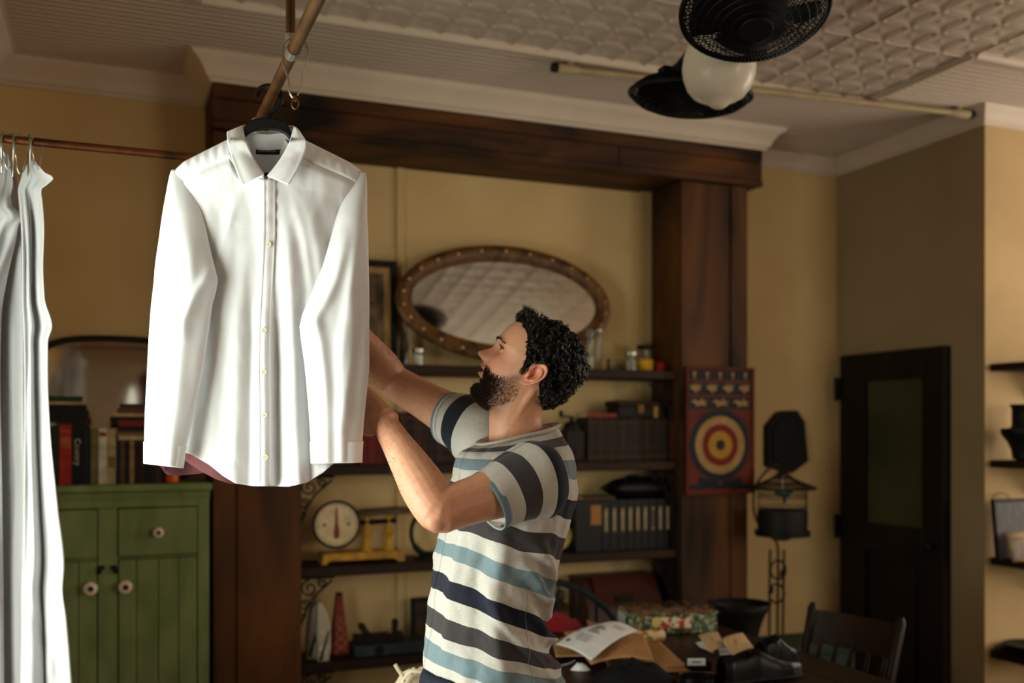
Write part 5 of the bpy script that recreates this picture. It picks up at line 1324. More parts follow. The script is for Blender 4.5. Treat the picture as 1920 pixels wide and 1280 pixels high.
a, b = onZ(1178, 1196, .775), onZ(1242, 1190, .775)
rl = thing('paper_roll', 'colourful flowered paper roll lying behind the printed sheet', 'roll', (a + b) / 2 - UP * .025)
obj('roll', MB().tube([a, b], .022, 18, cap=False), M_roll, rl); obj('roll_end', MB().tube([b - (b - a) * .02, b + (b - a) * .015], .0195, 18), M_kraft, rl)
# packet of brown biscuits in clear crinkled film
def packmat():
    m, nt, b = newmat('packet_print'); N = nt.nodes; L = nt.links
    tc = N.new('ShaderNodeTexCoord'); nz_ = N.new('ShaderNodeTexVoronoi'); nz_.inputs['Scale'].default_value = 85; L.new(tc.outputs['Object'], nz_.inputs['Vector'])
    sp = N.new('ShaderNodeSeparateColor'); L.new(nz_.outputs['Color'], sp.inputs[0])
    cr = N.new('ShaderNodeValToRGB'); cr.color_ramp.interpolation = 'CONSTANT'; e = cr.color_ramp.elements
    e[0].color = srgb(46, 70, 40); e[1].position = .42; e[1].color = srgb(66, 90, 52)
    for p_, c_ in ((.62, (120, 124, 98)), (.80, (160, 150, 126)), (.93, (130, 80, 48))): q = e.new(p_); q.color = srgb(*c_)
    L.new(sp.outputs[1], cr.inputs[0]); L.new(cr.outputs[0], b.inputs['Base Color']); b.inputs['Roughness'].default_value = .3
    return m
M_pack = packmat()
A_, B_ = onZ(1178, 1190, TZ), onZ(1344, 1186, TZ); ax = (B_ - A_); Lp = ax.length; ax.normalize(); ay = Vector((-ax.y, ax.x, 0))
PK = lambda x, y, z_: A_ + ax * x + ay * y + UP * (z_ + .002)
pk = thing('snack_packet', 'clear plastic packet of brown biscuits with a green and red printed front', 'packet', A_ + ax * (Lp / 2) + ay * .06)
def pkf(u, v):
    return PK(u * Lp, -.004 + .006 * math.sin(u * 7) , v * .075 + .006 * math.sin(u * 19 + 1) * v)
o = obj('printed_front', MB().grid(pkf, 40, 8), M_pack, pk); solid(o, .0015)
obj('front_label', MB().grid(lambda u, v: PK(lerp(.36, .70, u) * Lp, -.007 + .006 * math.sin(lerp(.36, .7, u) * 7), lerp(.022, .062, v)), 20, 4), mat('label_red_white', (226, 206, 176), (176, 56, 40), .4, 40, lo=.48, hi=.52), pk)
obj('badge', MB().lathe([(.02, 0), (.02, .001), (0, .001)], (0, 0, 0), 20, RX).move(Matrix.Translation(PK(.31 * Lp, -.008, .045))), mat('badge_yellow', (206, 186, 110), None, .4), pk)
o = obj('side_print', MB().grid(lambda u, v: PK(-.002 - .01 * math.sin(v * 3), u * .13, v * .085), 12, 6), mat('barcode_grey', (176, 180, 164), (120, 128, 112), .4, 60, (1, 1, .05)), pk); solid(o, .0015)
M_bis = mat('brown_biscuit', (150, 98, 50), (116, 72, 34), .7, 40, bump=.3)
for k in range(16):
    x, y = .03 + (k % 8) * (Lp - .06) / 7, .03 + (k // 8) * .06
    obj('biscuit', MB().ball((0, 0, 0), (.028, .028, .011), 12, 7, Matrix.Rotation(rnd.random() * 1.4 - .7, 3, 'X') @ Matrix.Rotation(rnd.random() - .5, 3, 'Y')).move(Matrix.Translation(PK(x, y, .062 + rnd.random() * .018))), M_bis, pk)
obj('biscuit_tray', MB().box((0, 0, 0), (Lp - .02, .12, .045)).move(Matrix.Translation(PK(.01, .004, .001)) @ Matrix((ax, ay, UP)).transposed().to_4x4()), M_kraft, pk)
M_film = glassmat('clear_film', (232, 230, 220), .12, 1.0)
def film(u, v):
    x = lerp(-.012, Lp + .012, u); a = v * math.pi
    return PK(x + .006 * nz(u * 22, v * 9, 2), .062 - .076 * math.cos(a), .075 + (.026 + .016 * nz(u * 11, v * 6, 4) + .010 * abs(nz(u * 30, v * 13, 7))) * math.sin(a) * min(1, u * 9, (1 - u) * 9) ** .5)
obj('film', MB().grid(film, 90, 30), M_film, pk, sharp=25)
# red cloth heap behind the man
c = onZ(1045, 1192, TZ)
def heap(c, rx, ry, h, seed, n=36):
    def f(u, v):
        a = 2 * math.pi * u; r = v; k = 1 + .18 * nz(math.cos(a) * 1.5, math.sin(a) * 1.5, seed)
        return c + RT * (rx * r * k * math.cos(a)) + FW * (ry * r * k * math.sin(a)) + UP * (max(.002, h * (1 - r ** 2.2) * (1 + .35 * nz(r * 3 * math.cos(a), r * 3 * math.sin(a), seed + 3)) + .012 * nz(6 * r * math.cos(a), 6 * r * math.sin(a), seed + 5) * (1 - r)))
    return MB().grid(f, n, 16, close_u=True)
single('red_cloth', 'crumpled deep red cloth on the table just behind the man', 'cloth', heap(onZ(1046, 1180, TZ), .105, .055, .060, 3), clothmat('deep_red_cloth', (136, 18, 28), (110, 12, 20), .05), onZ(1046, 1180, TZ), sharp=0)
single('black_cloth', 'crumpled black garment heaped at the front of the table', 'cloth', heap(onZ(1185, 1284, TZ), .15, .08, .070, 8), clothmat('black_cloth', (11, 11, 12), (8, 8, 8), .0, sheen=0), onZ(1185, 1284, TZ), sharp=0)
single('crumpled_tissue', 'small crumpled white tissue under the kraft envelopes', 'tissue', heap(onZ(1088, 1256, TZ), .032, .022, .020, 12, 24), M_white, onZ(1088, 1258, TZ), sharp=0)
# white string
single('cord', 'thin white cord end lying left of the crumpled tissue', 'cord', MB().tube(spline([onZ(a, b, TZ + .004) for a, b in ((1042, 1256), (1052, 1248), (1066, 1244), (1078, 1238))], 16), .0025, 6), M_white, onZ(1060, 1248, TZ))
# black leather dress shoes
M_lea = mat('polished_black_leather', (9, 8, 8), (12, 11, 11), .33, 30, bump=.05, spec=.16)
def shoe(name_, label, p_toe, p_heel, grp):
    toe, heel = onZ(*p_toe, TZ), onZ(*p_heel, TZ); ax = (toe - heel); L_ = ax.length; ax.normalize(); ay = Vector((-ax.y, ax.x, 0))
    P = lambda x, y, z_: heel + ax * x * L_ + ay * y + UP * z_
    t = thing('dress_shoe', label, 'shoe', (toe + heel) / 2, 0, grp)
    wid = [(0, .022), (.08, .031), (.25, .032), (.42, .031), (.62, .042), (.78, .044), (.92, .032), (.98, .018), (1, .004)]
    def sole(z0, z1, k):
        poly = [P(x, pl(x, wid) * k, z0) for x in np.linspace(0, 1, 22)] + [P(x, -pl(x, wid) * k, z0) for x in np.linspace(1, 0, 22)]
        return MB().prism(poly, UP * (z1 - z0))
    obj('sole', sole(.012, .020, 1.08), M_black, t)
    hp_ = [P(x, s_ * pl(x, wid) * 1.05, .0) for s_, xs in ((1, np.linspace(0, .27, 7)), (-1, np.linspace(.27, 0, 7))) for x in xs]
    obj('heel', MB().prism(hp_, UP * .0115), M_black, t)
    hgt = [(0, .066), (.1, .072), (.25, .074), (.36, .082), (.45, .078), (.6, .058), (.75, .044), (.9, .036), (1, .024)]
    def up(u, v):
        x = v; a = math.pi * u; w = pl(x, wid); h = ps(x, hgt)
        open_ = sm(.42, .36, x) * sm(.0, .06, x)
        sn = math.sin(a); hh = h * sn ** .62
        if open_ > 0: hh = hh if sn < .8 else lerp(hh, min(hh, h * .62 + .0 * sn), open_)
        return P(x, w * math.copysign(abs(math.cos(a)) ** .7, math.cos(a)), .020 + hh)
    obj('upper', MB().grid(up, 28, 46), M_lea, t, sharp=0)
    obj('toe_cap_seam', MB().tube([P(.76, pl(.76, wid) * math.cos(a) * 1.0, .021 + ps(.76, hgt) * max(0, math.sin(a)) ** .62) for a in np.linspace(.15, math.pi - .15, 16)], .0014, 6), M_black, t)
    for k in range(4): x = .44 + k * .04; obj('lace', MB().tube([P(x, .014, .021 + ps(x, hgt) * .95), P(x + .01, 0, .023 + ps(x, hgt)), P(x, -.014, .021 + ps(x, hgt) * .95)], .0018, 6), M_blackp, t)
shoe('a', 'polished black dress shoe on the table with its toe towards the right chair', (1500, 1266), (1352, 1288), 'black dress shoes')
shoe('b', 'black dress shoe farther back, its toe just above the other', (1488, 1240), (1424, 1254), 'black dress shoes')
# black shoebox-lid with a white tag
a = onZ(1290, 1258, TZ); bxd = thing('black_box', 'small flat black box with a white tag in front of the lettered cards', 'box', a)
MbX = Matrix.Translation(a + UP * .001) @ Matrix.Rotation(-YAW, 4, 'Z')
obj('body', MB().box((0, 0, 0), (.075, .06, .032)).move(MbX), M_blackp, bxd, bevel=.003)
obj('tag', MB().box((-.002, -.0035, .018), (.055, -.002, .041)).move(MbX), M_white, bxd)
obj('tag_print', MB().box((.012, -.0042, .027), (.04, -.0035, .031)).move(MbX), mat('printed_ink', (96, 92, 92)), bxd)
# coiled belt with a bright buckle edge
c = onZ(1310, 1290, TZ); bl = thing('belt', 'coiled dark belt with a brass edge at the bottom of the photo', 'belt', c)
pts = [c + RT * (lerp(.062, .03, k / 50) * math.cos(k / 50 * 12)) + FW * (lerp(.05, .024, k / 50) * math.sin(k / 50 * 12)) + UP * .018 for k in range(51)]
mb = MB()
for i, p in enumerate(pts):
    r = (p - c); r.z = 0; r.normalize()
    for q in (p + r * .0015 + UP * .017, p - r * .0015 + UP * .017, p - r * .0015 - UP * .017, p + r * .0015 - UP * .017): mb.v.append(q)
for i in range(50):
    for k in range(4): mb.f.append((i*4 + k, i*4 + (k+1) % 4, (i+1)*4 + (k+1) % 4, (i+1)*4 + k))
obj('strap', mb, M_lea, bl); obj('buckle', MB().tube([c + RT * (.066 * math.cos(a)) + FW * (.054 * math.sin(a)) + UP * .036 for a in np.linspace(.6, 2.5, 14)], .0022, 6), M_brass, bl)

# ------------------------------------------------------------------ chairs
def frame_at(o, xax):
    x = Vector((xax[0], xax[1], 0)).normalized(); y = Vector((-x.y, x.x, 0)); return Matrix.Translation(o) @ Matrix((x, y, UP)).transposed().to_4x4()
M_ch = mat('blue_black_chair_paint', (24, 31, 34), (17, 22, 25), .45, 20)
tw = 4.08; c0 = W(1012, 1240, tw); c0.z = 0
wc = thing('windsor_chair', 'blue black spindle back armchair behind the table', 'chair', c0)
F = frame_at(c0, RT); hwd, hz0 = 165 * tw / FPX, CAMZ - (1240 - HY) * tw / FPX; hh = 150 * tw / FPX
C_ = lambda x, y, z_: F @ Vector((x, y, z_))
obj('back_bow', MB().tube([C_(hwd * math.cos(a), .03 * math.sin(a), hz0 + hh * math.sin(a)) for a in np.linspace(0, math.pi, 32)], .014, 10), M_ch, wc)
obj('arm_rail', MB().tube(spline([C_(-hwd - .02, -.40, hz0 - .01), C_(-hwd, -.12, hz0), C_(-hwd * .8, .01, hz0), C_(0, .035, hz0), C_(hwd * .8, .01, hz0), C_(hwd, -.12, hz0), C_(hwd + .02, -.40, hz0 - .01)], 40), .017, 8), M_ch, wc)
for k in range(9):
    x = hwd * .86 * (k - 4) / 4; zt_ = hz0 + hh * math.sqrt(1 - (x / hwd) ** 2)
    obj('spindle', MB().tube([C_(x * .7, -.02, .46), C_(x, .012, hz0), C_(x, .02, zt_)], [.008, .009, .006], 8), M_ch, wc)
for s_ in (-1, 1):
    for q in (-.36, -.22): obj('arm_spindle', MB().tube([C_(s_ * hwd * .86, q, .46), C_(s_ * (hwd + .01), q - .01, hz0 - .01)], [.010, .008], 8), M_ch, wc)
obj('seat', MB().prism([C_(hwd * .95 * math.copysign(abs(math.cos(a)) ** .7, math.cos(a)), -.2 + .22 * math.copysign(abs(math.sin(a)) ** .8, math.sin(a)), .43) for a in np.linspace(0, 2 * math.pi, 29)[:-1]], UP * .035), M_ch, wc, bevel=.008)
for sx in (-1, 1):
    for sy in (-1, 1): obj('leg', MB().tube([C_(sx * .2, -.2 + sy * .14, .43), C_(sx * .23, -.2 + sy * .175, .22), C_(sx * .26, -.2 + sy * .21, 0)], [.018, .021, .012], 10), M_ch, wc)
# plain wooden chair on the right
LT, RT_ = W(1524, 1142, 3.75), W(1688, 1172, 3.44)
o_ = (LT + RT_) / 2; o_.z = 0; xa = (RT_ - LT); xa.z = 0; wdt = xa.length
M_wch = mat('brown_chair_wood', (44, 27, 14), (29, 17, 9), .4, 8, (1, 1, .2))
dc = thing('wooden_chair', 'brown wooden slat back chair in front of the dark door', 'chair', o_)
F = frame_at(o_, xa); C2 = lambda x, y, z_: F @ Vector((x, y, z_))
h_ = wdt / 2; fy = -1                                   # the seat lies towards -y of the frame
ln = lambda z_: -.0 - (.85 - z_) * .28 if z_ > .44 else -.115 + (.44 - z_) * .12
for s_ in (-1, 1):
    obj('back_post', MB().tube([C2(s_ * h_, ln(.87), .87), C2(s_ * h_, ln(.85), .85), C2(s_ * h_ * .97, ln(.6), .6), C2(s_ * h_ * .92, ln(.44), .44), C2(s_ * h_ * .95, ln(.0), 0)], [.010, .019, .018, .019, .015], 10), M_wch, dc)
    obj('leg', MB().tube([C2(s_ * h_ * 1.02, -.50, .43), C2(s_ * h_ * 1.04, -.51, 0)], [.019, .014], 10), M_wch, dc)
obj('crest_rail', MB().grid(lambda u, v: C2(lerp(-h_, h_, u), ln(lerp(.72, .84, v)) + .025 * (1 - (2 * u - 1) ** 2), lerp(.725, .845, v)), 16, 4), M_wch, dc); solid(dc.children[-1], .018)
for k in range(5):
    x = h_ * .74 * (k - 2) / 2; obj('spindle', MB().tube([C2(x, ln(.74) + .022, .74), C2(x * .97, ln(.6) + .012, .6), C2(x * .92, ln(.46), .46)], [.008, .013, .009], 8), M_wch, dc)
obj('seat', MB().box((-h_ * 1.08, -.52, .43), (h_ * 1.08, -.10, .462)).move(F), M_wch, dc, bevel=.008)
for q in (-.48, -.13): obj('stretcher', MB().tube([C2(-h_, q, .2), C2(h_, q, .2)], .01, 8), M_wch, dc)
# flared black coal hod on a stool by the post
bz0, bz1 = .44, CAMZ - (1131 - HY) * 4.45 / FPX
bo = W(1385, 1160, 4.45); bo.z = bz0
st_ = thing('stool', 'low dark wooden stool under the black flared bucket, behind the table', 'stool', (bo.x, bo.y, 0))
obj('seat', MB().lathe([(.15, .41), (.155, .42), (.15, .438), (0, .439)], (bo.x, bo.y, 0), 24), M_dark, st_)
for k in range(3): a = k * 2.094 + .5; obj('leg', MB().tube([(bo.x + .09 * math.cos(a), bo.y + .09 * math.sin(a), .41), (bo.x + .13 * math.cos(a), bo.y + .13 * math.sin(a), 0)], .015, 8), M_dark, st_)
bk = thing('coal_bucket', 'black flared metal bucket by the foot of the right timber post', 'bucket', bo)
hb = bz1 - bz0; cb_ = Vector((bo.x, bo.y, 0))
def bkt(u, v):
    a = 2 * math.pi * u; r = ps(v, [(0, .075), (.35, .078), (.75, .10), (1, .125)])
    return cb_ + RT * (r * math.cos(a) * (1.0 if v < .7 else 1 + .12 * (v - .7) / .3)) + FW * (r * math.sin(a)) + UP * (bz0 + hb * v)
o = obj('body', MB().grid(bkt, 32, 12, close_u=True), M_black, bk); solid(o, .004)
obj('bottom', MB().lathe([(.074, .0), (.074, .006), (0, .006)], bo, 24), M_black, bk)
obj('rim', MB().tube([bkt(k / 40, 1) for k in range(40)], .005, 8, closed=True), M_black, bk)
# deep green wooden bench end behind the chair
go = onZ(1470, 1215, .62)
gb = thing('green_bench', 'deep green painted low bench between the table and the dark door', 'bench', (go.x, go.y + .12, 0))
M_dg = mat('deep_green_paint', (30, 54, 38), (22, 42, 30), .5, 14)
bx0, bx1 = go.x - .14, go.x + .42
obj('top', MB().box((bx0, go.y, .58), (bx1, go.y + .26, .615)), M_dg, gb, bevel=.004)
for a in (bx0 + .03, bx1 - .06): obj('end_panel', MB().box((a, go.y + .03, 0), (a + .03, go.y + .23, .579)), M_dg, gb, bevel=.003)
obj('apron', MB().box((bx0 + .061, go.y + .015, .48), (bx1 - .061, go.y + .032, .579)), M_dg, gb)

# cream cloth bag on a small stool left of the man
bo = W(778, 1285, 2.62); sz = bo.z - .03
st2 = thing('stool', 'small stool under the cream cloth bag at the bottom edge', 'stool', (bo.x, bo.y, 0))
obj('seat', MB().lathe([(.13, sz - .03), (.135, sz - .02), (.13, sz - .002), (0, sz - .001)], (bo.x, bo.y, 0), 24), M_dark, st2)
for k in range(3): a = k * 2.094; obj('leg', MB().tube([(bo.x + .08 * math.cos(a), bo.y + .08 * math.sin(a), sz - .03), (bo.x + .12 * math.cos(a), bo.y + .12 * math.sin(a), 0)], .014, 8), M_dark, st2)
M_bag = clothmat('cream_canvas', (222, 206, 178), (208, 190, 160), .1)
cbg = thing('cloth_bag', 'cream canvas bag crumpled at the bottom edge left of the man', 'bag', (bo.x, bo.y, sz))
obj('body', heap(Vector((bo.x, bo.y, sz)), .072, .07, .072, 21), M_bag, cbg, sharp=0)
def bagp(a, b, t=2.56): return W(a, b, t)
obj('strap', MB().tube(spline([bagp(752, 1290), bagp(756, 1272), bagp(770, 1258), bagp(786, 1258), bagp(800, 1262), bagp(812, 1270)], 20), .008, 8, flat=.4), M_bag, cbg)
obj('drawstring', MB().tube(spline([bagp(741, 1245), bagp(746, 1254), bagp(754, 1266), bagp(758, 1278)], 12), .005, 8), M_bag, cbg)
# ------------------------------------------------------------------ the man
DM = 2.18; AZ = R(20)
FA = -RT * math.cos(AZ) - FW * math.sin(AZ)            # where his chest points
LA = RT * math.sin(AZ) - FW * math.cos(AZ)             # his left, towards the camera
pbase = W(925, 1280, DM); pbase.z = 0
man = thing('person', 'bearded man with dark curly hair in a striped t-shirt reaching up to a white shirt', 'person', pbase)

# torso rings: (row, front column, back column, half width, forward tilt lift)
RG = [(1271, 800, 1045, .185, .035), (1240, 801, 1043, .185, .040), (1200, 802, 1034, .180, .046), (1150, 807, 1024, .176, .052), (1110, 812, 1020, .174, .055), (1050, 823, 1031, .178, .046), (990, 834, 1052, .184, .033), (940, 843, 1066, .188, .024),
      (900, 850, 1074, .186, .015), (870, 855, 1071, .180, .006), (848, 862, 1064, .164, -.004), (836, 872, 1055, .138, -.010), (827, 885, 1049, .110, -.015), (819, 898, 1044, .086, -.020), (815, 904, 1041, .079, -.021)]
rgc = lambda i: [(-r[0], r[i]) for r in RG]
RGI = {i: rgc(i) for i in (1, 2, 3, 4)}
def torso_pt(py, a, k=1.0, off=0):
    pf, pb, B, tl_ = (ps(-py, RGI[i]) for i in (1, 2, 3, 4))
    m = (pb - pf) / 2 * DM / FPX; A = math.sqrt(max(1e-6, m * m - (B * math.sin(AZ)) ** 2)) / math.cos(AZ)
    c = W((pf + pb) / 2, py, DM); cs, sn = math.cos(a), math.sin(a); e = .88
    x = (A * k + off) * math.copysign(abs(cs) ** e, cs); y = (B * k + off) * math.copysign(abs(sn) ** e, sn)
    return c + FA * x + LA * y + UP * (tl_ * cs)

# ---- head: rings in the head's own frame (x forward, y his left, z up; z = 0 at the eyes)
PIT = R(30)
HF = -RT * math.cos(PIT) + UP * math.sin(PIT); HU = RT * math.sin(PIT) + UP * math.cos(PIT); HL = -FW
HO = W(938, 652, 2.13) - HF * .078 + FW * .033
HM = Matrix((HF, HL, HU)).transposed().to_4x4(); HM.translation = HO
HR = [(-.126, .034, .026, .004), (-.122, .050, .012, .020), (-.114, .066, -.004, .036), (-.104, .075, -.020, .046), (-.092, .078, -.034, .053), (-.080, .080, -.048, .058), (-.067, .086, -.060, .0625), (-.052, .0905, -.073, .066), (-.040, .090, -.081, .069),
      (-.0275, .089, -.087, .0715), (-.015, .087, -.091, .073), (-.002, .0885, -.0935, .0745), (.012, .0945, -.0945, .0755), (.030, .0925, -.094, .0755), (.050, .088, -.090, .073), (.068, .079, -.083, .066), (.084, .062, -.071, .054), (.096, .036, -.050, .036), (.102, .010, -.024, .016), (.104, -.006, -.010, .004)]
HRI = {i: [(r[0], r[i]) for r in HR] for i in (1, 2, 3)}
NOSE = [(-.050, 0), (-.0455, .003), (-.040, .011), (-.035, .025), (-.0285, .0305), (-.022, .0255), (-.012, .0155), (-.002, .0070), (.008, .003), (.018, 0)]
def head_pt(a, z):
    xf, xb, w = (ps(z, HRI[i]) for i in (1, 2, 3)); xc = (xf + xb) / 2 - .004
    cs, sn = math.cos(a), math.sin(a); e = .84 if cs > 0 else .93
    x = xc + ((xf - xc) if cs > 0 else (xc - xb)) * math.copysign(abs(cs) ** e, cs); y = w * math.copysign(abs(sn) ** .9, sn)
    if cs > 0:
        sg = lerp(.0068, .0115, sm(.0, -.030, z))
        x += pl(z, NOSE) * g(y, sg)
        for s_ in (-1, 1):
            x += .0085 * g(y - s_ * .0125, .0062) * g(z + .0335, .0075)
            x -= .0105 * g(y - s_ * .033, .0165) * g(z + .0015, .0115)
            x += .0045 * g(y - s_ * .030, .018) * g(z - .0145, .0065)
            x += .0035 * g(y - s_ * .046, .016) * g(z + .030, .014)
        x += .0100 * g(y, .022) * g(z + .0515, .0052) + .0115 * g(y, .020) * g(z + .0685, .0058)
        x -= .016 * g(y, .017) * g(z + .0595, .0030)
        x -= .004 * g(y, .02) * g(z + .080, .006)
        x += .003 * g(y, .020) * g(z + .100, .010)
    return Vector((x, y, z))
def head_n(a, z):
    p = head_pt(a, z); u = head_pt(a + .02, z) - p; v = head_pt(a, min(z + .002, .1035)) - p
    n = u.cross(v)
    if n.dot(p - Vector((0, 0, -.01))) < 0: n = -n
    return n.normalized()
def zdist(v): return -.126 + .230 * (.5 - .5 * math.cos(math.pi * v)) * .5 + .230 * v * .5
body = MB()
body.grid(lambda u, v: HM @ head_pt(2 * math.pi * u, zdist(v)), 110, 130, close_u=True)
nv_ = 110; o_ = 0
body.f.append(tuple(range(nv_))[::-1]); body.f.append(tuple(range(130 * nv_, 131 * nv_)))
# neck, with the sternomastoid cord
body.tube(spline([W(972, 845, 2.185), W(968, 812, 2.175), W(966, 775, 2.165), W(978, 740, 2.16), W(995, 705, 2.155)], 14), [.078, .068, .064, .061, .059, .0575, .0565, .056, .056, .056, .056, .055, .054, .052, .050], 28)
body.tube(spline([W(940, 832, 2.135), W(960, 795, 2.122), W(986, 752, 2.112), W(1002, 728, 2.105)], 10), [.008, .009, .010, .010, .010, .010, .010, .010, .010, .010, .009], 12)
# torso
NTB = 34
i0 = len(body.v); rows = [1271 - (1271 - 816) * j / 30 for j in range(31)]
for py in rows:
    for k in range(NTB): body.v.append(torso_pt(py, 2 * math.pi * k / NTB, .93, -.008))
for j in range(30):
    for k in range(NTB):
        l = (k + 1) % NTB; body.f.append((i0 + j*NTB + k, i0 + j*NTB + l, i0 + (j+1)*NTB + l, i0 + (j+1)*NTB + k))
body.f.append(tuple(i0 + k for k in range(NTB))[::-1]); body.f.append(tuple(i0 + 30*NTB + k for k in range(NTB)))
def limb(mb, pts, rads, n=20, steps=24, flat=None):
    P_ = spline(pts, steps); m = len(rads) - 1
    rr = [ps(i / steps * m, list(enumerate(rads))) for i in range(steps + 1)]
    return mb.tube(P_, rr, n, flat=flat)
SN, EN, RN = W(1004, 900, 2.03), W(823, 958, 1.90), W(716, 786, 2.04)       # near arm: shoulder, elbow, wrist
SF, EF, RF = W(912, 818, 2.32), W(738, 716, 2.48), W(655, 606, 2.345)        # far arm
def arm(S_, E_, R_, tip):
    limb(body, [S_ + (S_ - E_) * .12, S_, S_.lerp(E_, .35), S_.lerp(E_, .7), E_], [.050, .058, .0535, .046, .043], steps=28)
    limb(body, [E_ + (S_ - E_) * .10, E_, E_.lerp(R_, .22) + tip * .002, E_.lerp(R_, .5), E_.lerp(R_, .8), R_, R_ + (R_ - E_) * .06], [.040, .0425, .0455, .0385, .0295, .0265, .026], steps=34)
    body.ball(E_ + tip * .019, .026, 16, 12)
arm(SN, EN, RN, (EN - SN.lerp(RN, .5)).normalized())
arm(SF, EF, RF, (EF - SF.lerp(RF, .5)).normalized())
body.ball(RN + (W(742, 780, 2.02) - RN) * .82, .0115, 12, 9)                 # wrist bone
def hand(wr, d, pn, th, curl, spread=1.0):
    """wr wrist, d towards the knuckles, pn out of the palm, th towards the thumb"""
    d = d.normalized(); th = (th - d * th.dot(d)).normalized(); pn = (pn - d * pn.dot(d)); pn = (pn - th * pn.dot(th)).normalized()
    P = lambda a, b, c: wr + d * a + th * b + pn * c
    # palm: four metacarpal rays and the thumb mound
    for b0, b1, ln, r in ((.018, .034, .092, .0125), (.007, .0115, .096, .0128), (-.005, -.0105, .090, .0122), (-.016, -.030, .082, .0115)):
        limb(body, [P(-.01, b0 * .8, 0), P(.03, lerp(b0, b1, .4), 0), P(ln, b1, -.002)], [.019, .0165, r], 12, 10)
    limb(body, [P(.0, .014, .002), P(.024, .030, .010), P(.048, .040, .012)], [.017, .018, .013], 12, 10)
    segs = (((.034, .092), (.040, .025, .021), .0092), ((.0115, .096), (.044, .028, .022), .0095), ((-.0105, .090), (.041, .026, .021), .0090), ((-.030, .082), (.032, .020, .019), .0080))
    for k, ((b, a), L_, r) in enumerate(segs):
        p = P(a - .012, b * .96, -.002); ang = 0; q = [p, P(a, b, -.002)]; side = b * .25 * spread
        for j, s_ in enumerate(L_):
            ang += curl[k] * (1.0, 1.25, .8)[j]
            v_ = d * math.cos(ang) + pn * math.sin(ang) + th * side * (1 if j == 0 else .3) * 4
            q.append(q[-1] + v_.normalized() * s_)
        body.tube(q, [r * 1.08, r * 1.12, r * 1.02, r * .95, r * .72], 12)
        for j in (2, 3): body.ball(q[j], r * 1.06, 10, 8)
        body.ball(q[-1], r * .74, 10, 8)
    q = [P(.040, .036, .010), P(.062, .054, .016), P(.086, .066, .026), P(.104, .070, .038)]
    body.tube(q, [.0125, .0112, .0105, .0078], 12); body.ball(q[-1], .008, 10, 8); body.ball(q[2], .0108, 10, 8)
hand(RN, W(668, 748, 2.115) - RN, -FW, -UP, (.22, .20, .20, .24))
hand(RF, W(618, 552, 2.36) - RF, -FW - UP * .2, UP * .6 - RT * .6, (.25, .22, .22, .26))
# hips and legs
hipc = W(925, 1285, DM)
lh = lambda s_, z_, dx=0: Vector((hipc.x, hipc.y, z_)) + LA * (s_ * .092) + FA * dx
limb(body, [W(923, 1255, DM), Vector((hipc.x, hipc.y, .90))], [.118, .13], 24, 6, flat=1.25)
for s_ in (-1, 1): limb(body, [lh(s_, .92), lh(s_, .75), lh(s_, .48, .01), lh(s_, .28, -.01), lh(s_, .09)], [.088, .078, .052, .050, .036], 18, 24)
for s_ in (-1, 1): limb(body, [lh(s_, .07, -.06), lh(s_, .06, .02), lh(s_, .045, .12), lh(s_, .035, .17)], [.030, .038, .034, .022], 14, 10)

BLN = [(-.006, -.03), (.008, -.020), (.016, -.026), (.030, -.040), (.045, -.050), (.058, -.053), (.070, -.051), (.080, -.046), (.092, -.0425), (.12, -.042)]
def skinmat():
    m, nt, b = newmat('skin'); N = nt.nodes; L = nt.links
    at = N.new('ShaderNodeAttribute'); at.attribute_name = 'tone'
    nz_ = N.new('ShaderNodeTexNoise'); nz_.inputs['Scale'].default_value = 55; nz_.inputs['Detail'].default_value = 5
    tc = N.new('ShaderNodeTexCoord'); L.new(tc.outputs['Object'], nz_.inputs['Vector'])
    mx = N.new('ShaderNodeMix'); mx.data_type = 'RGBA'; mx.blend_type = 'MULTIPLY'; mx.inputs[0].default_value = .3
    cr = N.new('ShaderNodeValToRGB'); cr.color_ramp.elements[0].color = (.72, .62, .58, 1); cr.color_ramp.elements[0].position = .3; cr.color_ramp.elements[1].color = (1, 1, 1, 1); cr.color_ramp.elements[1].position = .62
    L.new(nz_.outputs[0], cr.inputs[0]); L.new(at.outputs['Color'], mx.inputs[6]); L.new(cr.outputs[0], mx.inputs[7]); L.new(mx.outputs[2], b.inputs['Base Color'])
    b.inputs['Roughness'].default_value = .48; b.inputs['Specular IOR Level'].default_value = .4
    b.inputs['Subsurface Weight'].default_value = .10; b.inputs['Subsurface Radius'].default_value = (.010, .004, .002); b.inputs['Subsurface Scale'].default_value = .6
    n2 = N.new('ShaderNodeTexNoise'); n2.inputs['Scale'].default_value = 420; n2.inputs['Detail'].default_value = 3; L.new(tc.outputs['Object'], n2.inputs['Vector'])
    bp = N.new('ShaderNodeBump'); bp.inputs['Strength'].default_value = .18; bp.inputs['Distance'].default_value = .002; L.new(n2.outputs[0], bp.inputs['Height']); L.new(bp.outputs[0], b.inputs['Normal'])
    return m
M_skin = skinmat()

# one surface from all of it
me0 = mesh_of('body_raw', body, pbase, merge=False)
tmp = bpy.data.objects.new('body_raw', me0); COL.objects.link(tmp)
rm = tmp.modifiers.new('remesh', 'REMESH'); rm.mode = 'VOXEL'; rm.voxel_size = .0030; rm.use_smooth_shade = True
smo = tmp.modifiers.new('smooth', 'SMOOTH'); smo.factor = .5; smo.iterations = 4
bm_me = bpy.data.meshes.new_from_object(tmp.evaluated_get(bpy.context.evaluated_depsgraph_get()))
bpy.data.objects.remove(tmp); bpy.data.meshes.remove(me0)

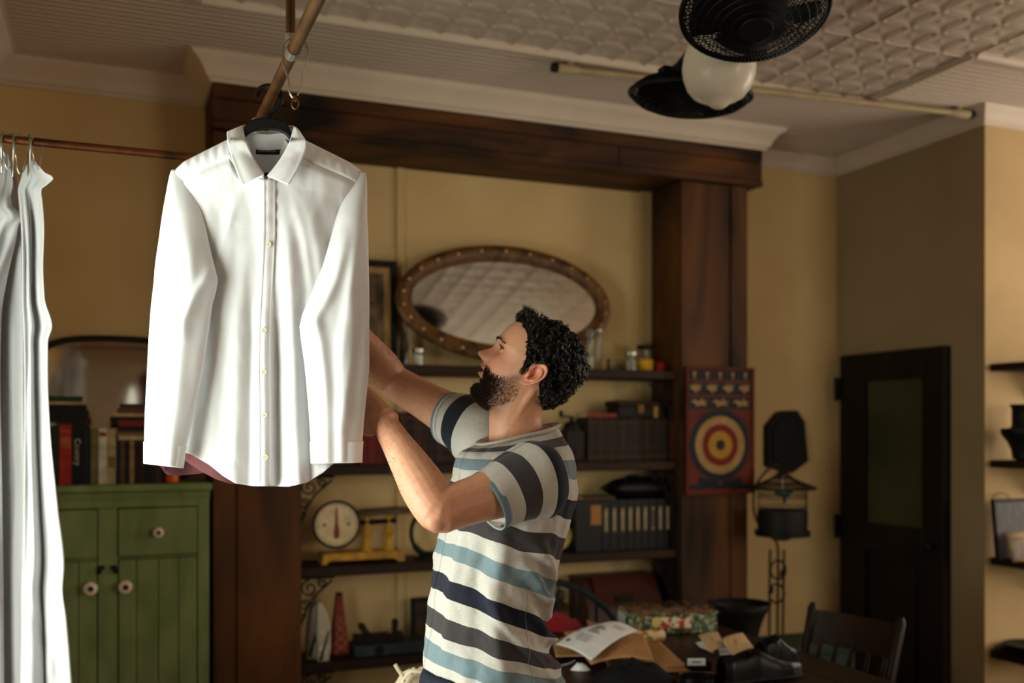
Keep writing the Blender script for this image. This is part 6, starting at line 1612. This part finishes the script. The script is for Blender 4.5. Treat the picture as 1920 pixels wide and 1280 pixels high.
# ear: dished flap with helix, antihelix, concha and tragus (added to the body's own mesh)
EAR = [(.0, .0335), (.0125, .0290), (.0195, .0150), (.0185, -.002), (.0120, -.0165), (.0035, -.0275), (-.0050, -.0310), (-.0105, -.0265), (-.0120, -.0150), (-.0125, -.002), (-.0130, .010), (-.0110, .0230)]
EAo = []
ne = 48
for k in range(ne):
    s = k / ne * len(EAR); i = int(s); t = s - i; q = [Vector((*EAR[(i + j) % len(EAR)], 0)) for j in (-1, 0, 1, 2)]
    EAo.append(.5 * (2*q[1] + (q[2]-q[0])*t + (2*q[0]-5*q[1]+4*q[2]-q[3])*t*t + (3*q[1]-q[0]-3*q[2]+q[3])*t**3))
def ear_mesh(side):
    tilt = R(20); e1 = Vector((-math.sin(tilt), 0, math.cos(tilt))); e2 = Vector((-math.cos(tilt), 0, -math.sin(tilt))); en = Vector((0, side, 0))
    c = Vector((-.013, side * .0745, -.018)); mb = MB(); ns = 15
    def pt(k, s, back):
        o = EAo[k]; x, y = o.x * s, o.y * s; a = math.atan2(o.x, o.y)      # a: 0 top, + towards the back
        rimw = sm(-2.6, -1.0, a) * (1 - sm(2.3, 2.9, a)) if a < 0 else 1 - sm(2.2, 2.9, a)
        h = .0065 * g(s - .90, .085) * rimw
        bk = sm(-.3, .4, a) * (1 - sm(2.3, 2.8, a))
        h += .0060 * g(s - .58, .10) * bk + .003 * g(s - .5, .1) * sm(2.2, 2.8, abs(a))
        h -= .0085 * g(s, .34)
        h += .0070 * g(x + .0095, .0042) * g(y + .0035, .0075)             # tragus
        h += .0025 * g(x - .004, .006) * g(y + .024, .007)                 # lobe
        out = .0045 + (x + .0125) * .50 + h
        if back: out -= lerp(.0055, .0025, sm(.8, 1, s)) + (.006 if s < .6 else 0)
        return c + e1 * y + e2 * x + en * out
    for back in (0, 1):
        o0 = len(mb.v); mb.v.append(pt(0, 0, back))
        for j in range(1, ns + 1):
            for k in range(ne): mb.v.append(pt(k, j / ns, back))
        for k in range(ne): mb.f.append((o0, o0 + 1 + k, o0 + 1 + (k + 1) % ne))
        for j in range(ns - 1):
            for k in range(ne):
                l = (k + 1) % ne; mb.f.append((o0 + 1 + j*ne + k, o0 + 1 + (j+1)*ne + k, o0 + 1 + (j+1)*ne + l, o0 + 1 + j*ne + l))
    # rim joins front and back
    b0 = 1 + (ns - 1) * ne; b1 = b0 + 1 + ns * ne
    for k in range(ne): mb.f.append((b0 + k, b0 + (k + 1) % ne, b1 + (k + 1) % ne, b1 + k))
    return mb.move(HM)
# lids around the eyes
EC = [Vector((.0655, s_ * .0330, -.0005)) for s_ in (1, -1)]
def lidp(c, lo, hi, r, u, v):
    lon = lerp(-112, 112, u); k = max(0, math.cos(R(min(90, abs(lon) * 1.22)))) ** .6
    la = R(lerp(lo * k + (1 if lo > 0 else -1) * -1.5 * (1 - k), hi, v) if lo > 0 else lerp(lo, hi * k + 1.5 * (1 - k), v))
    return HM @ (c + Vector((math.cos(la) * math.cos(R(lon)), math.cos(la) * math.sin(R(lon)), math.sin(la))) * (r + .0006 * g(la - R(lo if lo > 0 else hi), .2)))
def lids(c):
    mb = MB()
    for lo, hi, r in ((13, 80, .0129), (-78, -17, .0127)):
        mb.grid(lambda u, v: lidp(c, lo, hi, r, u, v), 30, 8)
    return mb
bm = bmesh.new(); bm.from_mesh(bm_me)
for extra in (ear_mesh(1), ear_mesh(-1), lids(EC[0]), lids(EC[1])):
    x_ = mesh_of('extra', extra, pbase, sharp=0); bm.from_mesh(x_); bpy.data.meshes.remove(x_)
bm.to_mesh(bm_me); bm.free()
bm_me.name = 'body'
bm_me.polygons.foreach_set('use_smooth', [True] * len(bm_me.polygons))
# skin tone, point by point
nV = len(bm_me.vertices); co = np.empty(nV * 3); bm_me.vertices.foreach_get('co', co); co = co.reshape(-1, 3) + np.array(pbase)
HI = np.array(HM.inverted()); hl = co @ HI[:3, :3].T + HI[:3, 3]; x, y, z = hl.T
lin = lambda c: np.array(srgb(*c)[:3])
base = lin((208, 152, 120)); tone = np.tile(base, (nV, 1))
def blend(w, c):
    global tone
    w = np.clip(w, 0, 1)[:, None]; tone = tone * (1 - w) + lin(c)[None] * w
G = lambda d, s: np.exp(-(d / s) ** 2)
onhead = (np.abs(y) < .11) & (z > -.14) & (z < .14) & (x > -.13) & (x < .14)
blend(onhead * .5 * G(z + .03, .02) * G(np.abs(y) - .045, .022) * (x > .03), (206, 128, 104))
blend(onhead * .6 * G(z + .030, .012) * G(y, .014) * (x > .095), (200, 122, 98))
blend(onhead * .75 * G(np.abs(y) - .085, .012) * G(x + .014, .03) * G(z + .016, .04), (214, 128, 104))
lipm = onhead * (x > .076) * (np.abs(y) < .027)
blend(lipm * (G(z + .0525, .0045) + G(z + .0672, .0056)) * G(y, .024), (172, 92, 78))
blend(lipm * G(z + .0595, .0026) * G(y, .019) * 1.2, (38, 14, 12))
blend(onhead * .8 * (x > .09) * G(np.abs(y) - .0075, .0042) * G(z + .0425, .0036), (70, 34, 26))
blend(onhead * .35 * G(np.abs(y) - .032, .014) * G(z + .004, .012) * (x > .05), (168, 112, 90))
# shaved-close skin under the beard and the hair
S_ = lambda a, b, v: (lambda t: t * t * (3 - 2 * t))(np.clip((v - a) / (b - a), 0, 1))
bl_ = np.interp(x, [b[0] for b in BLN], [b[1] for b in BLN])
bw = onhead * S_(-.004, .016, bl_ - z) * S_(-.012, .022, x) * S_(-.150, -.112, z) * (1 - (np.abs(y) < .029) * (x > .074) * (z > -.0765) * (z < -.046))
blend(bw * .62, (92, 58, 40))
for e_ in (EN, EF):
    d = np.linalg.norm(co - np.array(e_), axis=1); blend(.5 * G(d, .05), (200, 128, 102))
for r_ in (RN, RF):
    d = np.linalg.norm(co - np.array(r_), axis=1); blend(.25 * G(d, .09), (206, 140, 114))
ca = bm_me.color_attributes.new('tone', 'FLOAT_COLOR', 'POINT')
ca.data.foreach_set('color', np.concatenate([tone, np.ones((nV, 1))], axis=1).astype(np.float32).ravel())
bm_me.materials.clear(); bm_me.materials.append(M_skin)
obj('body', bm_me, None, man)

# eyes and teeth
M_eye = mat('eye_white', (196, 184, 172), None, .15); M_iris = mat('iris_grey_blue', (92, 104, 106), (58, 66, 66), .2, 300); M_pup = mat('pupil_black', (6, 6, 6), None, .1)
for c in EC:
    e_ = obj('eye', MB().ball(HM @ c, .0118, 20, 14), M_eye, man)
    gz = Vector((.93, .34, .12)).normalized(); gw = HM.to_3x3() @ gz
    q = gw.to_track_quat('Z', 'Y').to_matrix()
    obj('iris', MB().lathe([(.0066, .00990), (.0058, .0107), (.0034, .01185), (0, .0121)], HM @ c, 20, q), M_iris, e_)
    obj('pupil', MB().lathe([(.0024, .01185), (.0015, .0121), (0, .01215)], HM @ c, 14, q), M_pup, e_)
obj('teeth', MB().grid(lambda u, v: HM @ Vector((.0845 - .010 * (2*u-1)**2, lerp(-.016, .016, u), lerp(-.0565, -.0605, v))), 12, 2), mat('tooth_white', (214, 204, 186), None, .3), man)

# hair strands as thin tapering three-sided tubes
M_hair = mat('dark_curly_hair', (16, 12, 10), (32, 24, 18), .30, 60, spec=.7)
M_beard = mat('brown_beard', (46, 30, 20), (72, 46, 30), .5, 80, spec=.4)
M_beard2 = mat('dark_beard', (24, 17, 12), (40, 27, 18), .5, 80, spec=.4)
def strand(V, F, pts, r0):
    m = len(pts); o = len(V)
    for i, p in enumerate(pts):
        t = (pts[min(i + 1, m - 1)] - pts[max(i - 1, 0)]).normalized(); a = t.orthogonal().normalized(); b = t.cross(a); r = r0 * (1 - .75 * i / (m - 1))
        for k in range(3): V.append(p + a * (r * math.cos(2.094 * k)) + b * (r * math.sin(2.094 * k)))
    for i in range(m - 1):
        for k in range(3): l = (k + 1) % 3; F.append((o + 3*i + k, o + 3*i + l, o + 3*(i+1) + l, o + 3*(i+1) + k))
HLN = [(-.10, -.080), (-.070, -.076), (-.052, -.062), (-.034, -.034), (-.022, -.004), (-.012, .010), (.000, .004), (.006, -.020), (.012, -.030), (.0165, -.016), (.022, .008), (.033, .034), (.046, .052), (.062, .063), (.080, .070), (.1, .076)]
def in_hair(p): return p.z > pl(p.x, HLN) + .005 * nz(p.y * 60, p.x * 90, 2) + .003 * nz(p.y * 190, p.x * 230, 5)
def hair_th(p):
    t = .0105 + .008 * sm(-.01, -.08, p.x) * sm(-.01, .05, p.z) - .003 * sm(-.02, -.07, p.z) + .016 * sm(.035, .08, p.x) * sm(.05, .075, p.z) + .003 * sm(.06, .1, p.z)
    e = sm(0, .020, p.z - pl(p.x, HLN)); return t * (.18 + .82 * e)
cap = MB(); NA, NZ_ = 130, 110
cap.grid(lambda u, v: (lambda p, n: HM @ (p + n * (hair_th(p) * (.52 + .42 * nz(p.x * 70, p.y * 70, p.z * 70)) - .0015 if in_hair(p) else -.005)))(head_pt(2*math.pi*u, lerp(-.086, .1038, v)), head_n(2*math.pi*u, lerp(-.086, .1038, v))), NA, NZ_, close_u=True)
keep = [False] * len(cap.v)
for j in range(NZ_ + 1):
    for i in range(NA): keep[j * NA + i] = in_hair(head_pt(2 * math.pi * i / NA, lerp(-.086, .1038, j / NZ_)))
cap.f = [f for f in cap.f if any(keep[k] for k in f)]
hr = obj('hair', cap, mat('hair_root', (12, 10, 8), (20, 16, 12), .9, 60, spec=.05), man, sharp=0)
V, F = [], []; r2 = random.Random(3)
def rv(): return Vector((r2.gauss(0, 1), r2.gauss(0, 1), r2.gauss(0, 1)))
cnt = 0; nl_ = 0
while nl_ < 1150:
    a = r2.random() * 2 * math.pi; z_ = lerp(-.082, .1035, r2.random())
    if z_ > .085 and r2.random() < .5: continue
    p = head_pt(a, z_)
    if not in_hair(p): continue
    n = head_n(a, z_); th_ = hair_th(p); nl_ += 1
    d = (n * .62 + Vector((-.35, 0, .15 if p.x > .03 else -.55)) + rv() * .42).normalized()
    if p.x > .045 and p.z > .055: d = (n * .8 + Vector((.1, 0, .55)) + rv() * .45).normalized()
    L_ = th_ * (1.1 + .8 * r2.random()) + .003
    s1 = d.orthogonal().normalized(); s2 = d.cross(s1); ph = r2.random() * 6.28; am = (.0028 + .0034 * r2.random()) * min(1, th_ / .010); fr = (4.0 + 3.5 * r2.random()) * (1 if r2.random() < .5 else -1)
    for q_ in range(9):
        pts = []; jo = rv() * .0011; L2_ = L_ * (.8 + .4 * r2.random()); ph2 = ph + r2.gauss(0, .25)
        for i in range(8):
            t = i / 7; q = p + jo * (1 - .3 * t) + n * (th_ * .30) + d * (L2_ * t) - n * (L2_ * .42 * t * t)
            q = q + (s1 * math.cos(ph2 + fr * t) + s2 * math.sin(ph2 + fr * t)) * am * min(1, t * 2.5)
            pts.append(HM @ q)
        strand(V, F, pts, .00062)
mb = MB(); mb.v = V; mb.f = F
me = mesh_of('curl', mb, pbase, sharp=0, merge=False); obj('curl', me, M_hair, man, kind='stuff')

# beard and moustache
def beard_w(p):
    """how thick the beard grows here: 0 none .. 1 full"""
    if p.x < -.004 or p.z > pl(p.x, BLN): return 0
    ay_ = abs(p.y)
    if p.x > .070 and -.0745 < p.z < -.0485 and ay_ < .030: return 0           # lips
    if -.086 < p.z <= -.073 and p.x > .07 and .007 < ay_ < .024: return .40     # bare patches under the lip
    w = sm(0, .014, pl(p.x, BLN) - p.z) * .75 + .25
    w *= lerp(.42, 1, sm(.018, .055, p.x)) * (1 if p.z < -.05 or p.x > .075 else .8)
    if p.z > -.050 and ay_ < .006: w *= .5
    return w
V, F, V2, F2 = [], [], [], []; cnt = 0; tries = 0
while cnt < 11000 and tries < 140000:
    tries += 1
    a = r2.gauss(0, 1.0); z_ = lerp(-.1255, -.018, r2.random())
    if abs(a) > 2.2: continue
    p = head_pt(a, z_); w = beard_w(p)
    if r2.random() > w: continue
    n = head_n(a, z_); cnt += 1
    dn = Vector((.35 if p.x > .05 else .15, 0, -1)).normalized()
    if p.z < -.10: dn = Vector((.55, 0, -.35))
    if p.z > -.052 and p.x > .07: dn = Vector((.1, p.y * 25, -1)).normalized()  # moustache combed down
    d = (n * lerp(.22, .50, sm(.03, .075, p.x)) + dn * .75 + rv() * .28).normalized()
    if p.z > -.085 and p.x > .052: dn = Vector((-.15, p.y * 8, -1)).normalized(); d = (n * .28 + dn + rv() * .2).normalized()
    L_ = lerp(.0050, .0120, sm(.025, .078, p.x)) * (.7 + .6 * r2.random()) * (.45 if p.z > -.052 else (.6 if p.z > -.085 and p.x > .052 else 1))
    s1 = d.orthogonal().normalized(); am = .0012 * r2.random(); ph = r2.random() * 6
    pts = [HM @ (p - n * .0005 + d * (L_ * t) + s1 * (am * math.sin(ph + t * 4)) + dn * (L_ * .25 * t * t)) for t in (0, .33, .66, 1)]
    if r2.random() < .30 + .55 * sm(.055, .085, p.x): strand(V2, F2, pts, .0005)
    else: strand(V, F, pts, .00044)
for V_, F_, m_, nm in ((V, F, M_beard, 'beard'), (V2, F2, M_beard2, 'beard')):
    mb = MB(); mb.v = V_; mb.f = F_; obj(nm, mesh_of(nm, mb, pbase, sharp=0, merge=False), m_, man, kind='stuff')
# brows
V, F = [], []
for s_ in (1, -1):
    for k in range(130):
        t = r2.random(); yy = s_ * lerp(.012, .052, t); zz = .0125 + .0065 * math.sin(min(1, t * 1.15) * 2.2) - .006 * t * t + r2.gauss(0, .0016) * (1.2 - .6 * t)
        # find the surface there
        a = math.asin(max(-1, min(1, yy / .0755))) * .98
        for _ in range(4): a += (yy - head_pt(a, zz).y) * 11
        p = head_pt(a, zz); n = head_n(a, zz); d = (n * .35 + Vector((-.15, s_ * 1.0, .45 * (1 - 1.6 * t))) + rv() * .15).normalized()
        strand(V, F, [HM @ (p + d * (.0085 * q)) for q in (0, .5, 1)], .00040)
for c in EC:
    for k in range(46):
        lon = R(lerp(-70, 74, k / 45)); kk = max(0, math.cos(R(min(90, abs(math.degrees(lon)) * 1.22)))) ** .6; la = R(13 * kk)
        p = c + Vector((math.cos(la) * math.cos(lon), math.cos(la) * math.sin(lon), math.sin(la))) * .0131
        d = Vector((math.cos(lon), math.sin(lon), .25)).normalized(); strand(V, F, [HM @ (p + d * (.0055 * q) + Vector((0, 0, .003 * q * q))) for q in (0, .5, 1)], .00038)
mb = MB(); mb.v = V; mb.f = F; obj('eyebrow', mesh_of('eyebrow', mb, pbase, sharp=0, merge=False), M_beard2, man, kind='stuff')
# fine hair along the forearms
V, F = [], []
for S_, E_, R_ in ((SN, EN, RN), (SF, EF, RF)):
    ax = (R_ - E_).normalized(); s1 = ax.orthogonal().normalized(); s2 = ax.cross(s1)
    for k in range(520):
        t = .08 + .85 * r2.random(); a = r2.random() * 6.283; rr = ps(t, [(0, .0425), (.22, .0455), (.5, .0385), (.8, .0295), (1, .0265)]) - .001
        n = s1 * math.cos(a) + s2 * math.sin(a); p = E_.lerp(R_, t) + n * rr; d = (n * .45 + ax * .8 + rv() * .25).normalized()
        strand(V, F, [p, p + d * .005, p + d * .010 + ax * .001], .00022)
mb = MB(); mb.v = V; mb.f = F; obj('arm_hair', mesh_of('arm_hair', mb, pbase, sharp=0, merge=False), M_beard, man, kind='stuff')

# ---- striped t-shirt
def stripemat():
    m, nt, b = newmat('striped_jersey'); N = nt.nodes; L = nt.links
    uv = N.new('ShaderNodeUVMap'); uv.uv_map = 'UVMap'; sp = N.new('ShaderNodeSeparateXYZ'); L.new(uv.outputs[0], sp.inputs[0])
    dv = N.new('ShaderNodeMath'); dv.operation = 'DIVIDE'; dv.inputs[1].default_value = .7; L.new(sp.outputs[1], dv.inputs[0])
    cr = N.new('ShaderNodeValToRGB'); cr.color_ramp.interpolation = 'CONSTANT'
    H_, B_, C_, N_ = srgb(190, 185, 177), srgb(112, 130, 136), srgb(62, 58, 58), srgb(28, 32, 44)
    bands = [(.018, .050, B_), (.072, .109, C_), (.146, .181, N_), (.224, .258, B_), (.275 + .022, .338, C_), (.374, .409, N_), (.446, .481, B_), (.517, .553, C_), (.589, .624, N_), (.655, .69, B_)]
    e = cr.color_ramp.elements; e[0].position = 0; e[0].color = H_; e[1].position = bands[0][0] / .7; e[1].color = bands[0][2]
    q = e.new(bands[0][1] / .7); q.color = H_
    for a, b_, c in bands[1:]:
        q = e.new(a / .7); q.color = c; q = e.new(b_ / .7); q.color = H_
    L.new(dv.outputs[0], cr.inputs[0])
    tc = N.new('ShaderNodeTexCoord'); mp = N.new('ShaderNodeMapping'); mp.inputs['Scale'].default_value = (1, 1, 3.5); L.new(tc.outputs['Object'], mp.inputs[0])
    nz_ = N.new('ShaderNodeTexNoise'); nz_.inputs['Scale'].default_value = 240; nz_.inputs['Detail'].default_value = 3; L.new(mp.outputs[0], nz_.inputs[0])
    c2 = N.new('ShaderNodeValToRGB'); c2.color_ramp.elements[0].color = (.76, .75, .74, 1); c2.color_ramp.elements[0].position = .35; c2.color_ramp.elements[1].color = (1, 1, 1, 1); c2.color_ramp.elements[1].position = .62
    L.new(nz_.outputs[0], c2.inputs[0])
    mx = N.new('ShaderNodeMix'); mx.data_type = 'RGBA'; mx.blend_type = 'MULTIPLY'; mx.inputs[0].default_value = .7
    L.new(cr.outputs[0], mx.inputs[6]); L.new(c2.outputs[0], mx.inputs[7]); L.new(mx.outputs[2], b.inputs['Base Color'])
    b.inputs['Roughness'].default_value = .9; b.inputs['Specular IOR Level'].default_value = .15; b.inputs['Sheen Weight'].default_value = .12
    n3 = N.new('ShaderNodeTexNoise'); n3.inputs['Scale'].default_value = 22; n3.inputs['Detail'].default_value = 4; n3.inputs['Distortion'].default_value = 1.2; L.new(mp.outputs[0], n3.inputs[0])
    bp = N.new('ShaderNodeBump'); bp.inputs['Strength'].default_value = .22; bp.inputs['Distance'].default_value = .006; L.new(n3.outputs[0], bp.inputs['Height'])
    n4 = N.new('ShaderNodeTexNoise'); n4.inputs['Scale'].default_value = 1100; L.new(tc.outputs['Object'], n4.inputs[0])
    b2 = N.new('ShaderNodeBump'); b2.inputs['Strength'].default_value = .2; b2.inputs['Distance'].default_value = .001; L.new(n4.outputs[0], b2.inputs['Height']); L.new(bp.outputs[0], b2.inputs['Normal'])
    L.new(b2.outputs[0], b.inputs['Normal'])
    return m
M_strp = stripemat()
def vlen(py): return (1271 - py) / FPX * DM + (0 if py > 848 else (848 - py) / FPX * DM * 1.6)
def tee_pt(a, py):
    # a = 0 chest, pi/2 his left side (towards the camera), pi back
    v = vlen(py); bkm = sm(1.7, 2.6, a) * (1 - sm(4.2, 4.9, a)); sd = g(a - 1.75, .55)
    off = .0
    low = sm(1090, 1150, py) * (1 - sm(1215, 1271, py))
    off += .012 * math.sin(v * 92 + a * 2.4 + .8) * bkm * sm(1020, 1080, py) * (1 - sm(1190, 1240, py)) + .004 * math.sin(v * 150 - a * 3) * bkm * sm(1040, 1090, py) * (1 - sm(1180, 1220, py))
    # diagonal pulls from the armpit to the small of the back, and from the chest down
    q = (py - 985) - (a - 1.45) * 62
    off += (.012 * g(q - 8, 13) - .008 * g(q - 30, 11) + .010 * g(q - 52, 13) - .006 * g(q - 76, 12) + .006 * g(q - 100, 14)) * sm(1.35, 1.8, a) * (1 - sm(3.2, 3.9, a))
    off += .011 * g(a - (1.15 + (py - 985) * .0008), .16) * sm(985, 1040, py) * (1 - sm(1215, 1290, py))
    off -= .008 * g(a - (.85 + (py - 985) * .0004), .15) * sm(990, 1050, py)
    off += .008 * g((py - 1120) - (a - 1.2) * 120, 16) * sm(.9, 1.3, a) * (1 - sm(2.2, 2.8, a)) - .006 * g((py - 1150) - (a - 1.2) * 110, 14) * sm(.9, 1.3, a) * (1 - sm(2.2, 2.8, a)) + .007 * math.sin(a * 7 + 1) * sm(1170, 1271, py)
    off += .010 * g(a - .45, .12) * sm(880, 960, py) * (1 - .4 * sm(1200, 1271, py))
    off += .010 * sm(1180, 1271, py) + .005 * nz(a * 2.2, py * .012, 4) + .0038 * nz(a * 5, py * .030, 6) + .0016 * nz(a * 12, py * .07, 8)
    p = torso_pt(py, a, 1.0, off)
    return p + UP * (.006 * nz(a * 2.4, py * .010, 11) * sm(860, 900, py))
rows_t = [1271 - (1271 - 816) * (j / 110) for j in range(111)]
mb = MB(); NA_ = 150
for py in rows_t:
    for k in range(NA_ + 1): mb.v.append(tee_pt(2 * math.pi * k / NA_ if k < NA_ else 0.0, py))
mb.uv = []
for py in rows_t:
    for k in range(NA_ + 1): mb.uv.append((k / NA_, vlen(py)))
for j in range(110):
    for k in range(NA_): mb.f.append((j*(NA_+1) + k, j*(NA_+1) + k + 1, (j+1)*(NA_+1) + k + 1, (j+1)*(NA_+1) + k))
tee = obj('t_shirt', mesh_of('t_shirt', mb, pbase, sharp=0, merge=False), M_strp, man, label='striped t-shirt in heather grey, navy, charcoal and blue')
tee['label'] = 'heather grey t-shirt with navy, charcoal and blue stripes'
solid(tee, .0014)
# the seam at the sides, neck rib and sleeves
M_seamd = mat('seam_thread', (120, 116, 110), None, .9)
obj('side_seam', MB().tube([tee_pt(1.72, py) + LA * .0006 for py in np.linspace(1268, 1062, 50)], .0007, 4), M_seamd, tee)
M_rib = mat('heather_rib', (196, 190, 180), (180, 174, 164), .9, 300)
rb = [torso_pt(817, 2 * math.pi * k / 60, 1.0, .000) for k in range(60)]
obj('neck_rib', MB().tube([p + UP * .003 for p in rb], .0105, 10, closed=True, flat=.40), M_rib, tee)
def sleeve_t(pts, rads, name, wob, seed, v_end=.0, flat=1.0, vscale=1.0):
    n, st = 56, 40; P_ = spline(pts, st); m = len(rads) - 1; mb = MB()
    ln = [0]
    for i in range(st): ln.append(ln[-1] + (P_[i + 1] - P_[i]).length)
    tot = ln[-1]; mb.uv = []
    ref = UP
    for i, p in enumerate(P_):
        t = (P_[min(i + 1, st)] - P_[max(i - 1, 0)]).normalized(); s1 = (ref - t * ref.dot(t)).normalized(); s2 = t.cross(s1)
        r = ps(i / st * m, list(enumerate(rads)))
        for k in range(n + 1):
            a = 2 * math.pi * (k % n) / n
            w = wob * (nz(math.cos(a) * 1.6 + i * .05, math.sin(a) * 1.6, seed) + .5 * math.sin(a * 3 + i * .22 + seed)) * sm(1.0, .75, i / st)
            # slight drape under the arm
            dr = 1 + .10 * max(0, -math.cos(a)) * (1 - i / st)
            mb.v.append(p + s1 * ((r * flat + w) * dr * math.cos(a)) + s2 * ((r + w) * math.sin(a)))
            mb.uv.append((k / n, sv(tot - ln[i])))
    for i in range(st):
        for k in range(n): mb.f.append((i*(n+1) + k, i*(n+1) + k + 1, (i+1)*(n+1) + k + 1, (i+1)*(n+1) + k))
    o = obj(name, mesh_of(name, mb, pbase, sharp=0, merge=False), M_strp, man); solid(o, .0016)
    # turned cuff in blue
    tube = MB(); t = (P_[-1] - P_[-3]).normalized(); s1 = (ref - t * ref.dot(t)).normalized(); s2 = t.cross(s1); r = rads[-1] + .0012
    tube.grid(lambda u, v: P_[-1] - t * lerp(.016, -.001, v) + s1 * (r * flat * math.cos(2*math.pi*u)) + s2 * (r * math.sin(2*math.pi*u)), 56, 3, close_u=True)
    c = obj('sleeve_cuff', tube, M_cuffb, o, sharp=0); solid(c, .002)
M_cuffb = mat('blue_rib', (112, 134, 148), (100, 122, 136), .9, 300)
def sv(d):
    """distance from the cuff -> stripe coordinate: heather, charcoal, heather, navy, heather ..."""
    if d < .016: return .055
    q = [(.016, .110), (.052, .1455), ]
    return {0: None}.get(1) or remap(d)
def remap(d):
    # heather .016-.045, charcoal .045-.083, heather .083-.118, navy .118-.155, heather ...
    K = [(.016, .052), (.045, .072), (.083, .109), (.118, .146), (.155, .181), (.195, .205), (.30, .30)]
    return pl(d, K)
sleeve_t([SN.lerp(EN, -.16), SN.lerp(EN, .05) + UP * .002, SN.lerp(EN, .30) - UP * .003, W(913, 942, 1.968)], [.062, .079, .071, .063, .060], 'sleeve', .0032, 2, flat=1.0)
def remap(d):
    K = [(.016, .182), (.038, .2), (.042, .146), (.043, .146), (.072, .181), (.11, .2), (.3, .222)]
    return pl(d, K)
sleeve_t([SF.lerp(EF, -.18), SF.lerp(EF, .02), SF.lerp(EF, .22), W(843, 784, 2.385)], [.062, .078, .074, .068, .062], 'sleeve', .003, 6)

# jeans and shoes (below the frame)
jb = MB()
limb(jb, [W(923, 1248, DM), W(923, 1275, DM), Vector((hipc.x, hipc.y, .86))], [.128, .134, .142], 28, 8, flat=1.22)
for s_ in (-1, 1): limb(jb, [lh(s_, .94), lh(s_, .75), lh(s_, .48, .01), lh(s_, .28, -.005), lh(s_, .075)], [.100, .094, .074, .070, .066], 22, 26)
me0 = mesh_of('jeans_raw', jb, pbase, merge=False); tmp = bpy.data.objects.new('jeans_raw', me0); COL.objects.link(tmp)
rm = tmp.modifiers.new('remesh', 'REMESH'); rm.mode = 'VOXEL'; rm.voxel_size = .012; rm.use_smooth_shade = True
sq = tmp.modifiers.new('smooth', 'SMOOTH'); sq.iterations = 4
jm = bpy.data.meshes.new_from_object(tmp.evaluated_get(bpy.context.evaluated_depsgraph_get())); bpy.data.objects.remove(tmp); bpy.data.meshes.remove(me0)
jm.name = 'jeans'; jm.materials.clear(); jm.materials.append(mat('dark_denim', (34, 38, 52), (26, 28, 40), .85, 200, bump=.2, bscale=300)); obj('jeans', jm, None, man)
for s_ in (-1, 1):
    c = lh(s_, 0); P = lambda x, y, z_: c + FA * x + LA * y + UP * z_
    sh = MB().grid(lambda u, v: P(lerp(-.085, .205, v), ps(v, [(0, .03), (.15, .042), (.45, .042), (.72, .052), (.92, .038), (1, .012)]) * math.cos(2*math.pi*u), .012 + max(0, ps(v, [(0, .07), (.2, .10), (.4, .10), (.6, .072), (.85, .05), (1, .02)]) * (.5 + .5 * math.sin(2*math.pi*u)))), 24, 24, close_u=True)
    obj('shoe', sh, M_black, man)
    obj('shoe_sole', MB().prism([P(x, y, 0) for x, y in ([(t, ps((t + .09) / .3, [(0, .034), (.15, .045), (.45, .045), (.72, .055), (.92, .04), (1, .012)])) for t in np.linspace(-.09, .21, 14)] + [(t, -ps((t + .09) / .3, [(0, .034), (.15, .045), (.45, .045), (.72, .055), (.92, .04), (1, .012)])) for t in np.linspace(.21, -.09, 14)])], UP * .016), M_dark, man)
